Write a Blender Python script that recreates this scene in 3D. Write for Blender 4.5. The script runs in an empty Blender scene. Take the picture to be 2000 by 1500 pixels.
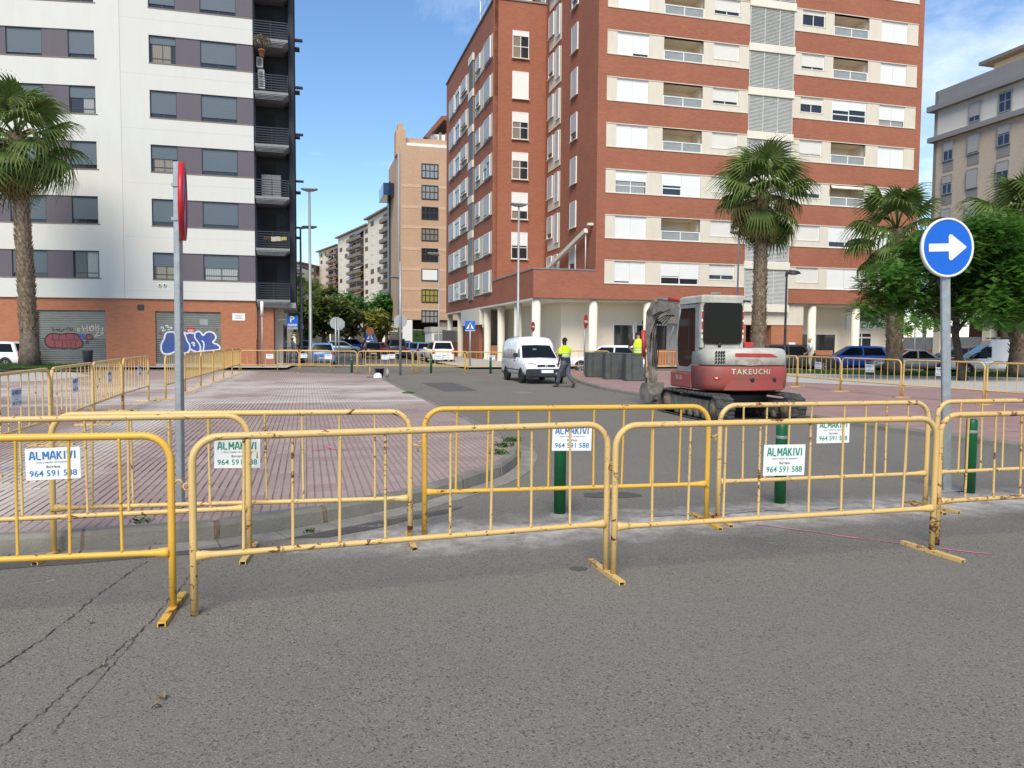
import bpy, bmesh, math, random
from mathutils import Vector, Matrix
R = math.radians
random.seed(7)
scene = bpy.context.scene
COL = scene.collection

# ---------------------------------------------------------------- camera
EYE = 1.7
PITCH, ROLL, FPX = R(3.243), R(0.4), 1500.0
cam_data = bpy.data.cameras.new('camera')
cam = bpy.data.objects.new('camera', cam_data)
COL.objects.link(cam)
CAMR = Matrix.Rotation(R(90) - PITCH, 4, 'X') @ Matrix.Rotation(ROLL, 4, 'Z')
cam.matrix_world = Matrix.Translation((0, 0, EYE)) @ CAMR
cam_data.sensor_width = 36.0
cam_data.lens = 27.0
cam_data.clip_end = 3000
scene.camera = cam

# ---------------------------------------------------------------- sky, sun, exposure
SUN_AZ, SUN_EL = R(187), R(46)          # azimuth clockwise from +Y: behind the viewer
world = bpy.data.worlds.new('World'); scene.world = world
world.use_nodes = True
wn, wl = world.node_tree.nodes, world.node_tree.links
wn.clear()
w_out = wn.new('ShaderNodeOutputWorld'); w_bg = wn.new('ShaderNodeBackground')
w_sky = wn.new('ShaderNodeTexSky'); w_sky.sky_type = 'NISHITA'; w_sky.sun_disc = False
w_sky.sun_elevation = SUN_EL; w_sky.sun_rotation = SUN_AZ
w_sky.air_density = 1.0; w_sky.dust_density = 0.15; w_sky.ozone_density = 3.2
w_tc = wn.new('ShaderNodeTexCoord'); w_sep = wn.new('ShaderNodeSeparateXYZ')
wl.new(w_tc.outputs['Generated'], w_sep.inputs[0])
def wmath(op, a, b=None):
    n = wn.new('ShaderNodeMath'); n.operation = op
    for i, x in enumerate((a, b)):
        if x is None: continue
        if isinstance(x, (int, float)): n.inputs[i].default_value = x
        else: wl.new(x, n.inputs[i])
    return n.outputs[0]
zc = wmath('MAXIMUM', wmath('ADD', w_sep.outputs['Z'], 0.06), 0.02)
w_cmb = wn.new('ShaderNodeCombineXYZ')
wl.new(wmath('DIVIDE', w_sep.outputs['X'], zc), w_cmb.inputs[0])
wl.new(wmath('DIVIDE', w_sep.outputs['Y'], zc), w_cmb.inputs[1])
w_map = wn.new('ShaderNodeMapping'); w_map.inputs['Location'].default_value = (16.75, 11.13, 0)
w_map.inputs['Scale'].default_value = (0.62, 0.50, 1)
wl.new(w_cmb.outputs[0], w_map.inputs[0])
w_n1 = wn.new('ShaderNodeTexNoise'); w_n1.inputs['Scale'].default_value = 1.15; w_n1.inputs['Detail'].default_value = 9; w_n1.inputs['Roughness'].default_value = 0.62; w_n1.inputs['Distortion'].default_value = 0.5
wl.new(w_map.outputs[0], w_n1.inputs['Vector'])
w_rmp = wn.new('ShaderNodeValToRGB'); w_rmp.color_ramp.elements[0].position = 0.54; w_rmp.color_ramp.elements[1].position = 0.86
wl.new(w_n1.outputs['Fac'], w_rmp.inputs[0])
w_mix = wn.new('ShaderNodeMixRGB'); w_mix.inputs[2].default_value = (9.5, 9.9, 10.6, 1)
w_hsv = wn.new('ShaderNodeHueSaturation'); w_hsv.inputs['Saturation'].default_value = 1.10; w_hsv.inputs['Value'].default_value = 1.16; wl.new(w_sky.outputs[0], w_hsv.inputs['Color'])
wl.new(wmath('MULTIPLY', w_rmp.outputs[0], 0.85), w_mix.inputs[0]); wl.new(w_hsv.outputs[0], w_mix.inputs[1])
wl.new(w_mix.outputs[0], w_bg.inputs[0]); w_bg.inputs[1].default_value = 0.10
wl.new(w_bg.outputs[0], w_out.inputs[0])
sun_d = bpy.data.lights.new('sun', 'SUN'); sun_d.energy = 2.7; sun_d.angle = R(32); sun_d.color = (1.0, 0.90, 0.75)
sun = bpy.data.objects.new('sun', sun_d); COL.objects.link(sun)
_sd = Vector((math.sin(SUN_AZ) * math.cos(SUN_EL), math.cos(SUN_AZ) * math.cos(SUN_EL), math.sin(SUN_EL)))
sun.rotation_euler = _sd.to_track_quat('Z', 'Y').to_euler()
sun.location = (0, 0, 60)
vs = scene.view_settings
vs.view_transform = 'Standard'; vs.look = 'None'; vs.exposure = 0.71; vs.gamma = 1.0; vs.use_curve_mapping = False
scene.cycles.use_denoising = True
scene.cycles.max_bounces = 6; scene.cycles.diffuse_bounces = 3; scene.cycles.glossy_bounces = 3
scene.cycles.transparent_max_bounces = 6; scene.cycles.caustics_reflective = False; scene.cycles.caustics_refractive = False

# ---------------------------------------------------------------- measuring helpers: picture direction -> place in the world
_C3 = CAMR.to_3x3()
def ray(px, py): return _C3 @ Vector(((px - 1000) / FPX, (750 - py) / FPX, -1.0))
def G(px, py, z=0.0):
    d = ray(px, py); t = (z - EYE) / d.z
    return Vector((d.x * t, d.y * t, z))
def PD(px, py, Y):
    d = ray(px, py); t = Y / d.y
    return Vector((d.x * t, Y, EYE + d.z * t))
def GX(px, Y, z=0.0):                      # ground point at depth Y under picture column px
    p = PD(px, 665 + EYE * FPX / Y, Y); return Vector((p.x, Y, z))
SA = R(15)                                  # the street and the red block are turned 15 degrees
U = Vector((-math.sin(SA), math.cos(SA), 0)); V = Vector((math.cos(SA), math.sin(SA), 0))
def facade(px, py, origin, rot):            # where a direction meets an upright wall: (distance along wall, height)
    d = ray(px, py); n = Vector((-math.sin(rot), math.cos(rot), 0)); a = Vector((math.cos(rot), math.sin(rot), 0))
    o = Vector(origin); t = (n.x * o.x + n.y * o.y) / (n.x * d.x + n.y * d.y)
    q = Vector((d.x * t, d.y * t, EYE + d.z * t))
    return (q - Vector((o.x, o.y, 0))).dot(a), q.z

# ---------------------------------------------------------------- mesh helpers
class MB:
    def __init__(s): s.v = []; s.f = []; s.sm = []
    def add(s, vs, fs, smooth=False, M=None):
        b = len(s.v)
        s.v += [tuple(M @ Vector(p)) if M else tuple(p) for p in vs]
        s.f += [tuple(i + b for i in f) for f in fs]; s.sm += [smooth] * len(fs)
        return s
    def box(s, x0, x1, y0, y1, z0, z1, M=None):
        vs = [(x0,y0,z0),(x1,y0,z0),(x1,y1,z0),(x0,y1,z0),(x0,y0,z1),(x1,y0,z1),(x1,y1,z1),(x0,y1,z1)]
        return s.add(vs, [(0,3,2,1),(4,5,6,7),(0,1,5,4),(1,2,6,5),(2,3,7,6),(3,0,4,7)], False, M)
    def bbox(s, x0, x1, y0, y1, z0, z1, b=0.01, M=None):      # box with chamfered edges
        xs, ys, zs = (x0, x1), (y0, y1), (z0, z1)
        vs, idx = [], {}
        for i in (0, 1):
            for j in (0, 1):
                for k in (0, 1):
                    sx, sy, sz = (1 - 2*i)*b, (1 - 2*j)*b, (1 - 2*k)*b
                    for ax in range(3):
                        idx[(i,j,k,ax)] = len(vs)
                        vs.append((xs[i] + (0 if ax == 0 else sx), ys[j] + (0 if ax == 1 else sy), zs[k] + (0 if ax == 2 else sz)))
        F = []
        I = lambda i,j,k,a: idx[(i,j,k,a)]
        for i in (0,1):
            q = [I(i,0,0,0), I(i,1,0,0), I(i,1,1,0), I(i,0,1,0)]; F.append(q if i else q[::-1])
            q = [I(0,i,0,1), I(0,i,1,1), I(1,i,1,1), I(1,i,0,1)]; F.append(q if i else q[::-1])
            q = [I(0,0,i,2), I(1,0,i,2), I(1,1,i,2), I(0,1,i,2)]; F.append(q if i else q[::-1])
        for i in (0,1):
            for j in (0,1):
                F.append([I(i,j,0,0), I(i,j,1,0), I(i,j,1,1), I(i,j,0,1)]); F.append([I(i,0,j,0), I(i,1,j,0), I(i,1,j,2), I(i,0,j,2)])
                F.append([I(0,i,j,1), I(1,i,j,1), I(1,i,j,2), I(0,i,j,2)])
                for k in (0,1): F.append([I(i,j,k,0), I(i,j,k,1), I(i,j,k,2)])
        return s.add(vs, F, False, M)
    def tube(s, pts, r, n=8, cap=True, M=None, smooth=True, sx=1.0):
        pts = [Vector(p) for p in pts]; m = len(pts)
        rr = r if isinstance(r, (list, tuple)) else [r] * m
        vs, fs = [], []; ref = None
        for i, p in enumerate(pts):
            t = (pts[min(i+1, m-1)] - pts[max(i-1, 0)]).normalized()
            if ref is None:
                ref = Vector((0,0,1)) if abs(t.z) < 0.9 else Vector((1,0,0))
            a = (ref - t * ref.dot(t)).normalized(); bq = t.cross(a); ref = a
            for k in range(n):
                an = 2*math.pi*k/n
                vs.append(p + (a*math.cos(an)*sx + bq*math.sin(an)) * rr[i])
        for i in range(m-1):
            for k in range(n):
                k2 = (k+1) % n
                fs.append((i*n+k, i*n+k2, (i+1)*n+k2, (i+1)*n+k))
        s.add(vs, fs, smooth, M)
        if cap:
            b = len(s.v) - len(vs)
            s.f.append(tuple(b + k for k in range(n))[::-1]); s.sm.append(False)
            s.f.append(tuple(b + (m-1)*n + k for k in range(n))); s.sm.append(False)
        return s
    def lathe(s, prof, n=16, M=None, smooth=True, cap=True):   # prof: (r, z)
        vs, fs = [], []
        for r, z in prof:
            for k in range(n):
                a = 2*math.pi*k/n; vs.append((r*math.cos(a), r*math.sin(a), z))
        m = len(prof)
        for i in range(m-1):
            for k in range(n):
                k2 = (k+1) % n; fs.append((i*n+k, i*n+k2, (i+1)*n+k2, (i+1)*n+k))
        s.add(vs, fs, smooth, M)
        if cap:
            b = len(s.v) - len(vs)
            s.f.append(tuple(b+k for k in range(n))[::-1]); s.sm.append(False)
            s.f.append(tuple(b+(m-1)*n+k for k in range(n))); s.sm.append(False)
        return s
    def prism(s, poly, d0, d1, ax='y', M=None):    # poly in the plane across ax
        def P(a, b, d): return (a, d, b) if ax == 'y' else ((d, a, b) if ax == 'x' else (a, b, d))
        n = len(poly)
        vs = [P(a, b, d0) for a, b in poly] + [P(a, b, d1) for a, b in poly]
        fs = [tuple(range(n)), tuple(range(2*n-1, n-1, -1))] + [(i, i+n, (i+1) % n + n, (i+1) % n) for i in range(n)]
        return s.add(vs, fs, False, M)
    def quad(s, a, b, c, d, M=None): return s.add([a, b, c, d], [(0,1,2,3)], False, M)
    def loft(s, rings, closed=True, cap=True, smooth=True, M=None):
        n = len(rings[0]); vs = [p for r in rings for p in r]; fs = []
        for i in range(len(rings)-1):
            for k in range(n if closed else n-1):
                k2 = (k+1) % n; fs.append((i*n+k, i*n+k2, (i+1)*n+k2, (i+1)*n+k))
        s.add(vs, fs, smooth, M)
        if cap:
            b = len(s.v) - len(vs); m = len(rings)
            s.f.append(tuple(b+k for k in range(n))[::-1]); s.sm.append(False)
            s.f.append(tuple(b+(m-1)*n+k for k in range(n))); s.sm.append(False)
        return s
    def mesh(s, name, m=None, fix=True):
        me = bpy.data.meshes.new(name); me.from_pydata(s.v, [], s.f)
        me.polygons.foreach_set('use_smooth', s.sm)
        if fix:
            bm = bmesh.new(); bm.from_mesh(me); bmesh.ops.recalc_face_normals(bm, faces=bm.faces); bm.to_mesh(me); bm.free()
        if m: me.materials.append(m)
        return me
    def build(s, name, m, parent=None, loc=None, rz=0, fix=True):
        return obj(name, s.mesh(name, m, fix), parent, loc, rz)
def obj(name, me, parent=None, loc=None, rz=0, M=None):
    o = bpy.data.objects.new(name, me); COL.objects.link(o)
    if parent: o.parent = parent
    if loc is not None: o.location = loc
    if rz: o.rotation_euler = (0, 0, rz)
    if M is not None: o.matrix_local = M
    return o
def tag(o, label=None, cat=None, group=None, kind=None):
    for k, x in (('label', label), ('category', cat), ('group', group), ('kind', kind)):
        if x: o[k] = x
    return o
def thing(name, label, cat, loc=(0,0,0), rz=0, group=None):
    o = bpy.data.objects.new(name, None); COL.objects.link(o); o.empty_display_size = 0.3
    o.location = loc; o.rotation_euler = (0, 0, rz)
    return tag(o, label, cat, group)
def T(x=0, y=0, z=0): return Matrix.Translation((x, y, z))
def RZ(a): return Matrix.Rotation(a, 4, 'Z')
def RX(a): return Matrix.Rotation(a, 4, 'X')
def RY(a): return Matrix.Rotation(a, 4, 'Y')

# ---------------------------------------------------------------- materials
MATS = {}
def mat(name, col, rough=0.7, metal=0.0, var=0.0, scale=6.0, bump=0.0, bscale=40.0, col2=None, spec=0.4, coords='Object', lo=0.35, hi=0.65, detail=6, extra=None):
    """plain procedural surface: base colour, mottling between two colours, fine relief"""
    if name in MATS: return MATS[name]
    m = bpy.data.materials.new(name); m.use_nodes = True; MATS[name] = m
    nt = m.node_tree; N, L = nt.nodes, nt.links; b = N['Principled BSDF']
    b.inputs['Base Color'].default_value = (*col, 1); b.inputs['Roughness'].default_value = rough
    b.inputs['Metallic'].default_value = metal; b.inputs['Specular IOR Level'].default_value = spec
    tc = N.new('ShaderNodeTexCoord')
    if var or col2:
        n = N.new('ShaderNodeTexNoise'); n.inputs['Scale'].default_value = scale; n.inputs['Detail'].default_value = detail
        n.inputs['Roughness'].default_value = 0.65
        L.new(tc.outputs[coords], n.inputs['Vector'])
        r = N.new('ShaderNodeValToRGB'); r.color_ramp.elements[0].position = lo; r.color_ramp.elements[1].position = hi
        c2 = col2 or tuple(c * (1 - var) for c in col)
        r.color_ramp.elements[0].color = (*c2, 1); r.color_ramp.elements[1].color = (*col, 1)
        L.new(n.outputs['Fac'], r.inputs[0]); L.new(r.outputs[0], b.inputs['Base Color'])
    if bump:
        n = N.new('ShaderNodeTexNoise'); n.inputs['Scale'].default_value = bscale; n.inputs['Detail'].default_value = 4
        L.new(tc.outputs[coords], n.inputs['Vector'])
        bp = N.new('ShaderNodeBump'); bp.inputs['Strength'].default_value = bump; bp.inputs['Distance'].default_value = 0.02
        L.new(n.outputs['Fac'], bp.inputs['Height']); L.new(bp.outputs[0], b.inputs['Normal'])
    return m
def nodes_of(name):
    m = bpy.data.materials.new(name); m.use_nodes = True; MATS[name] = m
    nt = m.node_tree
    class Q: pass
    q = Q(); q.m = m; q.N = nt.nodes; q.L = nt.links; q.b = nt.nodes['Principled BSDF']
    q.tc = q.N.new('ShaderNodeTexCoord'); q.geo = q.N.new('ShaderNodeNewGeometry')
    def noise(scale, detail=5, rough=0.6, vec=None, dist=0.0):
        n = q.N.new('ShaderNodeTexNoise'); n.inputs['Scale'].default_value = scale; n.inputs['Detail'].default_value = detail
        n.inputs['Roughness'].default_value = rough; n.inputs['Distortion'].default_value = dist
        q.L.new(vec or q.tc.outputs['Object'], n.inputs['Vector']); return n.outputs['Fac']
    def ramp(x, p0, p1, c0=(0,0,0), c1=(1,1,1)):
        r = q.N.new('ShaderNodeValToRGB'); r.color_ramp.elements[0].position = p0; r.color_ramp.elements[1].position = p1
        r.color_ramp.elements[0].color = (*c0, 1); r.color_ramp.elements[1].color = (*c1, 1)
        q.L.new(x, r.inputs[0]); return r.outputs[0]
    def mix(fac, a, b2, mode='MIX'):
        n = q.N.new('ShaderNodeMixRGB'); n.blend_type = mode
        for i, x in enumerate((fac, a, b2)):
            if isinstance(x, (int, float)): n.inputs[i].default_value = x if i == 0 else (x, x, x, 1)
            elif isinstance(x, tuple): n.inputs[i].default_value = (*x, 1)
            else: q.L.new(x, n.inputs[i])
        return n.outputs[0]
    def math_(op, a, b2=None, clamp=False):
        n = q.N.new('ShaderNodeMath'); n.operation = op; n.use_clamp = clamp
        for i, x in enumerate((a, b2)):
            if x is None: continue
            if isinstance(x, (int, float)): n.inputs[i].default_value = x
            else: q.L.new(x, n.inputs[i])
        return n.outputs[0]
    def bump(h, strength=0.4, dist=0.01):
        n = q.N.new('ShaderNodeBump'); n.inputs['Strength'].default_value = strength; n.inputs['Distance'].default_value = dist
        q.L.new(h, n.inputs['Height']); q.L.new(n.outputs[0], q.b.inputs['Normal'])
    def xyz(v):
        n = q.N.new('ShaderNodeSeparateXYZ'); q.L.new(v, n.inputs[0]); return n.outputs
    q.noise, q.ramp, q.mix, q.math, q.bump, q.xyz = noise, ramp, mix, math_, bump, xyz
    q.col = lambda x: q.L.new(x, q.b.inputs['Base Color'])
    q.rough = lambda x: q.L.new(x, q.b.inputs['Roughness'])
    return q
# ---------------------------------------------------------------- shared materials
def brick_mat(name, c1, c2, mortar, bw=0.25, bh=0.065, stain=0.25):
    q = nodes_of(name)
    s = q.xyz(q.tc.outputs['Object'])
    cb = q.N.new('ShaderNodeCombineXYZ'); q.L.new(q.math('ADD', s[0], s[1]), cb.inputs[0]); q.L.new(s[2], cb.inputs[1])
    br = q.N.new('ShaderNodeTexBrick'); q.L.new(cb.outputs[0], br.inputs['Vector'])
    br.inputs['Scale'].default_value = 1.0; br.inputs['Brick Width'].default_value = bw; br.inputs['Row Height'].default_value = bh
    br.inputs['Mortar Size'].default_value = 0.006; br.inputs['Mortar Smooth'].default_value = 0.3; br.inputs['Bias'].default_value = -0.2
    br.inputs['Color1'].default_value = (*c1, 1); br.inputs['Color2'].default_value = (*c2, 1); br.inputs['Mortar'].default_value = (*mortar, 1)
    mp = q.N.new('ShaderNodeMapping'); mp.inputs['Scale'].default_value = (1.6, 1.6, 9.0); q.L.new(q.tc.outputs['Object'], mp.inputs[0])
    n = q.noise(1.0, 8, 0.78, mp.outputs[0])
    n2 = q.noise(0.22, 4, 0.6)
    c = q.mix(q.math('MULTIPLY', q.ramp(n, 0.3, 0.75), stain), br.outputs['Color'], tuple(x * 0.62 for x in c1))
    c = q.mix(q.math('MULTIPLY', q.ramp(n2, 0.45, 0.75), 0.22), c, tuple(min(1, x * 1.35) for x in c1))
    q.col(c); q.b.inputs['Roughness'].default_value = 0.85; q.b.inputs['Specular IOR Level'].default_value = 0.2
    q.bump(q.math('SUBTRACT', 1.0, br.outputs['Fac']), 0.5, 0.006)
    return q.m
brick_mat('brick_red', (0.41, 0.160, 0.098), (0.33, 0.118, 0.072), (0.19, 0.09, 0.06), stain=0.55)
brick_mat('brick_orange', (0.46, 0.19, 0.105), (0.38, 0.145, 0.078), (0.27, 0.13, 0.085), stain=0.4)
brick_mat('brick_tan', (0.57, 0.375, 0.24), (0.50, 0.315, 0.20), (0.44, 0.31, 0.21))
brick_mat('brick_sand', (0.66, 0.58, 0.47), (0.57, 0.50, 0.41), (0.5, 0.44, 0.36))
brick_mat('brick_tan_band', (0.64, 0.44, 0.30), (0.60, 0.41, 0.28), (0.5, 0.36, 0.25))
def stained(name, col, dirt, amt=0.5, sx=2.0, sz=0.35, rough=0.75):
    """painted or stone wall with faint vertical run marks"""
    q = nodes_of(name)
    mp = q.N.new('ShaderNodeMapping'); mp.inputs['Scale'].default_value = (sx, sx, sz); q.L.new(q.tc.outputs['Object'], mp.inputs[0])
    n = q.noise(1.0, 8, 0.7, mp.outputs[0]); n2 = q.noise(0.5, 5, 0.6)
    f = q.math('MULTIPLY', q.ramp(n, 0.45, 0.8), amt)
    c = q.mix(f, col, dirt); c = q.mix(q.math('MULTIPLY', q.ramp(n2, 0.4, 0.7), 0.3 * amt), c, tuple(x * 0.86 for x in col))
    q.col(c); q.b.inputs['Roughness'].default_value = rough; q.b.inputs['Specular IOR Level'].default_value = 0.25
    q.bump(q.noise(35, 3), 0.12, 0.01)
    return q.m
stained('white_panel', (0.61, 0.61, 0.57), (0.53, 0.52, 0.48), 0.45, 1.2, 0.25)
stained('purple_panel', (0.125, 0.112, 0.135), (0.105, 0.094, 0.113), 0.5)
stained('cream_stone', (0.66, 0.61, 0.51), (0.54, 0.46, 0.35), 0.6, 2.4, 0.6)
stained('cream_wall', (0.84, 0.74, 0.60), (0.74, 0.63, 0.49), 0.4, 0.8, 0.4)
stained('cream_column', (0.74, 0.70, 0.59), (0.62, 0.56, 0.43), 0.4)
stained('grey_render', (0.30, 0.305, 0.315), (0.25, 0.25, 0.26), 0.4)
stained('pale_render', (0.78, 0.77, 0.72), (0.66, 0.65, 0.6), 0.4)
stained('beige_block', (0.80, 0.69, 0.54), (0.68, 0.57, 0.44), 0.5)
stained('brown_block', (0.25, 0.20, 0.165), (0.2, 0.16, 0.13), 0.5)
stained('concrete', (0.36, 0.35, 0.32), (0.25, 0.24, 0.22), 0.7, 2.0, 2.0, 0.85)
stained('concrete_pale', (0.46, 0.45, 0.41), (0.36, 0.34, 0.31), 0.6, 1.0, 1.0, 0.85)
mat('dark_interior', (0.03, 0.028, 0.027), 0.9)
mat('dark_cladding', (0.016, 0.017, 0.026), 0.55, var=0.3, scale=3)
mat('slab_grey', (0.24, 0.24, 0.25), 0.6, var=0.2)
mat('rail_dark', (0.04, 0.048, 0.062), 0.4, metal=0.3)
mat('white_frame', (0.80, 0.80, 0.78), 0.4, var=0.06, scale=8)
mat('dark_frame', (0.035, 0.04, 0.045), 0.4)
mat('louvre_white', (0.62, 0.63, 0.60), 0.5, var=0.12, scale=2)
mat('roof_tile', (0.25, 0.11, 0.07), 0.8, var=0.3, scale=8)
mat('black_paint', (0.02, 0.02, 0.022), 0.4)
mat('rubber', (0.022, 0.022, 0.023), 0.75, var=0.35, scale=9, bump=0.2, bscale=30)
mat('chrome', (0.55, 0.56, 0.58), 0.25, metal=0.9)
mat('galvanised', (0.40, 0.43, 0.44), 0.5, metal=0.55, var=0.22, scale=14, bump=0.04)
mat('lamp_grey', (0.38, 0.40, 0.40), 0.5, metal=0.4, var=0.12, scale=3)
mat('lamp_black', (0.03, 0.033, 0.036), 0.4, metal=0.2)
mat('white_sign', (0.82, 0.83, 0.81), 0.45, var=0.07, scale=5)
mat('sign_blue', (0.008, 0.125, 0.60), 0.35, var=0.06, scale=3)
mat('sign_red', (0.52, 0.022, 0.026), 0.4, var=0.1, scale=4)
mat('sign_back', (0.36, 0.38, 0.38), 0.5, metal=0.4, var=0.12, scale=8)
mat('print_green', (0.02, 0.26, 0.17), 0.6)
mat('print_blue', (0.03, 0.18, 0.44), 0.6)
mat('print_grey', (0.10, 0.11, 0.11), 0.6)
mat('bollard_green', (0.006, 0.115, 0.036), 0.35, var=0.25, scale=9, bump=0.05)
mat('bin_grey', (0.060, 0.070, 0.066), 0.55, metal=0.1, col2=(0.095, 0.105, 0.098), scale=3.5, bump=0.08)
def shutter_mat(name, col, pitch=0.045, dark=0.78):
    q = nodes_of(name); s = q.xyz(q.tc.outputs['Object'])
    f = q.math('FRACT', q.math('DIVIDE', s[2], pitch))
    n = q.noise(1.3, 5)
    c = q.mix(q.ramp(f, 0.0, 0.22), tuple(x * dark for x in col), col)
    c = q.mix(q.math('MULTIPLY', q.ramp(n, 0.4, 0.75), 0.22), c, tuple(x * 0.8 for x in col))
    q.col(c); q.b.inputs['Roughness'].default_value = 0.5; q.b.inputs['Specular IOR Level'].default_value = 0.35
    q.bump(q.ramp(f, 0.0, 0.3), 0.4, 0.006)
    return q.m
shutter_mat('shutter_white', (0.72, 0.70, 0.64)); shutter_mat('shutter_bright', (0.78, 0.79, 0.77))
shutter_mat('shutter_blue', (0.10, 0.135, 0.165), 0.09, 0.6); shutter_mat('shutter_pale', (0.46, 0.47, 0.48))
def glass_mat(name, col, rough=0.06):
    q = nodes_of(name)
    q.b.inputs['Base Color'].default_value = (*col, 1); q.b.inputs['Roughness'].default_value = rough
    q.b.inputs['Specular IOR Level'].default_value = 0.65
    q.bump(q.noise(0.8, 2), 0.03, 0.02)
    return q.m
glass_mat('glass_dark', (0.028, 0.03, 0.034)); glass_mat('glass_blue', (0.012, 0.028, 0.075)); glass_mat('glass_car', (0.010, 0.012, 0.014), 0.05); MATS['glass_car'].node_tree.nodes['Principled BSDF'].inputs['Specular IOR Level'].default_value = 0.18
def curtain_mat(name, col):
    q = nodes_of(name); s = q.xyz(q.tc.outputs['Object'])
    w = q.N.new('ShaderNodeTexWave'); w.inputs['Scale'].default_value = 3.2; w.inputs['Distortion'].default_value = 2.0; w.bands_direction = 'X'
    q.L.new(q.tc.outputs['Object'], w.inputs['Vector'])
    q.col(q.mix(w.outputs['Fac'], tuple(x * 0.6 for x in col), col)); q.b.inputs['Roughness'].default_value = 0.12; q.b.inputs['Specular IOR Level'].default_value = 0.5
    return q.m
curtain_mat('curtain_white', (0.36, 0.37, 0.36)); curtain_mat('curtain_beige', (0.30, 0.26, 0.20)); curtain_mat('curtain_yellow', (0.42, 0.36, 0.08))
def barrier_mat(name, col, lo, hi, fade):
    q = nodes_of(name)
    oi = q.N.new('ShaderNodeObjectInfo')
    vadd = q.N.new('ShaderNodeVectorMath'); vadd.operation = 'ADD'
    q.L.new(q.geo.outputs['Position'], vadd.inputs[0]); q.L.new(oi.outputs['Random'], vadd.inputs[1])
    mp = q.N.new('ShaderNodeMapping'); mp.inputs['Scale'].default_value = (1.0, 1.0, 1.6); q.L.new(vadd.outputs[0], mp.inputs[0])
    n = q.noise(13.0, 9, 0.72, mp.outputs[0], 0.6); big = q.noise(1.7, 4, 0.6, vadd.outputs[0]); fine = q.noise(70.0, 3, 0.6, vadd.outputs[0])
    zz = q.xyz(q.geo.outputs['Position'])[2]
    low = q.math('MULTIPLY', q.math('SUBTRACT', 0.5, zz, True), 0.12)
    rust = q.ramp(q.math('ADD', q.math('ADD', n, q.math('MULTIPLY', q.math('SUBTRACT', big, 0.5), 0.5)), low), lo, hi)
    base = q.mix(q.ramp(big, 0.35, 0.7), col, fade)
    base = q.mix(q.math('MULTIPLY', q.ramp(fine, 0.5, 0.7), 0.18), base, tuple(x * 0.6 for x in col))
    base = q.mix(q.math('MULTIPLY', oi.outputs['Random'], 0.22), base, tuple(min(1, x * 1.12 + 0.03) for x in fade))
    rc = q.mix(fine, (0.10, 0.028, 0.010), (0.21, 0.075, 0.025))
    q.col(q.mix(rust, base, rc))
    q.rough(q.mix(rust, 0.42, 0.9)); q.b.inputs['Specular IOR Level'].default_value = 0.4
    q.bump(q.mix(rust, fine, 0.0), 0.15, 0.003)
    return q.m
barrier_mat('yellow_fresh', (0.70, 0.40, 0.05), 0.635, 0.67, (0.67, 0.39, 0.06))
barrier_mat('yellow_worn', (0.66, 0.435, 0.145), 0.60, 0.645, (0.64, 0.45, 0.19))
barrier_mat('yellow_rusty', (0.64, 0.42, 0.14), 0.545, 0.60, (0.60, 0.39, 0.15))
barrier_mat('yellow_far', (0.66, 0.42, 0.12), 0.65, 0.71, (0.62, 0.41, 0.14))
# bark, foliage
def leaf_mat(name, c1, c2, scale=1.2, trans=0.25):
    q = nodes_of(name)
    oi = q.N.new('ShaderNodeObjectInfo')
    n = q.noise(scale, 4, 0.6, q.geo.outputs['Position']); n2 = q.noise(scale * 9, 2, 0.5, q.geo.outputs['Position'])
    c = q.mix(q.ramp(n, 0.35, 0.68), c1, c2); c = q.mix(q.math('MULTIPLY', q.ramp(n2, 0.4, 0.7), 0.5), c, tuple(x * 0.55 for x in c1))
    q.col(c); q.b.inputs['Roughness'].default_value = 0.5; q.b.inputs['Specular IOR Level'].default_value = 0.35
    tr = q.N.new('ShaderNodeBsdfTranslucent'); q.L.new(c, tr.inputs['Color'])
    mx = q.N.new('ShaderNodeMixShader'); mx.inputs[0].default_value = trans
    out = [x for x in q.N if x.type == 'OUTPUT_MATERIAL'][0]
    q.L.new(q.b.outputs[0], mx.inputs[1]); q.L.new(tr.outputs[0], mx.inputs[2]); q.L.new(mx.outputs[0], out.inputs[0])
    return q.m
leaf_mat('palm_green', (0.10, 0.165, 0.035), (0.18, 0.25, 0.06)); leaf_mat('palm_yellow', (0.20, 0.17, 0.045), (0.30, 0.24, 0.09))
leaf_mat('palm_dead', (0.20, 0.14, 0.075), (0.30, 0.22, 0.13), 2.0, 0.1)
leaf_mat('tree_bright', (0.07, 0.20, 0.03), (0.17, 0.34, 0.055), 1.4, 0.4); leaf_mat('tree_deep', (0.075, 0.23, 0.04), (0.13, 0.31, 0.06), 0.5, 0.35)
leaf_mat('tree_olive', (0.15, 0.19, 0.05), (0.23, 0.27, 0.075), 0.5, 0.35); leaf_mat('tree_yellow', (0.28, 0.29, 0.055), (0.38, 0.38, 0.085), 0.5, 0.35)
leaf_mat('hedge_green', (0.03, 0.07, 0.014), (0.05, 0.095, 0.02), 2.0, 0.1); leaf_mat('grass_green', (0.042, 0.105, 0.016), (0.075, 0.14, 0.028), 1.5, 0.15)
leaf_mat('dry_flower', (0.24, 0.20, 0.13), (0.34, 0.30, 0.22), 6.0, 0.1)
mat('palm_bark', (0.33, 0.245, 0.165), 0.9, col2=(0.12, 0.085, 0.055), scale=6, bump=0.5, bscale=22, lo=0.3, hi=0.6)
mat('palm_bark_grey', (0.19, 0.15, 0.115), 0.9, col2=(0.085, 0.066, 0.05), scale=5, bump=0.5, bscale=18)
mat('tree_bark', (0.095, 0.072, 0.055), 0.9, col2=(0.045, 0.034, 0.027), scale=5, bump=0.5, bscale=14)
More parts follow.
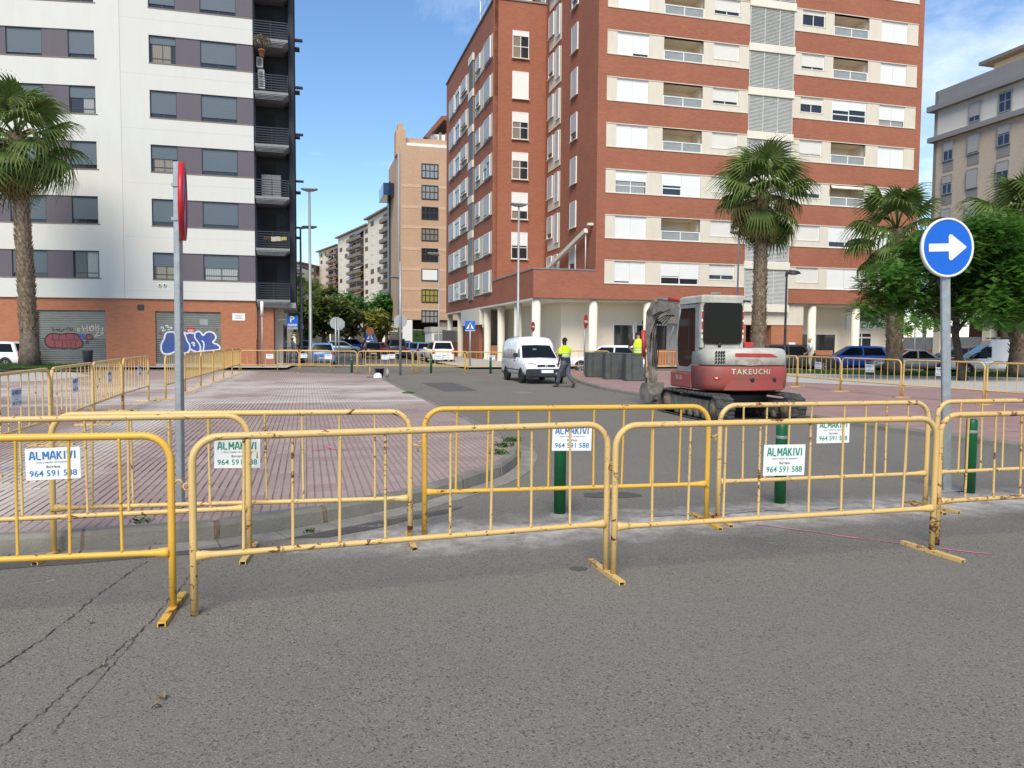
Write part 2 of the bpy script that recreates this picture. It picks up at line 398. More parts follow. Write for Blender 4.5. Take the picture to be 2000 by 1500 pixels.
# vehicles and clothing
def paint(name, col, rough=0.25, metal=0.0, dirt=0.15):
    q = nodes_of(name); n = q.noise(2.3, 6, 0.7); z = q.xyz(q.tc.outputs['Object'])[2]
    f = q.math('MULTIPLY', q.math('ADD', q.ramp(n, 0.45, 0.8), q.math('MULTIPLY', q.math('SUBTRACT', 0.55, z, True), 0.8)), dirt, True)
    q.col(q.mix(f, col, (0.26, 0.23, 0.19))); q.b.inputs['Metallic'].default_value = metal
    q.rough(q.mix(f, rough, 0.7)); q.b.inputs['Coat Weight'].default_value = 0.2; q.b.inputs['Coat Roughness'].default_value = 0.1; q.b.inputs['Specular IOR Level'].default_value = 0.18
    return q.m
paint('paint_white', (0.78, 0.79, 0.79)); paint('paint_blue', (0.02, 0.14, 0.58), 0.3, 0.2); paint('paint_silver', (0.27, 0.30, 0.325), 0.35, 0.5)
paint('paint_black', (0.015, 0.016, 0.018)); paint('paint_dark', (0.05, 0.054, 0.058), 0.35, 0.1); paint('paint_sky', (0.17, 0.32, 0.58), 0.3, 0.3); paint('paint_red', (0.32, 0.025, 0.03))
mat('tail_red', (0.42, 0.015, 0.02), 0.15); mat('lamp_clear', (0.33, 0.35, 0.35), 0.08, spec=0.7); mat('plate_white', (0.78, 0.78, 0.74), 0.5)
mat('trim_black', (0.03, 0.031, 0.033), 0.6, var=0.2, scale=6)
mat('alloy', (0.42, 0.43, 0.44), 0.35, metal=0.7)
mat('skin_dark', (0.055, 0.030, 0.020), 0.55); mat('skin_light', (0.48, 0.28, 0.19), 0.55)
mat('hi_vis', (0.62, 0.92, 0.02), 0.7, var=0.18, scale=9, bump=0.2, bscale=12); mat('reflective_tape', (0.42, 0.44, 0.42), 0.4)
mat('navy_cloth', (0.02, 0.03, 0.08), 0.85, var=0.25, scale=9); mat('grey_cloth', (0.10, 0.105, 0.12), 0.9, var=0.25, scale=10, bump=0.3, bscale=12)
mat('boot_brown', (0.14, 0.085, 0.05), 0.8); mat('maroon_cloth', (0.06, 0.02, 0.022), 0.85); mat('white_cloth', (0.70, 0.68, 0.70), 0.85, var=0.12, scale=8)
mat('hair_black', (0.012, 0.011, 0.011), 0.7); mat('hair_grey', (0.45, 0.43, 0.41), 0.8); mat('beige_cloth', (0.42, 0.36, 0.28), 0.85)
# ---------------------------------------------------------------- ground
def asphalt():
    q = nodes_of('asphalt'); pos = q.geo.outputs['Position']; s = q.xyz(pos)
    big = q.noise(0.28, 5, 0.6, pos); mid = q.noise(2.2, 6, 0.65, pos)
    grit = q.noise(105.0, 4, 0.75, pos); patchy = q.noise(0.9, 5, 0.7, pos)
    vo = q.N.new('ShaderNodeTexVoronoi'); vo.inputs['Scale'].default_value = 100.0; q.L.new(pos, vo.inputs['Vector'])
    c = q.mix(q.ramp(big, 0.35, 0.68), (0.222, 0.204, 0.168), (0.268, 0.247, 0.205))
    c = q.mix(q.math('MULTIPLY', q.ramp(mid, 0.42, 0.75), 0.3), c, (0.25, 0.23, 0.195))
    pit = q.ramp(vo.outputs['Distance'], 0.10, 0.55, (1, 1, 1), (0, 0, 0))
    sep = q.N.new('ShaderNodeSeparateColor'); q.L.new(vo.outputs['Color'], sep.inputs[0])
    c = q.mix(q.math('MULTIPLY', q.ramp(sep.outputs[0], 0.55, 1.0), 0.36), c, (0.46, 0.43, 0.372))
    c = q.mix(q.math('MULTIPLY', q.ramp(sep.outputs[1], 0.62, 0.80), 0.42), c, (0.13, 0.118, 0.10))
    c = q.mix(q.math('MULTIPLY', q.ramp(sep.outputs[2], 0.93, 0.95), 0.70), c, (0.045, 0.040, 0.034))
    c = q.mix(q.math('MULTIPLY', q.ramp(grit, 0.47, 0.36), 0.45), c, (0.07, 0.064, 0.055))
    ml = q.N.new('ShaderNodeMapping'); ml.inputs['Rotation'].default_value = (0, 0, -SA); ml.inputs['Scale'].default_value = (0.10, 0.85, 1); q.L.new(pos, ml.inputs[0])
    lane = q.noise(1.0, 4, 0.6, ml.outputs[0])
    c = q.mix(q.math('MULTIPLY', q.ramp(lane, 0.42, 0.66), 0.34), c, (0.19, 0.175, 0.15))
    c = q.mix(q.math('MULTIPLY', q.ramp(patchy, 0.48, 0.70), 0.30), c, (0.17, 0.158, 0.137))
    # pale cement dust spilled along the cut in front of the bollards
    a = G(560, 1075); b2 = G(1960, 985); dv = (b2 - a).normalized(); nv = Vector((-dv.y, dv.x, 0))
    dist = q.math('SUBTRACT', q.math('ADD', q.math('MULTIPLY', s[0], nv.x), q.math('MULTIPLY', s[1], nv.y)), a.dot(nv) + 0.16)
    wob = q.math('MULTIPLY', q.math('SUBTRACT', mid, 0.5), 0.9)
    dd = q.math('ABSOLUTE', q.math('ADD', dist, wob))
    al = q.math('ADD', q.math('MULTIPLY', s[0], dv.x), q.math('MULTIPLY', s[1], dv.y))
    lim = q.math('MULTIPLY', q.ramp(q.math('SUBTRACT', al, a.dot(dv)), 0.0, 0.9), 1.0)
    dust = q.math('MULTIPLY', q.math('MULTIPLY', q.ramp(dd, 0.10, 0.62, (1, 1, 1), (0, 0, 0)), lim), q.ramp(q.noise(5.0, 5, 0.7, pos), 0.3, 0.6))
    c = q.mix(q.math('MULTIPLY', dust, 0.80), c, (0.56, 0.53, 0.48))
    # scuffed chalky scrapes
    mp = q.N.new('ShaderNodeMapping'); mp.inputs['Scale'].default_value = (0.8, 3.2, 1); mp.inputs['Rotation'].default_value = (0, 0, -0.3); q.L.new(pos, mp.inputs[0])
    sc = q.ramp(q.noise(1.6, 8, 0.72, mp.outputs[0], 0.8), 0.66, 0.74)
    c = q.mix(q.math('MULTIPLY', sc, 0.35), c, (0.42, 0.40, 0.37))
    q.col(c); q.b.inputs['Roughness'].default_value = 0.9; q.b.inputs['Specular IOR Level'].default_value = 0.2
    q.bump(q.math('ADD', grit, q.math('MULTIPLY', pit, 0.5)), 0.55, 0.006)
    return q.m
asphalt()
def paving(name, c1, c2, grooves):
    """red ribbed paving slabs beyond the ones built singly"""
    q = nodes_of(name); pos = q.geo.outputs['Position']; s = q.xyz(pos)
    uu = q.math('ADD', q.math('MULTIPLY', s[0], V.x), q.math('MULTIPLY', s[1], V.y)); vv = q.math('ADD', q.math('MULTIPLY', s[0], U.x), q.math('MULTIPLY', s[1], U.y))
    fu = q.math('FRACT', q.math('DIVIDE', uu, 0.08)); fv = q.math('FRACT', q.math('DIVIDE', vv, 0.4))
    gu = q.ramp(fu, 0.80, 0.84); gv = q.ramp(fv, 0.965, 0.98); g = q.math('MAXIMUM', gu, gv) if grooves else gv
    cell = q.N.new('ShaderNodeTexWhiteNoise'); cb = q.N.new('ShaderNodeCombineXYZ')
    q.L.new(q.math('FLOOR', q.math('DIVIDE', uu, 0.4)), cb.inputs[0]); q.L.new(q.math('FLOOR', q.math('DIVIDE', vv, 0.4)), cb.inputs[1]); q.L.new(cb.outputs[0], cell.inputs['Vector'])
    big = q.noise(0.45, 6, 0.65, pos); mid = q.noise(3.0, 6, 0.7, pos)
    c = q.mix(cell.outputs['Value'], c1, c2)
    c = q.mix(q.math('MULTIPLY', q.ramp(mid, 0.4, 0.7), 0.35), c, tuple(x * 0.7 for x in c1))
    c = q.mix(q.math('MULTIPLY', g, 0.55), c, tuple(x * 0.42 for x in c1))
    return q, c, pos, s, uu, vv, g, big, mid
q, c, pos, s, uu, vv, g, big, mid = paving('paving_far', (0.375, 0.288, 0.257), (0.32, 0.237, 0.21), True)
# cement dust tracked over the plaza: two straight sweeps across and a loose spill
dA = G(480, 786, 0.15); dB = G(480, 756, 0.15)
vA, vB = dA.dot(U), dB.dot(U)
wv = q.math('MULTIPLY', q.math('SUBTRACT', mid, 0.5), 1.4)
spill = 0
for v0, w in ((vA, 0.28), (vB, 0.5)):
    d = q.math('ABSOLUTE', q.math('ADD', q.math('SUBTRACT', vv, v0), q.math('MULTIPLY', wv, 0.25)))
    spill = q.math('MAXIMUM', spill, q.ramp(q.math('DIVIDE', d, w * 2), 0.15, 0.9, (1, 1, 1), (0, 0, 0)))
zone = q.math('MULTIPLY', q.ramp(q.math('DIVIDE', q.math('SUBTRACT', vv, vA - 3.5), 5.0), 0.2, 0.9), q.ramp(q.math('DIVIDE', q.math('SUBTRACT', vv, vB + 1), 9.0), 0.0, 0.8, (1, 1, 1), (0, 0, 0)))
spill = q.math('MAXIMUM', q.math('MULTIPLY', spill, 0.9), q.math('MULTIPLY', zone, q.math('MULTIPLY', q.ramp(big, 0.38, 0.60), 0.8)))
uL = G(250, 830, 0.15).dot(V)
band = q.math('ABSOLUTE', q.math('ADD', q.math('SUBTRACT', uu, uL), q.math('MULTIPLY', wv, 0.35)))
spill = q.math('MAXIMUM', spill, q.math('MULTIPLY', q.ramp(band, 0.35, 1.1, (1, 1, 1), (0, 0, 0)), q.math('MULTIPLY', q.ramp(big, 0.25, 0.5), 0.9)))
spill = q.math('MULTIPLY', spill, q.math('SUBTRACT', 1.0, q.math('MULTIPLY', g, 0.55)))
q.col(q.mix(spill, c, (0.60, 0.55, 0.49))); q.b.inputs['Roughness'].default_value = 0.9; q.b.inputs['Specular IOR Level'].default_value = 0.2
q.bump(q.math('SUBTRACT', 1.0, g), 0.6, 0.008)
# the same stone for the slabs built singly (no drawn grooves)
q = nodes_of('paving_near'); pos = q.geo.outputs['Position']; s = q.xyz(pos); oi = q.N.new('ShaderNodeObjectInfo')
uu = q.math('ADD', q.math('MULTIPLY', s[0], V.x), q.math('MULTIPLY', s[1], V.y))
big = q.noise(0.45, 6, 0.65, pos); mid = q.noise(3.0, 6, 0.7, pos); fine = q.noise(40, 4, 0.7, pos)
c = q.mix(oi.outputs['Random'], (0.385, 0.297, 0.262), (0.30, 0.222, 0.20))
c = q.mix(q.math('MULTIPLY', q.ramp(mid, 0.4, 0.7), 0.4), c, (0.26, 0.185, 0.165)); c = q.mix(q.math('MULTIPLY', q.ramp(fine, 0.45, 0.7), 0.3), c, (0.45, 0.345, 0.31))
band = q.math('ABSOLUTE', q.math('ADD', q.math('SUBTRACT', uu, uL), q.math('MULTIPLY', q.math('SUBTRACT', mid, 0.5), 0.5)))
sp = q.math('MULTIPLY', q.ramp(band, 0.35, 1.1, (1, 1, 1), (0, 0, 0)), q.math('MULTIPLY', q.ramp(big, 0.25, 0.5), 0.92))
q.col(q.mix(sp, c, (0.56, 0.49, 0.40))); q.b.inputs['Roughness'].default_value = 0.9; q.b.inputs['Specular IOR Level'].default_value = 0.2
q.bump(fine, 0.25, 0.004)
mat('paving_bed', (0.16, 0.125, 0.11), 0.95, col2=(0.24, 0.2, 0.175), scale=8, coords='Generated')
q, c, pos, s, uu, vv, g, big, mid = paving('paving_right', (0.36, 0.235, 0.21), (0.31, 0.195, 0.175), False)
fu = q.math('FRACT', q.math('DIVIDE', uu, 0.4))
c = q.mix(q.math('MULTIPLY', q.ramp(fu, 0.95, 0.97), 0.6), c, (0.16, 0.1, 0.085))
q.col(q.mix(q.math('MULTIPLY', q.ramp(big, 0.45, 0.7), 0.3), c, (0.42, 0.30, 0.27))); q.b.inputs['Roughness'].default_value = 0.85; q.b.inputs['Specular IOR Level'].default_value = 0.25
def sheet(name, pts, z, m, kind='structure', parent=None):
    me = bpy.data.meshes.new(name); bm = bmesh.new()
    vs = [bm.verts.new((p[0], p[1], z)) for p in pts]; f = bm.faces.new(vs)
    bm.normal_update()
    if f.normal.z < 0: f.normal_flip()
    bmesh.ops.triangulate(bm, faces=[f]); bm.to_mesh(me); bm.free(); me.materials.append(m)
    o = obj(name, me, parent)
    if kind: o['kind'] = kind
    return o
road = sheet('road', [(-900, -60), (900, -60), (900, 1800), (-900, 1800)], 0.0, MATS['asphalt'])
ZL, ZR = 0.15, 0.11
# the left plaza's kerb, foot of the upstand, measured from left to right and then back along the street
KL = [G(-420, 1105), G(-200, 1096), G(0, 1085), G(140, 1078), G(280, 1069), G(380, 1061), G(490, 1048), G(570, 1036), G(640, 1023), G(700, 1011), G(778, 995), G(831, 981), G(887, 964), G(930, 951), G(962, 940), G(992, 926), G(1010, 911), G(1019, 895), G(1016, 880), G(1006, 870)] + \
     [G(x, y, 0.12) for x, y in ((988, 858), (948, 836), (907, 813), (868, 796), (835, 781), (800, 766), (781, 756), (757, 744), (738, 733))]
KL = [Vector((p.x, p.y, 0)) for p in KL]
KR = [G(x, y) for x, y in ((2300, 925), (2050, 886), (1877, 863), (1700, 838), (1562, 817), (1400, 794), (1268, 778), (1210, 768), (1177, 762), (1140, 752), (1116, 743), (1108, 735), (1106, 727))]
KR = [Vector((p.x, p.y, 0)) for p in KR]
def resample(pts, step):
    out = [pts[0].copy()]; acc = 0.0
    for a, b in zip(pts, pts[1:]):
        L = (b - a).length; pos = 0.0
        while acc + (L - pos) >= step:
            pos += step - acc; acc = 0.0; out.append(a.lerp(b, pos / L))
        acc += L - pos
    out.append(pts[-1].copy()); return out
def smooth_line(pts, n=2):
    for _ in range(n):
        o = [pts[0]]
        for a, b in zip(pts, pts[1:]): o += [a.lerp(b, .25), a.lerp(b, .75)]
        pts = o + [pts[-1]]
    return pts
def inward(pts, side):
    out = []
    for i, p in enumerate(pts):
        t = (pts[min(i+1, len(pts)-1)] - pts[max(i-1, 0)]).normalized()
        out.append(Vector((-t.y, t.x, 0)) * side)
    return out
def kerb(name, line, z, side, step, m, kw=0.14, gutter=None):
    root = thing(name, None, None); root['kind'] = 'structure'
    pts = resample(line, step); nn = inward(pts, side)
    for i in range(len(pts) - 1):
        a, b, na, nb = pts[i], pts[i+1], nn[i], nn[i+1]
        if (b - a).length < 0.2: continue
        t = (b - a).normalized(); gap = 0.014 if i % 3 else 0.034
        j = random.uniform(-0.008, 0.008); jz = random.uniform(-0.006, 0.006)
        a2, b2 = a + t * gap, b - t * gap; ring = []
        for p, n in ((a2, na), (b2, nb)):
            ring.append([p + n*j + Vector((0,0,-.05)), p + n*(j+.02) + Vector((0,0,z-.03+jz)), p + n*(j+.045) + Vector((0,0,z+.004+jz)), p + n*kw + Vector((0,0,z+.006+jz)), p + n*kw + Vector((0,0,-.05))])
        MB().loft(ring, True, True, False).build('kerb_stone', m, root)
    g = MB()                                               # mortar between the stones
    g.loft([[p + n*0.008 + Vector((0,0,-.04)), p + n*0.024 + Vector((0,0,z-.033)), p + n*0.05 + Vector((0,0,z-.004)), p + n*(kw-.01) + Vector((0,0,z-.008)), p + n*(kw-.01) + Vector((0,0,-.04))] for p, n in zip(pts, nn)], True, True, False)
    g.build('mortar', MATS['mortar'], root)
    if gutter:
        gp = resample(line, 0.5); gn = inward(gp, -side)
        for i in range(len(gp) - 1):
            a, b = gp[i], gp[i+1]; t = (b - a).normalized()
            if (b - a).length < 0.15 or a.y > 17: continue
            w = gutter * random.uniform(0.94, 1.04)
            MB().loft([[p - n*0.0 + Vector((0,0,-.02)), p + Vector((0,0,.012)), p + n*w + Vector((0,0,.007)), p + n*w + Vector((0,0,-.02))] for p, n in ((a + t*.006, gn[i]), (b - t*.006, gn[i+1]))], True, True, False).build('gutter_slab', MATS['gutter_concrete'], root)
    return pts
mat('gutter_concrete', (0.30, 0.28, 0.235), 0.9, col2=(0.19, 0.178, 0.155), scale=3, bump=0.3, bscale=50)
mat('mortar', (0.21, 0.16, 0.11), 0.95, var=0.4, scale=20)
mat('kerb_concrete', (0.235, 0.222, 0.185), 0.9, col2=(0.17, 0.16, 0.135), scale=2.4, bump=0.35, bscale=45)
KLs = smooth_line(KL, 2); KRs = smooth_line(KR, 1)
kerb('kerb', KLs, ZL, 1, 1.0, MATS['kerb_concrete'], gutter=0.24)
kerb('kerb', KRs, ZR, -1, 1.0, MATS['kerb_concrete'])
inl = [p + n * 0.13 for p, n in zip(KLs, inward(KLs, 1))]
far_l = GX(480, 37.0); far_ll = GX(-600, 33.0)
plaza = sheet('plaza_pavement', inl + [far_l, far_ll, (-40, 9, 0)], ZL - 0.022, MATS['paving_bed'])
inr = [p + n * 0.13 for p, n in zip(KRs, inward(KRs, -1))]
plaza_r = sheet('plaza_pavement', inr + [GX(1130, 42), GX(1200, 44), GX(1560, 36), (32, 30, 0), (40, 12, 0)], ZR, MATS['paving_right'])
# single ribbed slabs near the viewer, joined ones behind, drawn ones further off
def inside(poly, x, y):
    c = False; j = len(poly) - 1
    for i in range(len(poly)):
        a, b = poly[i], poly[j]
        if (a[1] > y) != (b[1] > y) and x < (b[0]-a[0]) * (y-a[1]) / (b[1]-a[1]) + a[0]: c = not c
        j = i
    return c
poly_l = [(p[0], p[1]) for p in inl + [far_l, far_ll, Vector((-40, 9, 0))]]
def slab_mb(M=None, mb=None):
    mb = mb or MB()
    for k in range(5):
        x0 = -0.2 + k*0.08 + 0.004; x1 = x0 + 0.064; y0, y1 = -0.195, 0.195
        vs = [(x0,y0,-.02),(x1,y0,-.02),(x1,y1,-.02),(x0,y1,-.02),(x0+.003,y0+.003,0),(x1-.003,y0+.003,0),(x1-.003,y1-.003,0),(x0+.003,y1-.003,0)]
        mb.add(vs, [(4,5,6,7),(0,1,5,4),(1,2,6,5),(2,3,7,6),(3,0,4,7)], False, M)
    return mb
slab_me = slab_mb().mesh('slab', MATS['paving_near'])
cells = []
for i in range(-60, 30):
    for j in range(8, 110):
        c = V * (i * 0.4 + 0.2) + U * (j * 0.4 + 0.2)
        if c.y < 5 or c.y > 30: continue
        px = 1000 + 1500 * c.x / c.y
        if px < -120: continue
        if all(inside(poly_l, *(c + V*a + U*b).to_2d()) for a in (-.21, .21) for b in (-.21, .21)): cells.append(c)
cells.sort(key=lambda c: c.length)
for c in cells[:300]:
    obj('paving_slab', slab_me, plaza, M=T(c.x, c.y, ZL + random.choice((0, 0, 0, 0, -.004, .003)) + random.uniform(-.002, .002)) @ RZ(SA + random.uniform(-.006, .006)) @ RX(random.uniform(-.008, .008)) @ RY(random.uniform(-.008, .008)))
mb = MB()
for c in cells[300:]:
    if c.y < 19: slab_mb(T(c.x, c.y, ZL + random.uniform(-.003, .003)) @ RZ(SA) @ RX(random.uniform(-.005, .005)), mb)
so = mb.build('paving_slabs_behind', MATS['paving_far'], plaza, fix=False); so['kind'] = 'stuff'
# cut-edge slabs: a flush sheet that the ribs stand on, level with the slabs a hair lower
sheet('paving_edge', inl + [far_l, far_ll, (-40, 9, 0)], ZL - 0.006, MATS['paving_far'], None, plaza).location.z = 0
# grass, footpaths, street surfaces
sheet('footpath', [GX(-300, 24), GX(80, 27), GX(180, 31), GX(130, 35), GX(-500, 33)], ZL + 0.004, MATS['concrete_pale'])
sheet('footpath', [GX(-600, 39), GX(560, 42.0), GX(600, 60), GX(300, 60), GX(-600, 50)], 0.13, MATS['concrete_pale'])
sheet('footpath', [GX(1520, 31.0), GX(2150, 24), GX(2300, 32), GX(2100, 39.5), GX(1500, 39.5)], ZR + 0.006, MATS['concrete_pale'])
def grass_strip(pts, z, label, n):
    base = sheet('grass_bed', pts, z, MATS['grass_green'])
    mb = MB(); P = [(p[0], p[1]) for p in pts]; xs = [p[0] for p in P]; ys = [p[1] for p in P]; k = 0
    while k < n:
        x, y = random.uniform(min(xs), max(xs)), random.uniform(min(ys), max(ys))
        if not inside(P, x, y): continue
        k += 1; a = random.uniform(0, 6.28); h = random.uniform(.05, .14); w = .02; dx, dy = math.cos(a)*w, math.sin(a)*w; l = random.uniform(-.05, .05)
        mb.add([(x-dx, y-dy, z), (x+dx, y+dy, z), (x+l, y+l*.5, z+h)], [(0, 1, 2)])
    g = mb.build('grass', MATS['grass_green'], fix=False); tag(g, label, 'grass', kind='stuff')
grass_strip([GX(-260, 32), GX(170, 34.5), GX(190, 39), GX(-300, 38)], 0.32, 'short green grass round the tall palm by the grey roller doors', 9000)
grass_strip([GX(1500, 39.6), GX(2150, 35.5), GX(2200, 41), GX(1500, 43.5)], 0.13, 'strip of lawn in front of the parked cars beyond the barriers', 12000)
# patches and marks lying on the asphalt
mat('asphalt_new', (0.115, 0.112, 0.106), 0.9, var=0.25, scale=30, bump=0.3, bscale=90, coords='Generated')
_q = nodes_of('paint_worn'); _q.b.inputs['Base Color'].default_value = (0.52, 0.50, 0.45, 1); _q.b.inputs['Roughness'].default_value = 0.85
_q.L.new(_q.math('MULTIPLY', _q.ramp(_q.noise(9.0, 8, 0.75, _q.geo.outputs['Position']), 0.44, 0.68), 0.75), _q.b.inputs['Alpha'])
mat('pink_spray', (0.85, 0.16, 0.36), 0.8, col2=(0.42, 0.20, 0.22), scale=30, lo=0.42, hi=0.6)
_q = nodes_of('crack_black'); _q.b.inputs['Base Color'].default_value = (0.03, 0.028, 0.025, 1); _q.b.inputs['Roughness'].default_value = 0.95
_q.L.new(_q.ramp(_q.noise(14.0, 6, 0.75, _q.geo.outputs['Position']), 0.36, 0.50), _q.b.inputs['Alpha'])
mat('stain_dark', (0.105, 0.098, 0.088), 0.85, var=0.3, scale=9)
def blob(c, rx, ry, rz=0, n=26, j=0.25):
    o = []
    for k in range(n):
        a = 2*math.pi*k/n; r = 1 + random.uniform(-j, j) * 0.5
        x, y = rx*r*math.cos(a), ry*r*math.sin(a); o.append((c.x + x*math.cos(rz) - y*math.sin(rz), c.y + x*math.sin(rz) + y*math.cos(rz), 0))
    return o
sheet('asphalt_patch', [G(824, 748), G(884, 747), G(932, 763), G(869, 765)], 0.004, MATS['asphalt_new'], None, road)
sheet('oil_stain', blob(G(1195, 967), 0.33, 0.16, 0.1), 0.004, MATS['stain_dark'], None, road)
sheet('oil_stain', blob(G(1130, 1111), 0.07, 0.05), 0.004, MATS['stain_dark'], None, road)
sheet('damp_stain', [G(-150, 1102), G(60, 1092), G(200, 1082), G(330, 1074), G(440, 1064), G(470, 1066), G(390, 1082), G(280, 1090), G(215, 1096), G(120, 1104), G(60, 1108), G(-150, 1125)], 0.004, MATS['stain_dark'], None, road)
sheet('damp_stain', [G(560, 1052), G(650, 1034), G(760, 1016), G(830, 1002), G(905, 990), G(870, 1004), G(800, 1016), G(730, 1034), G(640, 1050)], 0.004, MATS['stain_dark'], None, road)
sheet('paint_mark', [G(997, 766), G(1020, 764), G(1041, 767), G(1018, 770)], 0.005, MATS['paint_worn'], None, road)
def ribbon(name, pts, w, m, parent, z=0.005, jit=0.0, step=0.12, smooth=False):
    P = resample([Vector((p[0], p[1], 0)) for p in pts], step); N_ = inward(P, 1); mb = MB(); vs = []
    for i, (p, n) in enumerate(zip(P, N_)):
        o = n * random.uniform(-jit, jit); ww = w * random.uniform(0.35, 1.5) if jit else w
        vs += [tuple(p + o + n*ww/2 + Vector((0,0,z))), tuple(p + o - n*ww/2 + Vector((0,0,z)))]
    mb.add(vs, [(2*i, 2*i+1, 2*i+3, 2*i+2) for i in range(len(P)-1)])
    return mb.build(name, m, parent)
ck = MATS['crack_black']
ribbon('crack', [G(290, 1097), G(262, 1113), G(210, 1150), G(170, 1180), G(100, 1238), G(50, 1272), G(0, 1304), G(-120, 1380)], 0.007, ck, road, jit=0.012, step=0.03)
ribbon('crack', [G(402, 1088), G(372, 1120), G(355, 1146), G(325, 1178), G(300, 1208), G(272, 1238), G(240, 1262), G(190, 1305), G(140, 1340), G(90, 1388), G(40, 1428), G(0, 1462), G(-60, 1510)], 0.0065, ck, road, jit=0.012, step=0.03)
ribbon('crack', [G(270, 1240), G(242, 1275), G(205, 1318), G(170, 1356), G(130, 1400), G(104, 1435)], 0.0045, ck, road, jit=0.008, step=0.03)
ribbon('crack', [G(1260, 1009), G(1400, 1006), G(1500, 998), G(1560, 1000), G(1650, 994), G(1760, 992), G(1830, 986)], 0.012, ck, road, jit=0.02, step=0.07)
ribbon('crack', [G(855, 1045), G(900, 1042), G(1000, 1036), G(1100, 1026), G(1180, 1018)], 0.008, ck, road, jit=0.02, step=0.07)
pk = MATS['pink_spray']
ribbon('chalk_line', [G(1475, 1025), G(1560, 1035), G(1655, 1049), G(1762, 1062)], 0.026, pk, road, jit=0.008)
ribbon('chalk_line', [G(1835, 1072), G(1890, 1078), G(1935, 1083)], 0.022, pk, road, jit=0.008)
ribbon('chalk_line', [G(608, 879, .15), G(650, 878, .15), G(680, 879, .15)], 0.03, pk, plaza, z=ZL+0.006, jit=0.01)
ribbon('chalk_line', [G(640, 872, .15), G(652, 879, .15)], 0.05, pk, plaza, z=ZL+0.006, jit=0.01)
ribbon('chalk_line', [G(1950, 842, .11), G(1990, 843, .11), G(2030, 844, .11)], 0.05, pk, plaza_r, z=ZR+0.006, jit=0.01)
wt = MATS['paint_worn']
for a, b in (((1020, 775), (1046, 778)), ((1038, 783), (1072, 787)), ((936, 790), (958, 785)), ((1090, 765), (1130, 771)), ((820, 783), (868, 790)), ((850, 772), (890, 782)), ((1140, 1005), (1210, 1010)), ((1000, 790), (1040, 786)), ((960, 778), (985, 772)), ((1480, 905), (1530, 901)), ((660, 1048), (740, 1052)), ((62, 1142), (108, 1134)), ((175, 1152), (190, 1148)), ((560, 1085), (610, 1078)), ((1500, 1062), (1545, 1066)), ((690, 1030), (760, 1024))):
    ribbon('paint_mark', [G(*a), G((a[0]+b[0])/2, (a[1]+b[1])/2 + random.uniform(-3, 3)), G(*b)], random.uniform(.03, .08), wt, road, z=0.0055, jit=0.03, step=0.08)
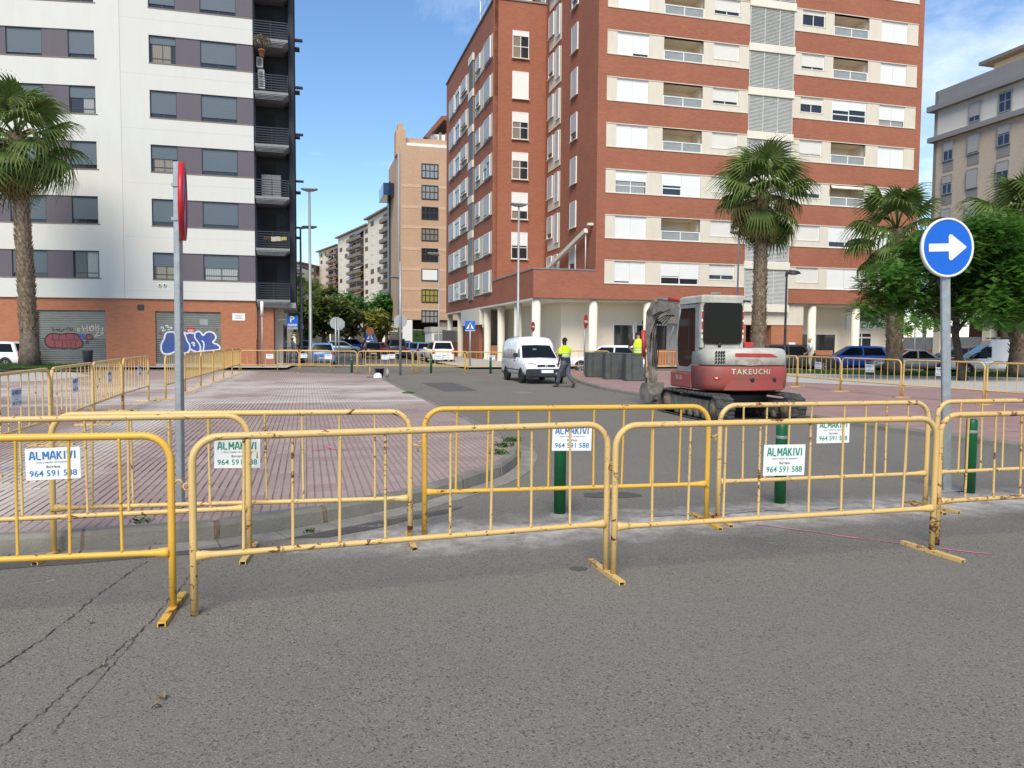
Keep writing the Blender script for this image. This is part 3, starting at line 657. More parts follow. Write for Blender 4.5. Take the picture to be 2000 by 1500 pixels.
# ---------------------------------------------------------------- buildings
MC = {}
def cached(key, fn):
    if key not in MC: MC[key] = fn()
    return MC[key]
def r3(*a): return tuple(round(x, 3) for x in a)
class Fac:
    """one upright wall plane of a building: t along the wall, z up, y into the building"""
    def __init__(s, root, M): s.r, s.M = root, M
    def slab(s, name, t0, t1, z0, z1, m, y0=0.0, y1=0.3):
        return MB().box(t0, t1, y0, y1, z0, z1, s.M).build(name, MATS[m], s.r)
    def window(s, t0, t1, z0, z1, shut=1.0, y=0.06, leaves=2, fr='white_frame', sh='shutter_white', gl='glass_dark', box=0.0, trans=0.0, name='window', split=None, sill=None, curtain=None, fw=0.05):
        w, h = t1 - t0, z1 - z0
        def frame():
            mb = MB(); mb.box(0, fw, 0, .08, 0, h).box(w-fw, w, 0, .08, 0, h).box(fw, w-fw, 0, .08, 0, fw).box(fw, w-fw, 0, .08, h-fw, h)
            for k in range(1, leaves): x = w*k/leaves; mb.box(x-fw*.5, x+fw*.5, 0.042, .08, fw, h-fw)
            if trans: mb.box(fw, w-fw, 0.044, .08, h*trans, h*trans+fw)
            return mb.mesh('window', MATS[fr], False)
        o = obj(name, cached(r3(w, h, fw, trans) + (leaves, fr), frame), s.r, M=s.M @ T(t0, y, z0))
        def pane(): return MB().quad((fw, .064, fw), (w-fw, .064, fw), (w-fw, .064, h-fw), (fw, .064, h-fw)).mesh('pane', MATS[gl], False)
        obj('pane', cached(r3(w, h, fw) + (gl, 'pane'), pane), o)
        if curtain:
            a, b, cm = curtain
            obj('curtain', cached(r3(w, h, a, b) + (cm,), lambda: MB().quad((w*a, .060, fw), (w*b, .060, fw), (w*b, .060, h-fw), (w*a, .060, h-fw)).mesh('curtain', MATS[cm], False)), o)
        lv = shut if isinstance(shut, (list, tuple)) else [shut]
        n = len(lv)
        for k, f in enumerate(lv):
            if f <= 0: continue
            a, b = fw + (w-2*fw)*k/n + (0.012 if k else 0), fw + (w-2*fw)*(k+1)/n - (0.012 if k < n-1 else 0); hh = (h-2*fw) * f
            obj('shutter', cached(r3(a, b, h, hh) + (sh,), lambda: MB().box(a, b, .012, .04, h-fw-hh, h-fw+.002).mesh('shutter', MATS[sh], False)), o)
        if sill: obj('sill', cached(r3(w) + ('sill', sill), lambda: MB().box(-.06, w+.06, -.09, .02, -.05, 0).mesh('sill', MATS[sill], False)), o)
        return o
    def railing(s, t0, t1, z0, z1, m='white_frame', g='glass_rail', y=0.04):
        w, h = t1 - t0, z1 - z0
        def rail():
            mb = MB().box(0, w, 0, .06, h-.06, h).box(0, w, 0, .06, 0, .05)
            for x in (0, w/2-.03, w-.06): mb.box(x, x+.06, .002, .058, .05, h-.06)
            return mb.mesh('railing', MATS[m], False)
        o = obj('railing', cached(r3(w, h) + ('rail', m), rail), s.r, M=s.M @ T(t0, y, z0))
        obj('pane', cached(r3(w, h) + ('railpane', g), lambda: MB().quad((.06, .03, .05), (w-.06, .03, .05), (w-.06, .03, h-.06), (.06, .03, h-.06)).mesh('pane', MATS[g], False)), o)
    def recess(s, t0, t1, z0, z1, d, m, name='loggia', y0=0.02):
        # five inner faces of an open loggia
        mb = MB(); e = 0.0
        mb.quad((t0, d, z0), (t1, d, z0), (t1, d, z1), (t0, d, z1)); mb.quad((t0, y0, z0), (t0, d, z0), (t0, d, z1), (t0, y0, z1))
        mb.quad((t1, d, z0), (t1, y0, z0), (t1, y0, z1), (t1, d, z1)); mb.quad((t0, d, z1), (t1, d, z1), (t1, y0, z1), (t0, y0, z1)); mb.quad((t0, y0, z0), (t1, y0, z0), (t1, d, z0), (t0, d, z0))
        o = obj(name, mb.mesh(name, MATS[m], False), s.r); o.matrix_local = s.M
        return o
mat('glass_rail', (0.30, 0.32, 0.31), 0.12, spec=0.5, var=0.15, scale=1.5)
mat('boot_sill', (0.20, 0.16, 0.13), 0.7)
mat('opening_dark', (0.10, 0.075, 0.055), 0.6)

# ===== red brick apartment block with the arcade
Kp = PD(1165, 400, 49.85); RED = Vector((Kp.x, Kp.y, 0))
red = thing('apartment_building', 'red brick apartment block with cream window bands standing on round cream columns', 'building', RED, SA)
F1 = Fac(red, Matrix.Identity(4))
S0, FH, SH, NF = 5.42, 2.91, 1.55, 9
TE = 24.8
cols = [('pair', 1.3, 3.5), ('log', 4.55, 7.4), ('small', 8.15, 10.05), ('small', 14.85, 16.65), ('log', 17.35, 20.2), ('pair', 21.25, 23.45)]
closed = {(0, 1), (2, 1), (0, 4), (1, 4), (4, 4), (7, 1)}
rnd = random.Random(3)
sh_over = {(2, 0): (.45, .45), (4, 5): (.72, .72), (0, 0): (.93, 1), (5, 0): (1, .9), (0, 2): (.72,), (4, 2): (.82,), (6, 2): (.78,), (6, 3): (.25,), (5, 3): (.84,), (4, 3): (.45,), (2, 3): (.72,), (3, 3): (.93,), (2, 5): (1, 1), (1, 3): (1,), (0, 3): (1,), (5, 2): (1,), (3, 2): (1,), (1, 2): (1,)}
F1.slab('pilaster', 0, 0.6, 4.42, 33, 'brick_red', 0, .3)
F1.slab('pilaster', 24.35, TE, 4.42, 33, 'brick_red', 0, .3)
for k in range(NF):
    z = S0 + k * FH
    for a, b in ((0.6, 10.8), (14.25, 24.35)):
        F1.slab('brick_band', a, b, (z - FH + SH) if k else 4.42, z, 'brick_red', 0.012, .3)
        F1.slab('ledge', a, b, z, z + .05, 'cream_stone', -.03, .3)
        F1.slab('lintel', a, b, z + SH - .05, z + SH, 'cream_stone', -.004, .3)
    z0, z1 = z + .05, z + SH - .05
    for a0, a1, idx in ((0.6, 10.8, (0, 1, 2)), (14.25, 24.35, (3, 4, 5))):
        edge = a0
        for i in idx:
            kd, t0, t1 = cols[i]
            F1.slab('stone_panel', edge, t0, z0, z1, 'cream_stone', .03, .3); edge = t1
            if kd == 'small':
                F1.slab('stone_panel', t0, t1, z0, z0 + .42, 'cream_stone', .03, .3)
                lv = sh_over.get((k, i), (rnd.choice([1, 1, .8, .75]),))
                F1.window(t0, t1, z0 + .42, z1, lv, .10, 2, sill='cream_stone', sh='shutter_white')
            elif kd == 'pair':
                lv = sh_over.get((k, i), (1, 1))
                F1.window(t0, t1, z0, z1, lv, .10, 2, sh='shutter_bright', trans=.33, curtain=(.05, .95, 'curtain_white') if lv[0] < .8 else None)
            elif (k, i) in closed:
                F1.window(t0 + .02, t1 - .02, z0, z1, ((1, .98) if (k, i) == (0, 4) else (.55, 1) if (k, i) == (2, 1) else (.62, .74) if (k, i) == (0, 1) else (.75, .75) if (k, i) == (1, 4) else (.48, .40)), .05, 2, sh='shutter_bright', trans=.32, fw=.07)
            else:
                F1.recess(t0, t1, z0, z1, 1.5, 'cream_wall')
                F1.window(t0 + .3, t1 - 1.0, z0 + .02, z1 - .35, (.55,) if rnd.random() < .5 else (1,), 1.40, 2, name='balcony_door')
                F1.railing(t0, t1, z0, z0 + .62)
        F1.slab('stone_panel', edge, a1, z0, z1, 'cream_stone', .03, .3)
    # louvred stair tower strip
    mb = MB(); zz = z - 1.15; mb.box(10.8, 14.25, .10, .14, zz + .02, zz + FH - .5, F1.M)
    n = 26
    for j in range(n):
        q0 = zz + .03 + (FH - .56) * j / n
        mb.add([(10.84, .03, q0), (14.21, .03, q0), (14.21, .09, q0 + .07), (10.84, .09, q0 + .07)], [(0, 1, 2, 3)])
    for x in (10.82, 11.92, 13.05, 14.19): mb.box(x, x + .04, .0, .1, zz + .02, zz + FH - .5)
    mb.build('louvre_panel', MATS['louvre_white'], red)
    F1.slab('stone_band', 10.75, 14.3, zz - .48, zz + .02, 'cream_column', -.06, .3)
for z, t in ((8.0, 5.0), (10.9, 20.0), (13.8, 20.0), (16.7, 20.0), (19.6, 20.0)): pass
# awning of an upper loggia
aw = MB()
for j in range(14):
    x0, x1 = 17.45 + j*.19, 17.45 + (j+1)*.19
    z = S0 + 2*FH + SH - .1; aw.add([(x0, -.12, z - .18), ((x0+x1)/2, -.12, z - .23), (x1, -.12, z - .18), (x1, .02, z), (x0, .02, z)], [(0, 1, 2, 3, 4)])
aw.build('awning', MATS['cream_column'], red)
# recessed flank wall, the wing's front and the wing's side
N1 = facade(1065, 340, RED, SA + R(90))[0]
WP = RED + U * N1; WW = -facade(963, 330, WP, SA)[0]; WL = 20.5
ROOF = 27.45
F2 = Fac(red, T(0, 0, 0) @ RZ(R(90)) @ Matrix.Scale(-1, 4, (0, 1, 0)))          # t runs back along the flank; y>0 lies inside
F3 = Fac(red, T(-WW, N1, 0)); F4 = Fac(red, T(-WW, N1, 0) @ F2.M)
F2.slab('flank_wall', 0.3, N1, 4.42, 33, 'brick_red', 0.0, .3)
for k in range(10):
    z = 6.35 + k * 3.0
    F2.window(3.75, 5.0, z + .2, z + 2.0, (1,) if k % 3 else (.72,), -.10, 1, sill='cream_stone', sh='shutter_pale')
    F2.slab('stone_panel', 7.4, 10.2, z - .8, z + 1.75, 'cream_stone', -.05, .02)
    F2.window(8.9, 10.1, z + .1, z + 1.75, (.8,) if k % 2 else (1,), -.16, 1, sill='cream_stone', sh='shutter_pale')
    F2.window(7.5, 8.3, z - .4, z + 1.75, (1,), -.16, 1, sh='shutter_pale')
    F2.window(11.2, 12.3, z - .2, z + 1.75, (.82,) if k % 2 == 0 else (1,), -.10, 1, sill='cream_stone', sh='shutter_pale')
F3.slab('wing_wall', 0, WW, 6.0, ROOF, 'brick_red', 0, .3)
F3.slab('coping', -.08, WW, ROOF, ROOF + .12, 'slab_grey', -.08, .35)
wl_ = [(.18, 'c'), (1, 0), (.36, 'c'), (.3, 'c'), (.70, 'c'), (.5, 0)]
tw0 = WW - 2.72; tw1 = WW - 1.42
for k in range(6):
    top = 25.25 - k * 3.04
    f, cu = wl_[k]
    F3.window(tw0, tw1, top - 2.05, top, (f,), -.10, 2, trans=.42, sill='cream_stone', sh='shutter_bright', curtain=(.06, .5, 'curtain_beige') if cu else None)
F4.slab('side_wall', 0, WL, 4.42, ROOF, 'brick_red', .05, .35)
F4.slab('coping', 0, WL, ROOF, ROOF + .12, 'slab_grey', -.06, .35)
for k in range(7):
    top = 25.05 - k * 2.98
    if k < 7 or True:
        F4.slab('stone_panel', .35, 6.6, top - 1.75, top, 'cream_stone', -.02, .1)
        F4.window(.7, 2.9, top - 1.7, top - .08, (.97, .94) if k != 3 else (.3, .5), -.13, 2, sh='shutter_pale', trans=.35)
        F4.window(4.4, 5.9, top - 1.25, top - .08, (.75 if k % 2 else .9,), -.13, 1, sill='cream_stone', sh='shutter_pale')
        F4.slab('stone_panel', 9.6, 18.6, top - 1.75, top, 'cream_stone', -.02, .1)
        F4.window(9.9, 12.2, top - 1.35, top - .08, (.8, .8), -.13, 2, sill='cream_stone', sh='shutter_pale')
        F4.window(12.9, 15.0, top - 1.7, top - .08, (.2,), -.13, 2, gl='glass_blue')
        F4.window(15.6, 18.2, top - 1.7, top - .08, (.95, 1), -.13, 2, sh='shutter_pale')
        mb = MB(); mb.box(7.3, 8.9, .0, .06, top - 2.0, top + .35, F4.M)
        for j in range(18): mb.box(7.32, 8.88, -.06, .01, top - 1.98 + j*.128, top - 1.93 + j*.128, F4.M)
        mb.build('louvre_panel', MATS['lamp_grey'], red)
        F4.slab('stone_band', 7.2, 9.0, top + .35, top + .95, 'cream_column', -.12, .1)
# core volumes and roofs (closed behind the walls)
MB().box(.3, TE, 1.9, N1 + 8, 4.5, 32.9).build('core', MATS['brick_red'], red)
MB().box(-WW + .35, .2, N1 + .3, N1 + WL, 4.5, ROOF - .4).build('core', MATS['brick_red'], red)
MB().box(-WW + .3, .25, N1 + .3, N1 + WL, ROOF - .4, ROOF - .3).build('roof', MATS['concrete'], red)
F1.slab('end_wall', TE - .3, TE - .001, 4.42, 33, 'brick_red', .3, N1 + 8)
# penthouse and roof aerial frame over the wing
ph = MB().box(-WW + 2.3, .0, N1 + 4, N1 + 12, ROOF, ROOF + 2.6).build('penthouse', MATS['cream_wall'], red)
MB().prism([(-WW + 1.9, ROOF + 2.4), (-.01, ROOF + 3.8), (-.01, ROOF + 4.1), (-WW + 1.9, ROOF + 2.7)], N1 + 3.6, N1 + 12.3).build('roof', MATS['slab_grey'], ph)
rl = MB()
for x, y in ((-WW + .3, N1 + .6), (-WW + .3, N1 + 6), (-WW + 2.1, N1 + .6)): rl.tube([(x, y, ROOF), (x, y, ROOF + 2.4)], .05, 6)
for z in (1.3, 2.4): rl.tube([(-WW + .3, N1 + 6, ROOF + z), (-WW + .3, N1 + .6, ROOF + z), (-.6, N1 + .6, ROOF + z)], .04, 6)
rl.build('clothes_frame', MATS['white_frame'], red)
# first-floor terrace over the arcade corner
MB().box(-WW, 0, 0, .3, 4.42, 6.22).build('terrace_parapet', MATS['brick_red'], red)
MB().box(-WW, -WW + .3, .3, N1, 4.42, 6.22).build('terrace_parapet', MATS['brick_red'], red)
MB().box(-WW - .04, 0, -.04, .34, 6.22, 6.30).build('coping', MATS['slab_grey'], red)
MB().box(-WW - .04, -WW + .34, .34, N1, 6.22, 6.30).build('coping', MATS['slab_grey'], red)
MB().box(-WW + .3, .3, .3, N1, 4.42, 4.75).build('terrace_floor', MATS['concrete'], red)
aw = thing('awning', 'long folded white awning sloping over the red block\'s first floor terrace', 'awning', RED, SA)
MB().box(-.12, .12, 0, 9.6, -.14, .14, T(-.35, .9, 8.9) @ RX(R(-12))).build('cassette', MATS['cream_column'], aw)
MB().tube([(-.3, 1.1, 6.3), (-.3, 1.1, 8.9)], .035, 6).build('post', MATS['white_frame'], aw)
MB().box(-.35, .3, .5, .8, 9.2, 9.35).build('bracket', MATS['cream_column'], aw)
_fp = [RED + V*a + U*b for a, b in ((-9, -2.6), (27, -2.6), (27, 3), (1, 3), (1, 42), (-9, 42))]
sheet('footpath', _fp, 0.115, MATS['concrete_pale'])
# ground floor: soffit, back walls, columns, shops
MB().box(-WW + .01, TE, .3, 8.0, 4.30, 4.42).build('soffit', MATS['cream_column'], red)
MB().box(-WW + .01, .3, 8.0, N1 + WL, 4.30, 4.42).build('soffit', MATS['cream_column'], red)
MB().box(1.6, 11.8, 2.4, 2.7, 0, 4.3).build('shop_wall', MATS['cream_wall'], red)
MB().box(-1.2, 1.6, 2.42, 2.7, 0, 4.3).build('shop_wall', MATS['cream_wall'], red)
MB().box(-1.5, -1.2, 2.4, 26, 0, 4.3).build('shop_wall', MATS['cream_wall'], red)
MB().box(15.6, 25.2, 2.4, 2.7, 0, 4.3).build('shop_wall', MATS['cream_wall'], red)
def column(t, y, r=.28):
    o = MB().lathe([(r+.04, 0), (r+.04, .25), (r, .3), (r, 4.3)], 20).build('column', MATS['cream_column'], red, (t, y, 0))
for px in (1051, 1163, 1270, 1381): column(facade(px, 640, RED, SA)[0], .45)
for px in (1593, 1679, 1766): column(facade(px, 640, RED, SA)[0], .45)
for yy in (5.2, 10.0, 14.6): column(-WW + .45, yy)
for yy in (26.0, 31.5): column(-WW + .45, yy)
for t in (3.9, 5.0): pass
MB().box(2.35, 3.2, .2, .5, 0, 1.15).build('plinth_wall', MATS['brick_orange'], red)
MB().box(4.3, 9.0, .2, .5, 0, 1.15).build('plinth_wall', MATS['brick_orange'], red)
MB().box(16.6, 18.1, .1, .4, 0, 1.15).build('plinth_wall', MATS['brick_orange'], red)
MB().box(-WW + .2, -WW + .5, 16.6, 23.5, 0, 3.0).build('plinth_wall', MATS['brick_red'], red)
MB().box(-WW, -WW + .6, 15.6, 23.6, 3.0, 4.42).build('stone_band', MATS['cream_column'], red)
for yy in (7.2, 11.6): MB().box(-WW + .1, -WW + .9, yy, yy + .4, 0, 1.3).build('plinth_wall', MATS['brick_orange'], red)
# shop front behind the second column
so = F1.window(2.2, 7.0, 0.2, 2.9, (0,), 2.3, 3, fr='white_frame', gl='glass_dark', name='shop_window', fw=.09)
MB().box(6.2, 7.05, 2.24, 2.28, .2, 2.95).build('curtain', MATS['grey_render'], red)
# entrance block between the louvre strip and the right-hand arcade
MB().box(10.8, 15.7, .25, 3.4, 2.9, 4.42).build('stone_band', MATS['cream_stone'], red)
MB().box(13.2, 15.7, .3, 3.4, 0, 2.9).build('entrance_wall', MATS['brick_orange'], red)
MB().box(11.2, 13.2, 2.2, 2.4, 0, 2.9).build('entrance_door', MATS['glass_dark'], red)
MB().box(10.8, 11.2, .3, 3.4, 0, 2.9).build('entrance_wall', MATS['brick_orange'], red)
MB().box(14.6, 15.1, .24, .3, 1.0, 1.7).build('letter_box', MATS['white_frame'], red)
F1.window(16.6, 20.0, 0.2, 2.35, (0,), 2.3, 2, gl='glass_dark', name='shop_window')
F1.window(21.4, 23.2, 0.0, 2.5, (0,), 2.3, 2, gl='glass_dark', trans=.82, name='shop_door', fw=.1)
MB().box(20.9, 24.0, 2.3, 2.39, 2.75, 4.0).build('shop_sign', MATS['white_sign'], red)
F1.window(21.8, 23.6, 3.25, 4.2, (0,), 2.22, 1, gl='glass_dark', name='vent_window')

# ===== white block with slate panels and brick ground floor (left)
FO = PD(240, 400, 42.3); FO.z = 0
white = thing('apartment_building', 'white apartment block with slate window bands, brick base and graffitied roller doors', 'building', FO, 0)
AA = R(7)
WB = Fac(white, RZ(SA)); WA = Fac(white, RZ(AA + R(180)) @ Matrix.Scale(-1, 4, (0, 1, 0)))
LB = facade(497, 400, FO, SA)[0]
ta = lambda px, py: -facade(px, py, FO, AA)[0]
zB = 3.86
PB = [(295, 345), (392, 463)]; 
wt_ = [facade(x, 440, FO, SA)[0] for x in (297, 349, 396, 466)]
at_ = [ta(x, 430) for x in (192, 140, 90, 20)]
wtop, wh = 6.42, 1.50
shB = {(0, 0): .5, (0, 1): .52, (1, 1): .88, (2, 0): .5, (4, 0): .28, (4, 1): .84}
shA = {(0, 0): .02, (3, 0): .42, (1, 0): .86, (1, 1): .9, (4, 1): .92}
LAe = 24.0
for k in range(8):
    z1 = wtop + k * 2.93; z0 = z1 - wh; zb = (z0 - 2.93 + wh) if k else zB
    for F, L in ((WB, LB), (WA, LAe)):
        F.slab('white_band', 0.0, L, zb, z0, 'white_panel', 0, .3)
        F.slab('ledge', wt_[0] - .02 if F is WB else at_[0] - .1, L, z0 - .02, z0 + .03, 'boot_sill', -.025, .28)
        F.slab('filler', 0.0, wt_[0] - .02 if F is WB else at_[0] - .1, z0, z0 + .03, 'white_panel', 0, .3)
    WB.slab('white_panel', 0, wt_[0], z0 + .03, z1, 'white_panel', 0, .3)
    WB.slab('slate_panel', wt_[1], wt_[2], z0 + .03, z1, 'purple_panel', .05, .3)
    WB.slab('slate_panel', wt_[3], LB, z0 + .03, z1, 'purple_panel', .05, .3)
    WB.window(wt_[0], wt_[1], z0 + .03, z1, (shB.get((k, 0), .86),), .10, 2, fr='dark_frame', sh='shutter_blue', gl='glass_dark', fw=.045, curtain=(.12, .8, 'curtain_beige') if k in (0, 2, 4) else None, trans=.17)
    WB.window(wt_[2], wt_[3], z0 + .03, z1, (shB.get((k, 1), .86),), .10, 2, fr='dark_frame', sh='shutter_blue', gl='glass_dark', fw=.045, curtain=(.05, .95, 'curtain_white') if k == 0 else None, trans=.17)
    WA.slab('white_panel', 0, at_[0], z0 + .03, z1, 'white_panel', 0, .3)
    t = at_[0]; i = 0
    while t < LAe - 4:
        a, b = t + (at_[1] - at_[0]), t + (at_[2] - at_[0]); e = t + (at_[3] - at_[0])
        WA.window(t, a, z0 + .03, z1, (shA.get((k, i), .86),), .10, 2, fr='dark_frame', sh='shutter_blue', fw=.045, trans=.17, curtain=(.1, .5, 'curtain_white') if (k, i) in ((0, 0), (3, 0)) else None)
        WA.slab('slate_panel', a, b, z0 + .03, z1, 'purple_panel', .05, .3)
        WA.window(b, e, z0 + .03, z1, (shA.get((k, i + 1), .86),), .10, 2, fr='dark_frame', sh='shutter_blue', fw=.045, trans=.17)
        WA.slab('slate_panel', e, e + 1.3, z0 + .03, z1, 'purple_panel', .05, .3); t = e + 1.3; i += 2
    WA.slab('slate_panel', t, LAe, z0 + .03, z1, 'purple_panel', .05, .3)
    WB.slab('panel_joint', 0.0, LB, z0 + (1.5 if k else .9) * 0 - .62, z0 - .61, 'concrete_pale', -.002, .01)
# thin vertical joint on the fold
MB().box(-.012, .012, -.006, .05, zB, 30, RZ(SA)).build('panel_joint', MATS['concrete_pale'], white)
MB().box(.05, LB - .02, .45, 8.5, zB - .02, 29.5, RZ(SA)).build('core', MATS['purple_panel'], white)
MB().box(.05, LAe, .45, 14, zB - .02, 29.5, WA.M).build('core', MATS['purple_panel'], white)
# brick ground floor with two roller doors
dt = [facade(x, 650, FO, SA)[0] for x in (303, 431)]; da = [ta(x, 650) for x in (71, 205)]
ztop = 3.18
WB.slab('brick_wall', 0, dt[0], 0, zB, 'brick_orange', .12, .5); WB.slab('brick_wall', dt[1], LB, 0, zB, 'brick_orange', .12, .5); WB.slab('brick_wall', dt[0], dt[1], ztop, zB, 'brick_orange', .12, .5)
WA.slab('brick_wall', 0, da[1], 0, zB, 'brick_orange', .12, .5); WA.slab('brick_wall', da[0], LAe, 0, zB, 'brick_orange', .12, .5); WA.slab('brick_wall', da[1], da[0], ztop, zB, 'brick_orange', .12, .5)
mat('roller_steel', (0.22, 0.235, 0.225), 0.5, metal=0.45, var=0.18, scale=1.6)
def roller(F, t0, t1, lo=.28):
    mb = MB(); n = 24; h = (ztop - lo) / n
    for j in range(n):
        z = lo + j*h; P = [(.26, 0), (.225, .25), (.222, .7), (.26, .97)]
        for (ya, fa), (yb, fb) in zip(P, P[1:]):
            mb.add([(t0, ya, z+fa*h), (t1, ya, z+fa*h), (t1, yb, z+fb*h), (t0, yb, z+fb*h)], [(0,1,2,3)], False, F.M)
    o = mb.build('roller_door', MATS['roller_steel'], white); F.slab('threshold', t0, t1, 0, lo, 'concrete', .1, .4)
roller(WB, dt[0], dt[1]); roller(WA, da[1], da[0])
vt = facade(274, 600, FO, SA); WB.slab('air_vent', vt[0] - .17, vt[0] + .17, vt[1] - .15, vt[1] + .15, 'dark_frame', .09, .14)
pt = facade(466, 619, FO, SA); pl = WB.slab('street_plaque', pt[0] - .34, pt[0] + .34, pt[1] - .2, pt[1] + .2, 'white_sign', .09, .14)
for dz, w in ((.07, .2), (0, .14), (-.08, .24)): MB().box(pt[0] - w, pt[0] + w, .084, .09, pt[1] + dz - .012, pt[1] + dz + .012, WB.M).build('plaque_line', MATS['print_grey'], pl)
for px in (312, 322):
    p = facade(px, 557, FO, SA); MB().lathe([(.05, -.02), (.09, -.02), (.09, .06), (.05, .06), (.05, -.02)], 14, WB.M @ T(p[0], 0, p[1]) @ RX(R(90)), cap=False).build('vent_pipe', MATS['cream_column'], white)
    MB().lathe([(.05, 0), (.05, .01)], 12, WB.M @ T(p[0], 0, p[1]) @ RX(R(90))).build('vent_hole', MATS['dark_interior'], white)
# corner balconies
BE = LB; BW = facade(565, 400, FO, SA)[0] - LB
MB().box(BE + .02, BE + BW + .35, 2.0, 2.3, zB - .1, 30, RZ(SA)).build('rear_wall', MATS['dark_cladding'], white)
MB().box(BE - .15, BE + .02, .3, 2.0, zB, 30, RZ(SA)).build('cheek_wall', MATS['slab_grey'], white)
MB().box(BE + BW + .0, BE + BW + .3, 1.2, 9, zB - .2, 30, RZ(SA)).build('side_wall', MATS['dark_cladding'], white)
bz = [facade(530, y, FO, SA)[1] for y in (590, 493)]
for k in range(9):
    zf = 3.95 + k * 2.93
    o = MB().loft([[(BE + .05, .0, zf), (BE + BW, .0, zf), (BE + BW, 2.0, zf), (BE + .05, 2.0, zf)], [(BE + .05, .0, zf - .14), (BE + BW, .0, zf - .14), (BE + BW, 2.0, zf - .14), (BE + .05, 2.0, zf - .14)], [(BE + .05, .25, zf - .32), (BE + BW - .3, .3, zf - .32), (BE + BW - .3, 2.0, zf - .32), (BE + .05, 2.0, zf - .32)]], True, True, False, RZ(SA)).build('balcony_slab', MATS['slab_grey'], white)
    for j in range(4): MB().box(BE + .1, BE + BW - .12 - j*.06, .02 + j*.06, .05 + j*.06, zf - .2 - j*.06, zf - .18 - j*.06, RZ(SA)).build('slat', MATS['lamp_grey'], o)
    rl = MB()
    for j in range(7): rl.box(BE + .06, BE + BW, .02, .06, zf + .1 + j*.135, zf + .14 + j*.135, RZ(SA))
    for x in (.06, BW * .5, BW - .04): rl.box(BE + x, BE + x + .035, .06, .1, zf, zf + .96, RZ(SA))
    for j in range(7): rl.box(BE + BW - .04, BE + BW, .1, 1.3, zf + .1 + j*.135, zf + .14 + j*.135, RZ(SA))
    rl.build('railing', MATS['rail_dark'], white)
    MB().box(BE + .25, BE + 1.1, 1.97, 2.0, zf + .02, zf + 2.2, RZ(SA)).build('balcony_door', MATS['dark_interior'], white)
    MB().box(BE + BW + .3, BE + BW + .62, 2 + (k % 3), 2.6 + (k % 3), zf + 1.0, zf + 1.1, RZ(SA)).build('awning_box', MATS['dark_frame'], white)
    MB().box(BE + BW + .3, BE + BW + .8, 5 , 5.4, zf + 1.9, zf + 1.98, RZ(SA)).build('awning_box', MATS['slab_grey'], white)
# corner base beneath the balconies, set back, and the street side
MB().box(BE, BE + .95, .6, 6, 0, zB - .35, RZ(SA)).build('brick_wall', MATS['brick_orange'], white)
MB().box(BE + .95, BE + 1.4, 2.5, 14, 0, zB - .35, RZ(SA)).build('side_wall', MATS['cream_wall'], white)
for j in range(3): MB().box(BE + 1.4, BE + 1.43, 4 + j*3, 5.6 + j*3, .2, 2.6, RZ(SA)).build('shop_door', MATS['glass_dark'], white)
MB().box(BE, BE + BW + .3, .6, 9, zB - .35, zB - .05, RZ(SA)).build('soffit', MATS['concrete_pale'], white)
# things standing on the balconies
def bal(px, py, y): 
    t, z = facade(px, py, FO, SA); return FO + Vector((t*V.x + y*U.x, t*V.y + y*U.y, z))
for i, (px, py, lab) in enumerate(((505, 109, 'upper'), (508, 134, 'middle'), (509, 152, 'lowest'))):
    o = thing('air_conditioner', f'white outdoor air conditioner unit, {lab} of the three beside the balcony rail', 'air conditioner', bal(px, py, 1.0) - Vector((0, 0, .3)), SA, 'air conditioners on the white block\'s balcony')
    MB().bbox(-.18, .18, 0, .3, 0, .6, .02).build('casing', MATS['white_frame'], o); MB().box(-.11, .11, -.01, .0, .1, .5).build('grille', MATS['grey_render'], o)
q = thing('potted_plant', 'dry pale flowering plant spilling over the topmost balcony rail in view', 'plant', bal(511, 80, -.02) - Vector((0, 0, .9)), SA)
MB().lathe([(.12, 0), (.18, .35), (.2, .35), (.2, .4)], 12).build('pot', MATS['brick_orange'], q)
mb = MB(); rr = random.Random(5)
for j in range(420):
    a = rr.uniform(0, 6.28); e = rr.uniform(-.6, 1.4); r = .52 * rr.random() ** .4; c = Vector((math.cos(a)*math.cos(e)*r*.95, math.sin(a)*math.cos(e)*r*.5, .85 + math.sin(e)*r*.8)); d = Vector((rr.uniform(-1, 1), rr.uniform(-1, 1), rr.uniform(-1, 1))).normalized() * .07; n = d.cross(Vector((.3, .5, .8))).normalized() * .03
    mb.add([c - d, c + n, c + d, c - n], [(0, 1, 2, 3)])
mb.build('blossom', MATS['dry_flower'], q, fix=False); MB().tube([(0, 0, .35), (0, 0, .9)], .03, 6).build('stem', MATS['tree_bark'], q)
for px, py, w, nm, lab in ((528, 352, .6, 'storage_cabinet', 'grey plastic cabinet standing on a dark corner balcony'),):
    o = thing(nm, lab, 'cabinet', bal(px, py, 1.2) - Vector((0, 0, .75)), SA)
    for s_ in (-1, 1): MB().bbox(min(0, s_*.55), max(0, s_*.55), 0, .4, 0, 1.3, .02).build('door', MATS['slab_grey'], o)
o = thing('laundry', 'orange and yellow cloths hung over a dark balcony rail', 'laundry', bal(533, 462, -.03), SA)
for j, (x, w, h, m) in enumerate(((-.5, .35, .2, 'maroon_cloth'), (-.1, .5, .26, 'beige_cloth'), (.35, .4, .2, 'curtain_yellow'))):
    mb = MB(); n = 6
    vs = [(x + w*i/n, .01*math.sin(i*1.7) + (-.02 if k else 0.0), -h*k - .02*math.sin(i)) for k in (0, 1) for i in range(n+1)]
    mb.add(vs, [(i, i+1, i+n+2, i+n+1) for i in range(n)], True); mb.build('cloth', MATS[m], o)

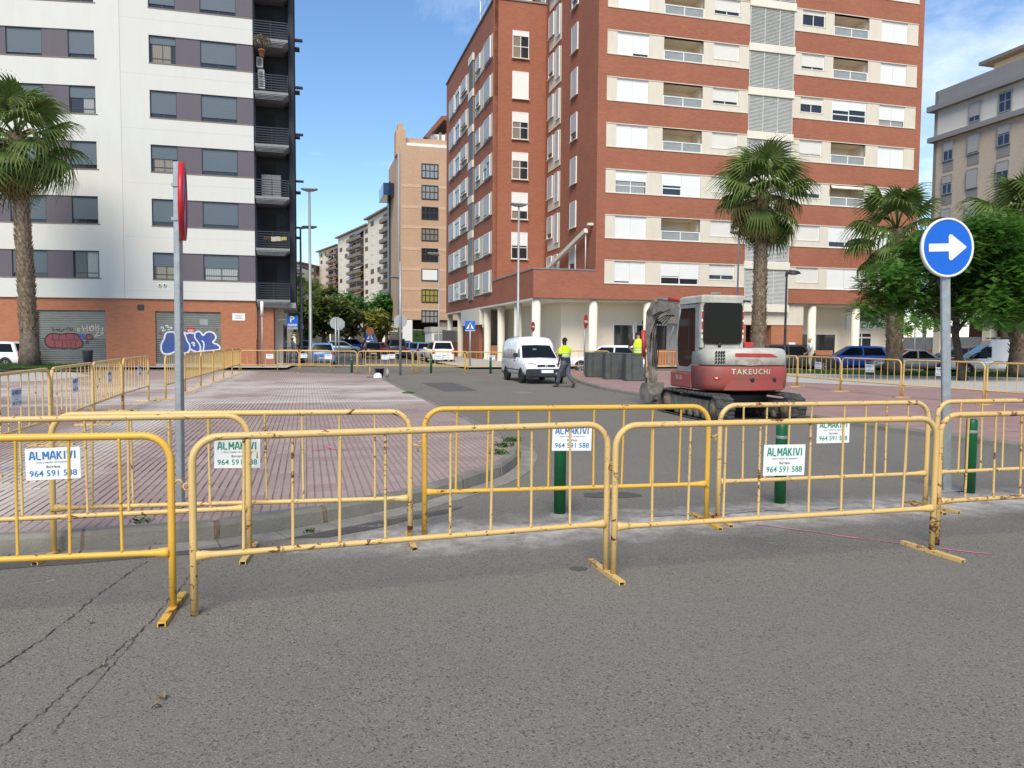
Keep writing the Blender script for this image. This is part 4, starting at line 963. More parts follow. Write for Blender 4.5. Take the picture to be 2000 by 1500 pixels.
# ===== tan brick tower
TB = PD(779, 400, 110); TB.z = 0
tan = thing('apartment_building', 'narrow tan brick apartment tower with one column of dark gridded windows', 'building', TB, SA)
FT = Fac(tan, Matrix.Identity(4)); ztan = facade(800, 284, TB, SA)[1]
FT.slab('front_wall', 0, 12, 4.6, ztan, 'brick_tan', 0, .4)
MB().box(.02, 12, .4, 14, 4.6, ztan - .6).build('core', MATS['brick_tan'], tan)
MB().box(-.25, .0, 11, 13.5, 4.6, ztan - 3).build('drain_strip', MATS['dark_frame'], tan)
MB().tube([(-.02, -.1, 0), (-.02, -.1, ztan - 1)], .16, 8).build('drain_pipe', MATS['grey_render'], tan)
MB().box(-1.6, .0, 6, 13, ztan - 6, ztan - 4.2).build('glass_balcony', MATS['glass_blue'], tan)
twx = [facade(x, 430, TB, SA)[0] for x in (823, 856)]
rows = [(320, 349, 'curtain_white', (0, 0)), (362, 390, 'curtain_white', (0, 0)), (404, 429, None, (0, 0)), (446, 471, 'curtain_beige', (0, 0)), (485, 511, None, (0, 0)), (525, 549, None, (1,)), (565, 591, 'curtain_yellow', (0, 0)), (606, 631, 'curtain_white', (0, 0))]
for a, b, cu, sh in rows:
    z1 = facade(840, a, TB, SA)[1]; z0 = facade(840, b, TB, SA)[1]
    FT.window(twx[0], twx[1], z0, z1, sh, -.10, 4, fr='dark_frame', trans=.48, fw=.14, curtain=(.05, .95, cu) if cu else None, sh='shutter_bright')
    FT.slab('brick_course', .3, 12, z0 - 1.35, z0 - .95, 'brick_tan_band', -.03, .1)
MB().box(.7, 8.5, 2.5, 10, ztan - .6, ztan + 1.7).build('penthouse', MATS['brick_tan'], tan)
MB().box(.5, 8.2, 1.9, 2.5, ztan + .35, ztan + .85).build('awning', MATS['white_frame'], tan)
MB().box(-.2, 1.2, 1.6, 4, ztan - 1, ztan + 2.5).build('chimney', MATS['brick_tan'], tan)
MB().box(.1, .9, 2, 3.4, ztan + 2.5, ztan + 3.5).build('chimney', MATS['brick_tan'], tan)
MB().box(5.2, 6.2, 4, 5, ztan + 1.7, ztan + 2.6).build('chimney', MATS['grey_render'], tan)
for x in (1.0, 6.5, 11): MB().box(x - .5, x + .5, .4, 1.4, 0, 4.6).build('pier', MATS['brown_block'], tan)
MB().box(.5, 12, 5, 6, 0, 4.6).build('lobby_wall', MATS['dark_interior'], tan)
# cream gabled block showing over the tower and behind the red wing
GB = PD(835, 400, 150); GB.z = 0
gab = thing('apartment_building', 'cream gabled building peeping out between the tan tower and the red wing', 'building', GB, SA)
zg = facade(850, 262, GB, SA)[1]
MB().box(0, 10, 0, 10, 0, zg).build('wall', MATS['cream_wall'], gab)
MB().prism([(-.8, zg - .8), (2.6, zg + 3.4), (10, zg + 3.4), (10, zg + 2.6), (3, zg + 2.6), (-.2, zg - 1.0)], -.8, 10).build('roof', MATS['roof_tile'], gab)
for x in (2.2, 3.4): MB().box(x, x + .5, -.05, .02, zg - 3.5, zg + .3).build('window', MATS['slab_grey'], gab)

# ===== stepped slabs of flats far down the street
def flats(px0, px1, ytop, Y0, Y1, label, wallm, kinds, fh_px):
    a = PD(px0, 600, Y0); b = PD(px1, 600, Y1); a.z = b.z = 0
    ang = math.atan2(b.y - a.y, b.x - a.x); L = (b - a).length
    o = thing('apartment_building', label, 'building', a, ang, 'tall slabs of flats far down the street')
    F = Fac(o, Matrix.Identity(4)); H = PD(px0, ytop, Y0).z
    F.slab('front_wall', 0, L, 0, H, wallm, 0, .5); MB().box(0.05, L, .5, 14, 0, H - .5).build('core', MATS[wallm], o)
    MB().box(-1.0, L + .1, -1.2, 14, H, H + .45).build('roof', MATS['brown_block'], o)
    n = int((H - 14) / 3.0)
    rr = random.Random(int(px0))
    for k in range(n):
        z = H - 1.0 - k * 3.0
        for kd, f0, f1 in kinds:
            t0, t1 = L*f0, L*f1
            if kd == 'w':
                op = rr.random() < .45
                obj('window', cached(r3(t1-t0) + ('farwin', op), lambda: MB().box(0, t1-t0, 0, .1, 0, 1.5).mesh('window', MATS['opening_dark' if op else 'shutter_white'], False)), o, M=T(t0, -.07, z - 1.6))
            else:
                MB().box(t0, t1, -1.3, .02, z - 2.75, z - 2.55).box(t0, t1, -1.35, -1.25, z - 2.55, z - 1.55).build('balcony', MATS['brown_block'], o)
                obj('balcony_door', cached(r3(t1-t0) + ('far_recess_panel',), lambda: MB().box(0, t1-t0, 0, .1, 0, 2.5).mesh('balcony_door', MATS['opening_dark'], False)), o, M=T(t0, -.06, z - 2.5))  # full-width dark panel: door and the recess's shade painted as one colour
                if rr.random() < .3: MB().quad((t0, -.2, z - .1), (t1, -.2, z - .1), (t1, -1.5, z - 1.2), (t0, -1.5, z - 1.2)).build('awning', MATS[rr.choice(['curtain_yellow', 'paint_sky', 'beige_cloth', 'brick_orange'])], o)
    return o
flats(719, 772, 430, 250, 222, 'beige slab of flats with red balconies, tallest beside the tan tower', 'beige_block', [('w', .12, .24), ('w', .38, .50), ('b', .60, .95)], 19)
flats(661, 722, 466, 305, 268, 'beige slab of flats with awnings, middle of the far row', 'beige_block', [('w', .06, .15), ('w', .24, .33), ('b', .40, .60), ('b', .62, .84), ('w', .88, .96)], 15.6)
flats(623, 663, 493, 350, 322, 'beige slab of flats, lowest of the far row', 'beige_block', [('w', .10, .2), ('w', .32, .42), ('b', .52, .74), ('b', .78, .98)], 13.7)
flats(583, 626, 513, 330, 352, 'brown brick slab of flats behind the street lamps', 'brown_block', [('w', .5, .68), ('w', .8, .96)], 13)
flats(571, 588, 520, 300, 300, 'pale slab of flats against the dark balconies at the street end', 'beige_block', [('b', .1, .5), ('b', .55, .95)], 15)

# ===== sand and grey office-like block (right)
RB = PD(1819, 400, 74); RB.z = 0
grey = thing('apartment_building', 'sand brick block with dark grey cornice and tall blue windows beyond the trees', 'building', RB, SA)
FR = Fac(grey, RZ(R(-90)))          # side along the street, running toward the viewer
RA = SA - R(90)
ft = lambda px, py: facade(px, py, RB, RA)
zt = [ft(1822, y)[1] for y in (182, 210, 270)]
LR = 40
FR.slab('parapet', 0, LR, zt[1], zt[0], 'grey_render', .0, .4); FR.slab('cornice', -.5, LR, zt[1] - .5, zt[1], 'grey_render', -.5, .4)
FR.slab('upper_wall', 0, LR, zt[2], zt[1] - .5, 'pale_render', .0, .4); FR.slab('cornice', -.4, LR, zt[2] - .45, zt[2], 'grey_render', -.4, .4)
FR.slab('brick_wall', 0, LR, 4.8, zt[2] - .45, 'brick_sand', .0, .4)
MB().box(.05, 16, -LR, -.4, 4.8, zt[0] - .3).build('core', MATS['brick_sand'], grey)
MB().box(0, 16, -.4, 0, 4.8, zt[0]).build('rear_wall', MATS['brick_sand'], grey)
ph = MB().box(2.5, 14, -LR, -4, zt[0] - .3, zt[0] + 1.5).build('penthouse', MATS['cream_wall'], grey)
MB().box(1.6, 15, -LR, -3.2, zt[0] + 1.5, zt[0] + 1.8).build('roof', MATS['brown_block'], ph)
cw = []
for a, b, off, in ((1842, 1862, 0), (1889, 1912, 1), (1946, 1972, 0)):
    cw.append((ft(a, 330)[0], ft(b, 330)[0], off))
d = cw[2][0] - cw[1][0]
cw += [(cw[2][0] + d*.95*j, cw[2][1] + d*.95*j, j % 2) for j in (1, 2, 3)]
zr = zt[2] - .45
for ci, (a, b, off) in enumerate(cw):
    for k in range(7):
        top = zr - .35 - k * 3.05
        if top < 6: break
        sh = [.45, .95, .4, 1.0, .5, 1, .6][(k*2 + ci) % 7]
        FR.window(a, b, top - 1.75, top, (sh,), -.12, 2, fr='lamp_grey', gl='glass_blue', sh='shutter_pale', trans=.5, fw=.09)
        FR.slab('spandrel', a, b, top - 2.7, top - 1.75, 'grey_render', -.03, .1)
    if ci: FR.window(a, b, zt[2] + .25, zt[1] - .9, (.75 if ci == 1 else .05,), -.12, 2, fr='lamp_grey', gl='glass_blue', sh='shutter_pale', trans=.5, fw=.09)
FR.slab('stone_band', -.4, LR, 4.2, 4.8, 'pale_render', -.4, .5)
for j in range(7): MB().box(.1, .9, -(1.5 + j*5.5), -(.7 + j*5.5), 0, 4.2).build('pier', MATS['cream_column'], grey)
MB().box(5, 5.3, -LR, 0, 0, 4.2).build('ground_wall', MATS['brick_red'], grey)
MB().box(.2, .5, -LR, 8, 0, 1.1).build('low_wall', MATS['brick_orange'], grey)
MB().box(.28, .36, -LR, 8, 1.1, 2.3).build('fence_panel', MATS['sign_back'], grey)
# ---------------------------------------------------------------- lettering
def text_mesh(body, size, m, bold=0.0, align='CENTER', ext=0.0, shear=0.0, space=1.0):
    cu = bpy.data.curves.new('lettering', 'FONT'); cu.body = body; cu.size = size; cu.align_x = align; cu.align_y = 'CENTER'
    cu.resolution_u = 2; cu.offset = bold; cu.extrude = ext; cu.shear = shear; cu.space_character = space
    o = bpy.data.objects.new('lettering', cu); COL.objects.link(o)
    dg = bpy.context.evaluated_depsgraph_get()
    me = bpy.data.meshes.new_from_object(o.evaluated_get(dg)); me.materials.clear(); me.materials.append(m)
    me.transform(RX(R(90)))                      # upright, facing -Y
    bpy.data.objects.remove(o); bpy.data.curves.remove(cu)
    return me
# ---------------------------------------------------------------- yellow pedestrian barriers
GLYPH = {'A': [[(0, 0), (.36, 1)], [(.64, 1), (1, 0)], [(.40, 1), (.60, 1)], [(.24, .34), (.76, .34)]], 'L': [[(.08, 1), (.08, .10)], [(.2, .05), (.9, .05)]], 'M': [[(.06, 0), (.06, 1)], [(.12, .95), (.46, .35)], [(.54, .35), (.88, .95)], [(.94, 1), (.94, 0)]], 'K': [[(.08, 0), (.08, 1)], [(.22, .50), (.86, 1)], [(.34, .56), (.92, 0)]], 'I': [[(.5, 0), (.5, 1)]], 'V': [[(0, 1), (.42, .04)], [(.58, .04), (1, 1)]]}
def stencil(word, h, sw, m, w=.72, gap=.22, tall=1.28):
    """stencil capitals made of separate strokes"""
    mb = MB(); x = 0.0; adv = []
    for ch in word: adv.append((ch, x)); x += (h*.30 if ch == 'I' else h*w*(1.15 if ch == 'M' else 1)) + h*gap
    tot = x - h*gap
    for ch, x0 in adv:
        cw = h*.30 if ch == 'I' else h*w*(1.15 if ch == 'M' else 1)
        for (ax, ay), (bx_, by) in GLYPH[ch]:
            p = Vector((x0 + ax*cw - tot/2, (ay - .5)*h*tall)); q_ = Vector((x0 + bx_*cw - tot/2, (by - .5)*h*tall)); d = (q_ - p).normalized(); n = Vector((-d.y, d.x))*sw/2
            mb.add([(p.x + n.x, 0, p.y + n.y), (q_.x + n.x, 0, q_.y + n.y), (q_.x - n.x, 0, q_.y - n.y), (p.x - n.x, 0, p.y - n.y)], [(0, 1, 2, 3)])
    return mb.mesh('lettering', m, False)
SIGN_T = {}
for c in ('green', 'blue'):
    m = MATS['print_' + c]
    SIGN_T[c] = [(stencil('ALMAKIVI', .046, .0105, m), .064), (text_mesh('- venta y alquiler de maquinaria -', .0185, MATS['print_grey'], .0), .014),
                 (text_mesh('Burriana', .027, MATS['print_grey'], .0003), -.020), (text_mesh('964 591 588', .062, m, .0006), -.070)]
def arc_frame(L, h, rc=.16, n=7):
    P = [(0, 0, 0), (0, 0, (h-rc)*.5), (0, 0, h-rc)]
    P += [(rc - rc*math.cos(a), 0, h - rc + rc*math.sin(a)) for a in [math.pi/2*k/n for k in range(1, n+1)]]
    P += [(L*k/6, 0, h) for k in range(1, 6)]
    P += [(L - rc + rc*math.sin(a), 0, h - rc + rc*math.cos(a)) for a in [math.pi/2*k/n for k in range(0, n+1)]]
    P += [(L, 0, (h-rc)*.5), (L, 0, 0)]
    return P
def barrier(a, b, label, group, mt='yellow_worn', sign=None, feet=(1, 1), z=0.0, H=1.1, far=False, hook=True, bars=4, dense=False, signdz=0.0, lean=0.0, flip=False):
    a = Vector((a[0], a[1], z)); b = Vector((b[0], b[1], z)); L = (b - a).length
    o = thing('barrier', label, 'barrier', a, math.atan2(b.y - a.y, b.x - a.x), group)
    lean = lean or random.uniform(-.012, .012)
    if lean: o.rotation_euler = (lean, 0, o.rotation_euler.z)
    M = MATS[mt]; n = 6 if far else 10; Lr = round(L, 1); o.scale = (L / Lr, 1, 1)
    key = (Lr, H, mt, far)
    obj('frame', cached(key + ('fr',), lambda: MB().tube(arc_frame(Lr, H), .0235, n).mesh('frame', M)), o)
    zr = .37
    def rail():
        mb = MB(); mb.tube([(.015, 0, zr), (.05, 0, zr), (.10, 0, zr), (.18, 0, zr), (Lr*.5, 0, zr), (Lr-.18, 0, zr), (Lr-.10, 0, zr), (Lr-.05, 0, zr), (Lr-.015, 0, zr)], [.034, .031, .024, .0195, .0195, .0195, .024, .031, .034], n)
        return mb.mesh('bottom_rail', M)
    obj('bottom_rail', cached(key + ('rl',), rail), o)
    bm_ = cached((mt, H, far, 'bar'), lambda: MB().tube([(0, 0, zr + .01), (0, 0, zr + .03), (0, 0, .7), (0, 0, H - .03), (0, 0, H - .01)], [.014, .0095, .0095, .0095, .014], 5 if far else 8).mesh('bar', M))
    s = Lr / 9.5
    xs = [s*k for k in (1, 2, 3, 4, 5.5, 6.5, 7.5, 8.5)] if not dense else [Lr*k/15 for k in range(1, 15)]
    for x in xs: obj('bar', bm_, o, M=T(x, random.uniform(-.004, .004), 0) @ T(0, 0, .7) @ RY(random.uniform(-.016, .016)) @ RX(random.uniform(-.01, .01)) @ T(0, 0, -.7))
    def foot(): return MB().box(-.024, .024, -.29, .29, .022, .030).box(-.024, -.018, -.29, .29, 0, .022).box(.018, .024, -.29, .29, 0, .022).mesh('foot', M, False)
    for f, x in zip(feet, (0.0, Lr)):
        if f: obj('foot', cached((mt, 'foot'), foot), o, (x, f * .0, 0), rz=random.uniform(-.12, .12))
    if hook and not far:
        hk = cached((mt, 'hook'), lambda: MB().tube([(.02, 0, 0), (.035, 0, .02), (.055, 0, .022), (.066, 0, .008), (.066, 0, -.04)], .006, 6).mesh('hook', MATS['yellow_rusty']))
        obj('hook', hk, o, (Lr, 0, .80)); 
        obj('hook', cached((mt, 'ring'), lambda: MB().tube([(-.02, 0, .02), (-.045, 0, .018), (-.05, 0, 0), (-.045, 0, -.018), (-.02, 0, -.02)], .006, 6).mesh('hook', MATS['yellow_rusty'])), o, (0, 0, .80))
    if sign:
        c, off = sign
        rr_ = 0 if not flip else math.pi
        p = obj('sign_plate', cached(('plate',), lambda: MB().bbox(-.18, .18, -.004, .004, -.118, .118, .002).mesh('sign_plate', MATS['white_sign'])), o, M=T(s*4.75 + off, -.016 if not flip else .016, H - .29 + signdz) @ RZ(rr_) @ RY(random.uniform(-.02, .02)))
        p['label'] = f'white plate with {c} hire firm lettering and phone number'
        for me, dz in SIGN_T[c]: obj('lettering', me, p, (0, -.0065, dz))
    return o
gF = 'barriers in the front row across the road'; gC = 'barriers in the second row across the road'
e1 = G(338, 1193); d1 = Vector((math.cos(R(11)), math.sin(R(11)), 0))
barrier(e1 - d1 * 2.75, e1, 'bright yellow barrier without plate, cut off at the photo\'s left edge', gF, 'yellow_fresh', None)
p2, q2 = G(380, 1202), G(1183, 1120)
barrier(p2, q2, 'front row barrier with rusty bottom rail and no plate', gF, 'yellow_worn', None, (0, 1))
p3, q3 = G(1198, 1128), G(1819, 1080)
barrier(p3, q3, 'front row barrier whose green lettered plate hangs lowest over a bollard', gF, 'yellow_worn', ('green', -.02), (0, 1), signdz=.0)
p4 = G(1829, 1064)
barrier(p4, p4 + V * 2.72, 'heavily rusted front row barrier at the photo\'s right edge', gF, 'yellow_rusty', ('green', .1), (0, 1))
c1 = G(487, 1083)
barrier(c1 - V * 2.72, c1, 'second row barrier beside the left road sign, ending at the kerb, blue lettered plate', gC, 'yellow_worn', ('blue', .0), signdz=-.04)
barrier(G(106, 1084), G(801, 1058), 'second row barrier on the kerb with green lettered plate half hidden', gC, 'yellow_worn', ('green', .0), signdz=-.035)
barrier(G(829, 1043), G(1379, 1021), 'second row bright barrier before the left green bollard with blue lettered plate', gC, 'yellow_fresh', ('blue', .0), (0, 1), signdz=.02)
barrier(G(1402, 1016), G(1806, 994), 'second row barrier behind the arrow sign\'s left, plate hung high', gC, 'yellow_worn', ('green', .05), signdz=.02)
c5 = G(1825, 992)
barrier(c5, c5 + V * 2.72, 'second row barrier crossing in front of the blue arrow sign\'s post', gC, 'yellow_worn', ('green', .05))
gL = 'barriers running back along the left side of the plaza'
Lp = [(-5.92, 8.35), (-6.62, 11.0), (-7.43, 13.6), (-8.25, 16.25), (-8.95, 18.9)]
ll = ['left plaza barrier nearest the photo\'s left edge, plate half in view', 'second barrier back along the left plaza side', 'left plaza barrier with twice as many bars', 'last barrier before the gap in the left plaza line']
for i in range(4):
    barrier(Lp[i], Vector(Lp[i+1]) - (Vector(Lp[i+1]) - Vector(Lp[i])) * .03, ll[i], gL, 'yellow_worn', ('blue', .25 if i == 3 else 0), z=ZL, dense=(i == 2), signdz=-.02)
gM = 'barriers beyond the gap on the left side of the plaza'
ms, me_ = Vector((-8.72, 19.3)), Vector((-12.5, 35.2))
ords = ['first', 'second', 'third', 'fourth', 'fifth', 'sixth']
for i in range(6):
    a, b = ms.lerp(me_, i/6), ms.lerp(me_, (i+.97)/6)
    barrier(a, b, f'{ords[i]} barrier after the gap, counted from the left road sign\'s post', gM, 'yellow_far', None, z=ZL, far=True, dense=i > 0)
gB = 'barriers closing the far end of the side street'
xs = [470, 585, 698, 806, 908, 1012, 1112]
nm = ['barrier in front of the brick corner under the balconies', 'barrier in front of the tall street lamp', 'far barrier right of the two grey sign backs', 'far barrier left of the single grey sign back', 'far barrier before the white people carrier', 'far barrier before the crossing sign, partly behind the van', ]
for i in range(5):
    barrier(GX(xs[i] + 1, 39), GX(xs[i+1] - 1, 39), nm[i], gB, 'yellow_far', ('blue', 0), far=True)
barrier(GX(1014, 39), GX(1113, 39.5), 'far barrier mostly hidden behind the white van', gB, 'yellow_far', None, far=True)
for i, (a, b, l) in enumerate(((542, 646, 'rear doubled barrier left of the grey sign backs'), (714, 816, 'rear doubled barrier behind the middle of the far line'), (820, 914, 'rear doubled barrier before the parked blue car'))):
    barrier(GX(a, 41), GX(b, 41), l, gB, 'yellow_far', ('blue', 0), far=True)
barrier(GX(1085, 37.5), GX(1190, 38.0), 'barrier behind the walking worker', gB, 'yellow_far', None, far=True, z=ZR)
barrier(GX(1262, 37), GX(1340, 38), 'barrier between the last container and the digger', gB, 'yellow_far', None, far=True, z=ZR, dense=True)
gR = 'barriers along the right plaza'
Rp = [(9.85, 30.3), (10.28, 27.6), (10.72, 24.95), (11.42, 22.4), (12.35, 19.95), (13.3, 17.5)]
rl_ = ['right plaza barrier touching the digger\'s rear', 'right plaza barrier in front of the dark car and the pedestrian', 'right plaza barrier in front of the blue car', 'right plaza barrier in front of the tree with the slanting trunk', 'right plaza barrier in front of the white van, at the right edge']
for i in range(5):
    barrier(Rp[i], Vector(Rp[i+1]) - (Vector(Rp[i+1]) - Vector(Rp[i])) * .03, rl_[i], gR, 'yellow_far', ('blue', 0), z=ZR, flip=False)

# ---------------------------------------------------------------- green bollards
def bollard(p, label, h=.86, r=.058):
    o = thing('bollard', label, 'bollard', p, 0, 'green bollards')
    MB().lathe([(r, 0), (r, h*.8), (r, h-.02), (r*.8, h-.004), (.001, h)], 20).build('post', MATS['bollard_green'], o)
    MB().lathe([(r+.002, h-.16), (r+.003, h-.157), (r+.003, h-.130), (r+.002, h-.127)], 20, cap=False).build('reflective_band', MATS['sign_back'], o)
    MB().lathe([(r+.05, 0), (r+.045, .012), (r, .022)], 20, cap=False).build('base_collar', MATS['gutter_concrete'], o)
for p, l in ((G(1093, 1006), 'green bollard in front of the blue lettered plate'), (G(1523, 986), 'green bollard behind the lowest lettered plate'), (G(1893, 966), 'green bollard right of the blue arrow sign'),
             (GX(687, 38.2), 'far green bollard left of the white helmet'), (GX(842, 38.2), 'far green bollard behind the dark asphalt patch'), (GX(958, 38.2), 'far green bollard beside the white van')): bollard(p, l)

# ---------------------------------------------------------------- road signs
def disc(r, t, n=40): return MB().lathe([(r, 0), (r, t)], n, RX(R(90)), smooth=False)
def ring(r0, r1, t0, t1, n=40): return MB().lathe([(r0, t0), (r1, t0), (r1, t1), (r0, t1), (r0, t0)], n, RX(R(90)), cap=False)
o = thing('road_sign', 'round blue sign with white arrow pointing right on grey post', 'road sign', G(1849, 957)); o.rotation_euler = (0, -.046, 0)
MB().bbox(-.05, .05, -.025, .025, 0, 2.62, .008).build('post', MATS['galvanised'], o)
MB().bbox(-.13, .13, -.11, .11, 0, .012, .004).build('base_plate', MATS['galvanised'], o)
hd = bpy.data.objects.new('sign_disc', disc(.325, .02).mesh('sign_disc', MATS['sign_back'])); COL.objects.link(hd); hd.parent = o
hd.matrix_local = T(0, -.03, 2.79) @ RZ(R(10.5))
ring(.312, .336, -.012, .028).build('rim', MATS['white_sign'], hd); 
MB().lathe([(.312, .021), (.001, .022)], 40, RX(R(90)), smooth=False, cap=False).build('blue_face', MATS['sign_blue'], hd)
MB().prism([(-.245, -.042), (.01, -.042), (.01, -.125), (.028, -.145), (.05, -.14), (.235, -.005), (.235, .01), (.05, .145), (.028, .15), (.01, .13), (.01, .047), (-.245, .047)], -.026, -.0235).build('arrow', MATS['white_sign'], hd)
o = thing('road_sign', 'round no parking sign seen edge-on high on a grey post', 'road sign', G(353, 991, ZL), 0); o.rotation_euler = (0, .008, 0)
MB().bbox(-.027, .027, -.04, .04, 0, 3.12, .006).build('post', MATS['galvanised'], o)
hd = bpy.data.objects.new('sign_disc', disc(.335, .02).mesh('sign_disc', MATS['sign_back'])); COL.objects.link(hd); hd.parent = o
hd.matrix_local = T(.045, -.02, 2.77) @ RZ(R(110))
ring(.30, .345, -.015, .03).build('rim', MATS['sign_red'], hd); ring(.24, .31, .021, .024).build('red_border', MATS['sign_red'], hd)
MB().lathe([(.25, .021), (.001, .022)], 36, RX(R(90)), smooth=False, cap=False).build('blue_face', MATS['sign_blue'], hd)
MB().box(-.035, .035, -.027, -.023, -.27, .27, RY(R(45))).build('red_bar', MATS['sign_red'], hd)
for z in (2.60, 2.90): MB().box(-.04, .035, -.05, .05, z, z + .03).build('clamp', MATS['galvanised'], o)
def pole_sign(px, py_c, Y, r, label, shape='round_back', z0=0.0, pole_r=.03, yaw=0, ptop=None):
    g = GX(px, Y, z0); zc = PD(px, py_c, Y).z
    o = thing('road_sign', label, 'road sign', g, yaw)
    MB().tube([(0, 0, 0), (0, 0, (ptop or zc + r*.9) - z0)], pole_r, 8).build('post', MATS['galvanised'], o)
    zc -= z0
    if shape == 'round_back':
        disc(r, .02, 28).mesh('x'); MB().lathe([(r, 0), (r, .02)], 28, T(0, .06, zc) @ RX(R(90)), smooth=False).build('sign_disc', MATS['sign_back'], o)
    elif shape == 'octagon_back':
        MB().lathe([(r*1.08, 0), (r*1.08, .02)], 8, T(0, .06, zc) @ RX(R(90)) @ RZ(R(22.5)), smooth=False).build('sign_plate', MATS['sign_back'], o)
    elif shape == 'crossing':
        p = MB().bbox(-r, r, -.05, -.03, zc - r, zc + r, .004).build('sign_plate', MATS['sign_blue'], o)
        MB().prism([(-r*.78, zc - r*.55), (r*.78, zc - r*.55), (0, zc + r*.75)], -.056, -.052).build('white_triangle', MATS['white_sign'], p)
        MB().box(-.05*r/.3, .05*r/.3, -.062, -.058, zc - r*.3, zc + r*.2).box(-.1*r/.3, .0, -.062, -.058, zc - r*.5, zc - r*.3).box(.02, .1*r/.3, -.062, -.058, zc - r*.5, zc - r*.3).lathe([(.045*r/.3, 0), (.045*r/.3, .004)], 10, T(0, -.058, zc + r*.33) @ RX(R(90))).build('pedestrian_figure', MATS['black_paint'], p)
        MB().box(-r*.96, r*.96, -.056, -.052, zc - r*.96, zc - r*.86).build('white_border', MATS['white_sign'], p)
    elif shape == 'no_entry':
        M = RZ(R(66)); 
        p = MB().lathe([(r, 0), (r, .02)], 28, T(0, 0, zc) @ M @ T(0, -.04, 0) @ RX(R(90)), smooth=False).build('sign_disc', MATS['sign_red'], o)
        MB().box(-r*.72, r*.72, -.065, -.062, zc - r*.17, zc + r*.17, M).build('white_bar', MATS['white_sign'], p)
    elif shape == 'panel_back':
        MB().bbox(-r, r, .04, .06, zc - r*1.5, zc + r*1.5, .004, RZ(R(-58))).build('sign_plate', MATS['sign_back'], o)
    return o
pole_sign(656, 631, 46, .36, 'grey back of a round sign, left of the paired backs', 'round_back', pole_r=.05)
pole_sign(662, 633, 47.5, .36, 'grey back of a stop shaped sign behind the round one', 'octagon_back', pole_r=.045)
pole_sign(782, 627, 36.5, .31, 'single grey back of a round sign on a thick post before the tan tower', 'round_back', pole_r=.055, ptop=5.4)
pole_sign(918, 637, 46, .30, 'blue pedestrian crossing sign before the arcade', 'crossing', pole_r=.05)
pole_sign(1039, 638, 46, .30, 'red no entry sign above the van roof, turned aside', 'no_entry', pole_r=.03)
pole_sign(1141, 628, 36.5, .32, 'red no entry sign between the two workers, turned aside', 'no_entry', z0=ZR, pole_r=.035)
pole_sign(1236, 640, 36.0, .16, 'narrow grey sign back beside the standing worker\'s head', 'panel_back', z0=ZR, pole_r=.025)
o = pole_sign(723, 658, 78, .42, 'small blue crossing sign under an orange one, far down the street', 'crossing', pole_r=.05)
MB().lathe([(.42, 0), (.42, .02)], 24, T(0, -.04, PD(723, 647, 78).z) @ RX(R(90)), smooth=False).build('sign_disc', MATS['brick_orange'], o)
o = thing('parking_sign', 'blue parking sign with white P hung from the brick corner', 'sign', PD(571, 629, 45.5), R(8))
MB().bbox(-.32, .32, 0, .16, -.28, .36, .02).build('sign_box', MATS['sign_blue'], o)
MB().bbox(-.30, .30, 0, .14, -.44, -.30, .01).build('lower_panel', MATS['grey_render'], o)
obj('lettering', text_mesh('P', .5, MATS['white_sign'], .012), o, (-.02, -.01, .14))
for j in range(3): MB().box(-.27, .27, -.006, -.002, -.14 - j*.05, -.115 - j*.05).build('print_line', MATS['white_sign'], o)
MB().box(-1.6, -.36, .06, .12, .1, .16).build('bracket', MATS['galvanised'], o)
# tall marker post against the brick corner
o = thing('marker_post', 'thin grey post with white cylinder top against the brick corner', 'post', GX(513, 43.2)); MB().tube([(0, 0, 0), (0, 0, 3.2)], .04, 8).build('post', MATS['galvanised'], o); MB().lathe([(.09, 3.0), (.09, 3.75), (.02, 3.8)], 12).build('head', MATS['white_sign'], o)

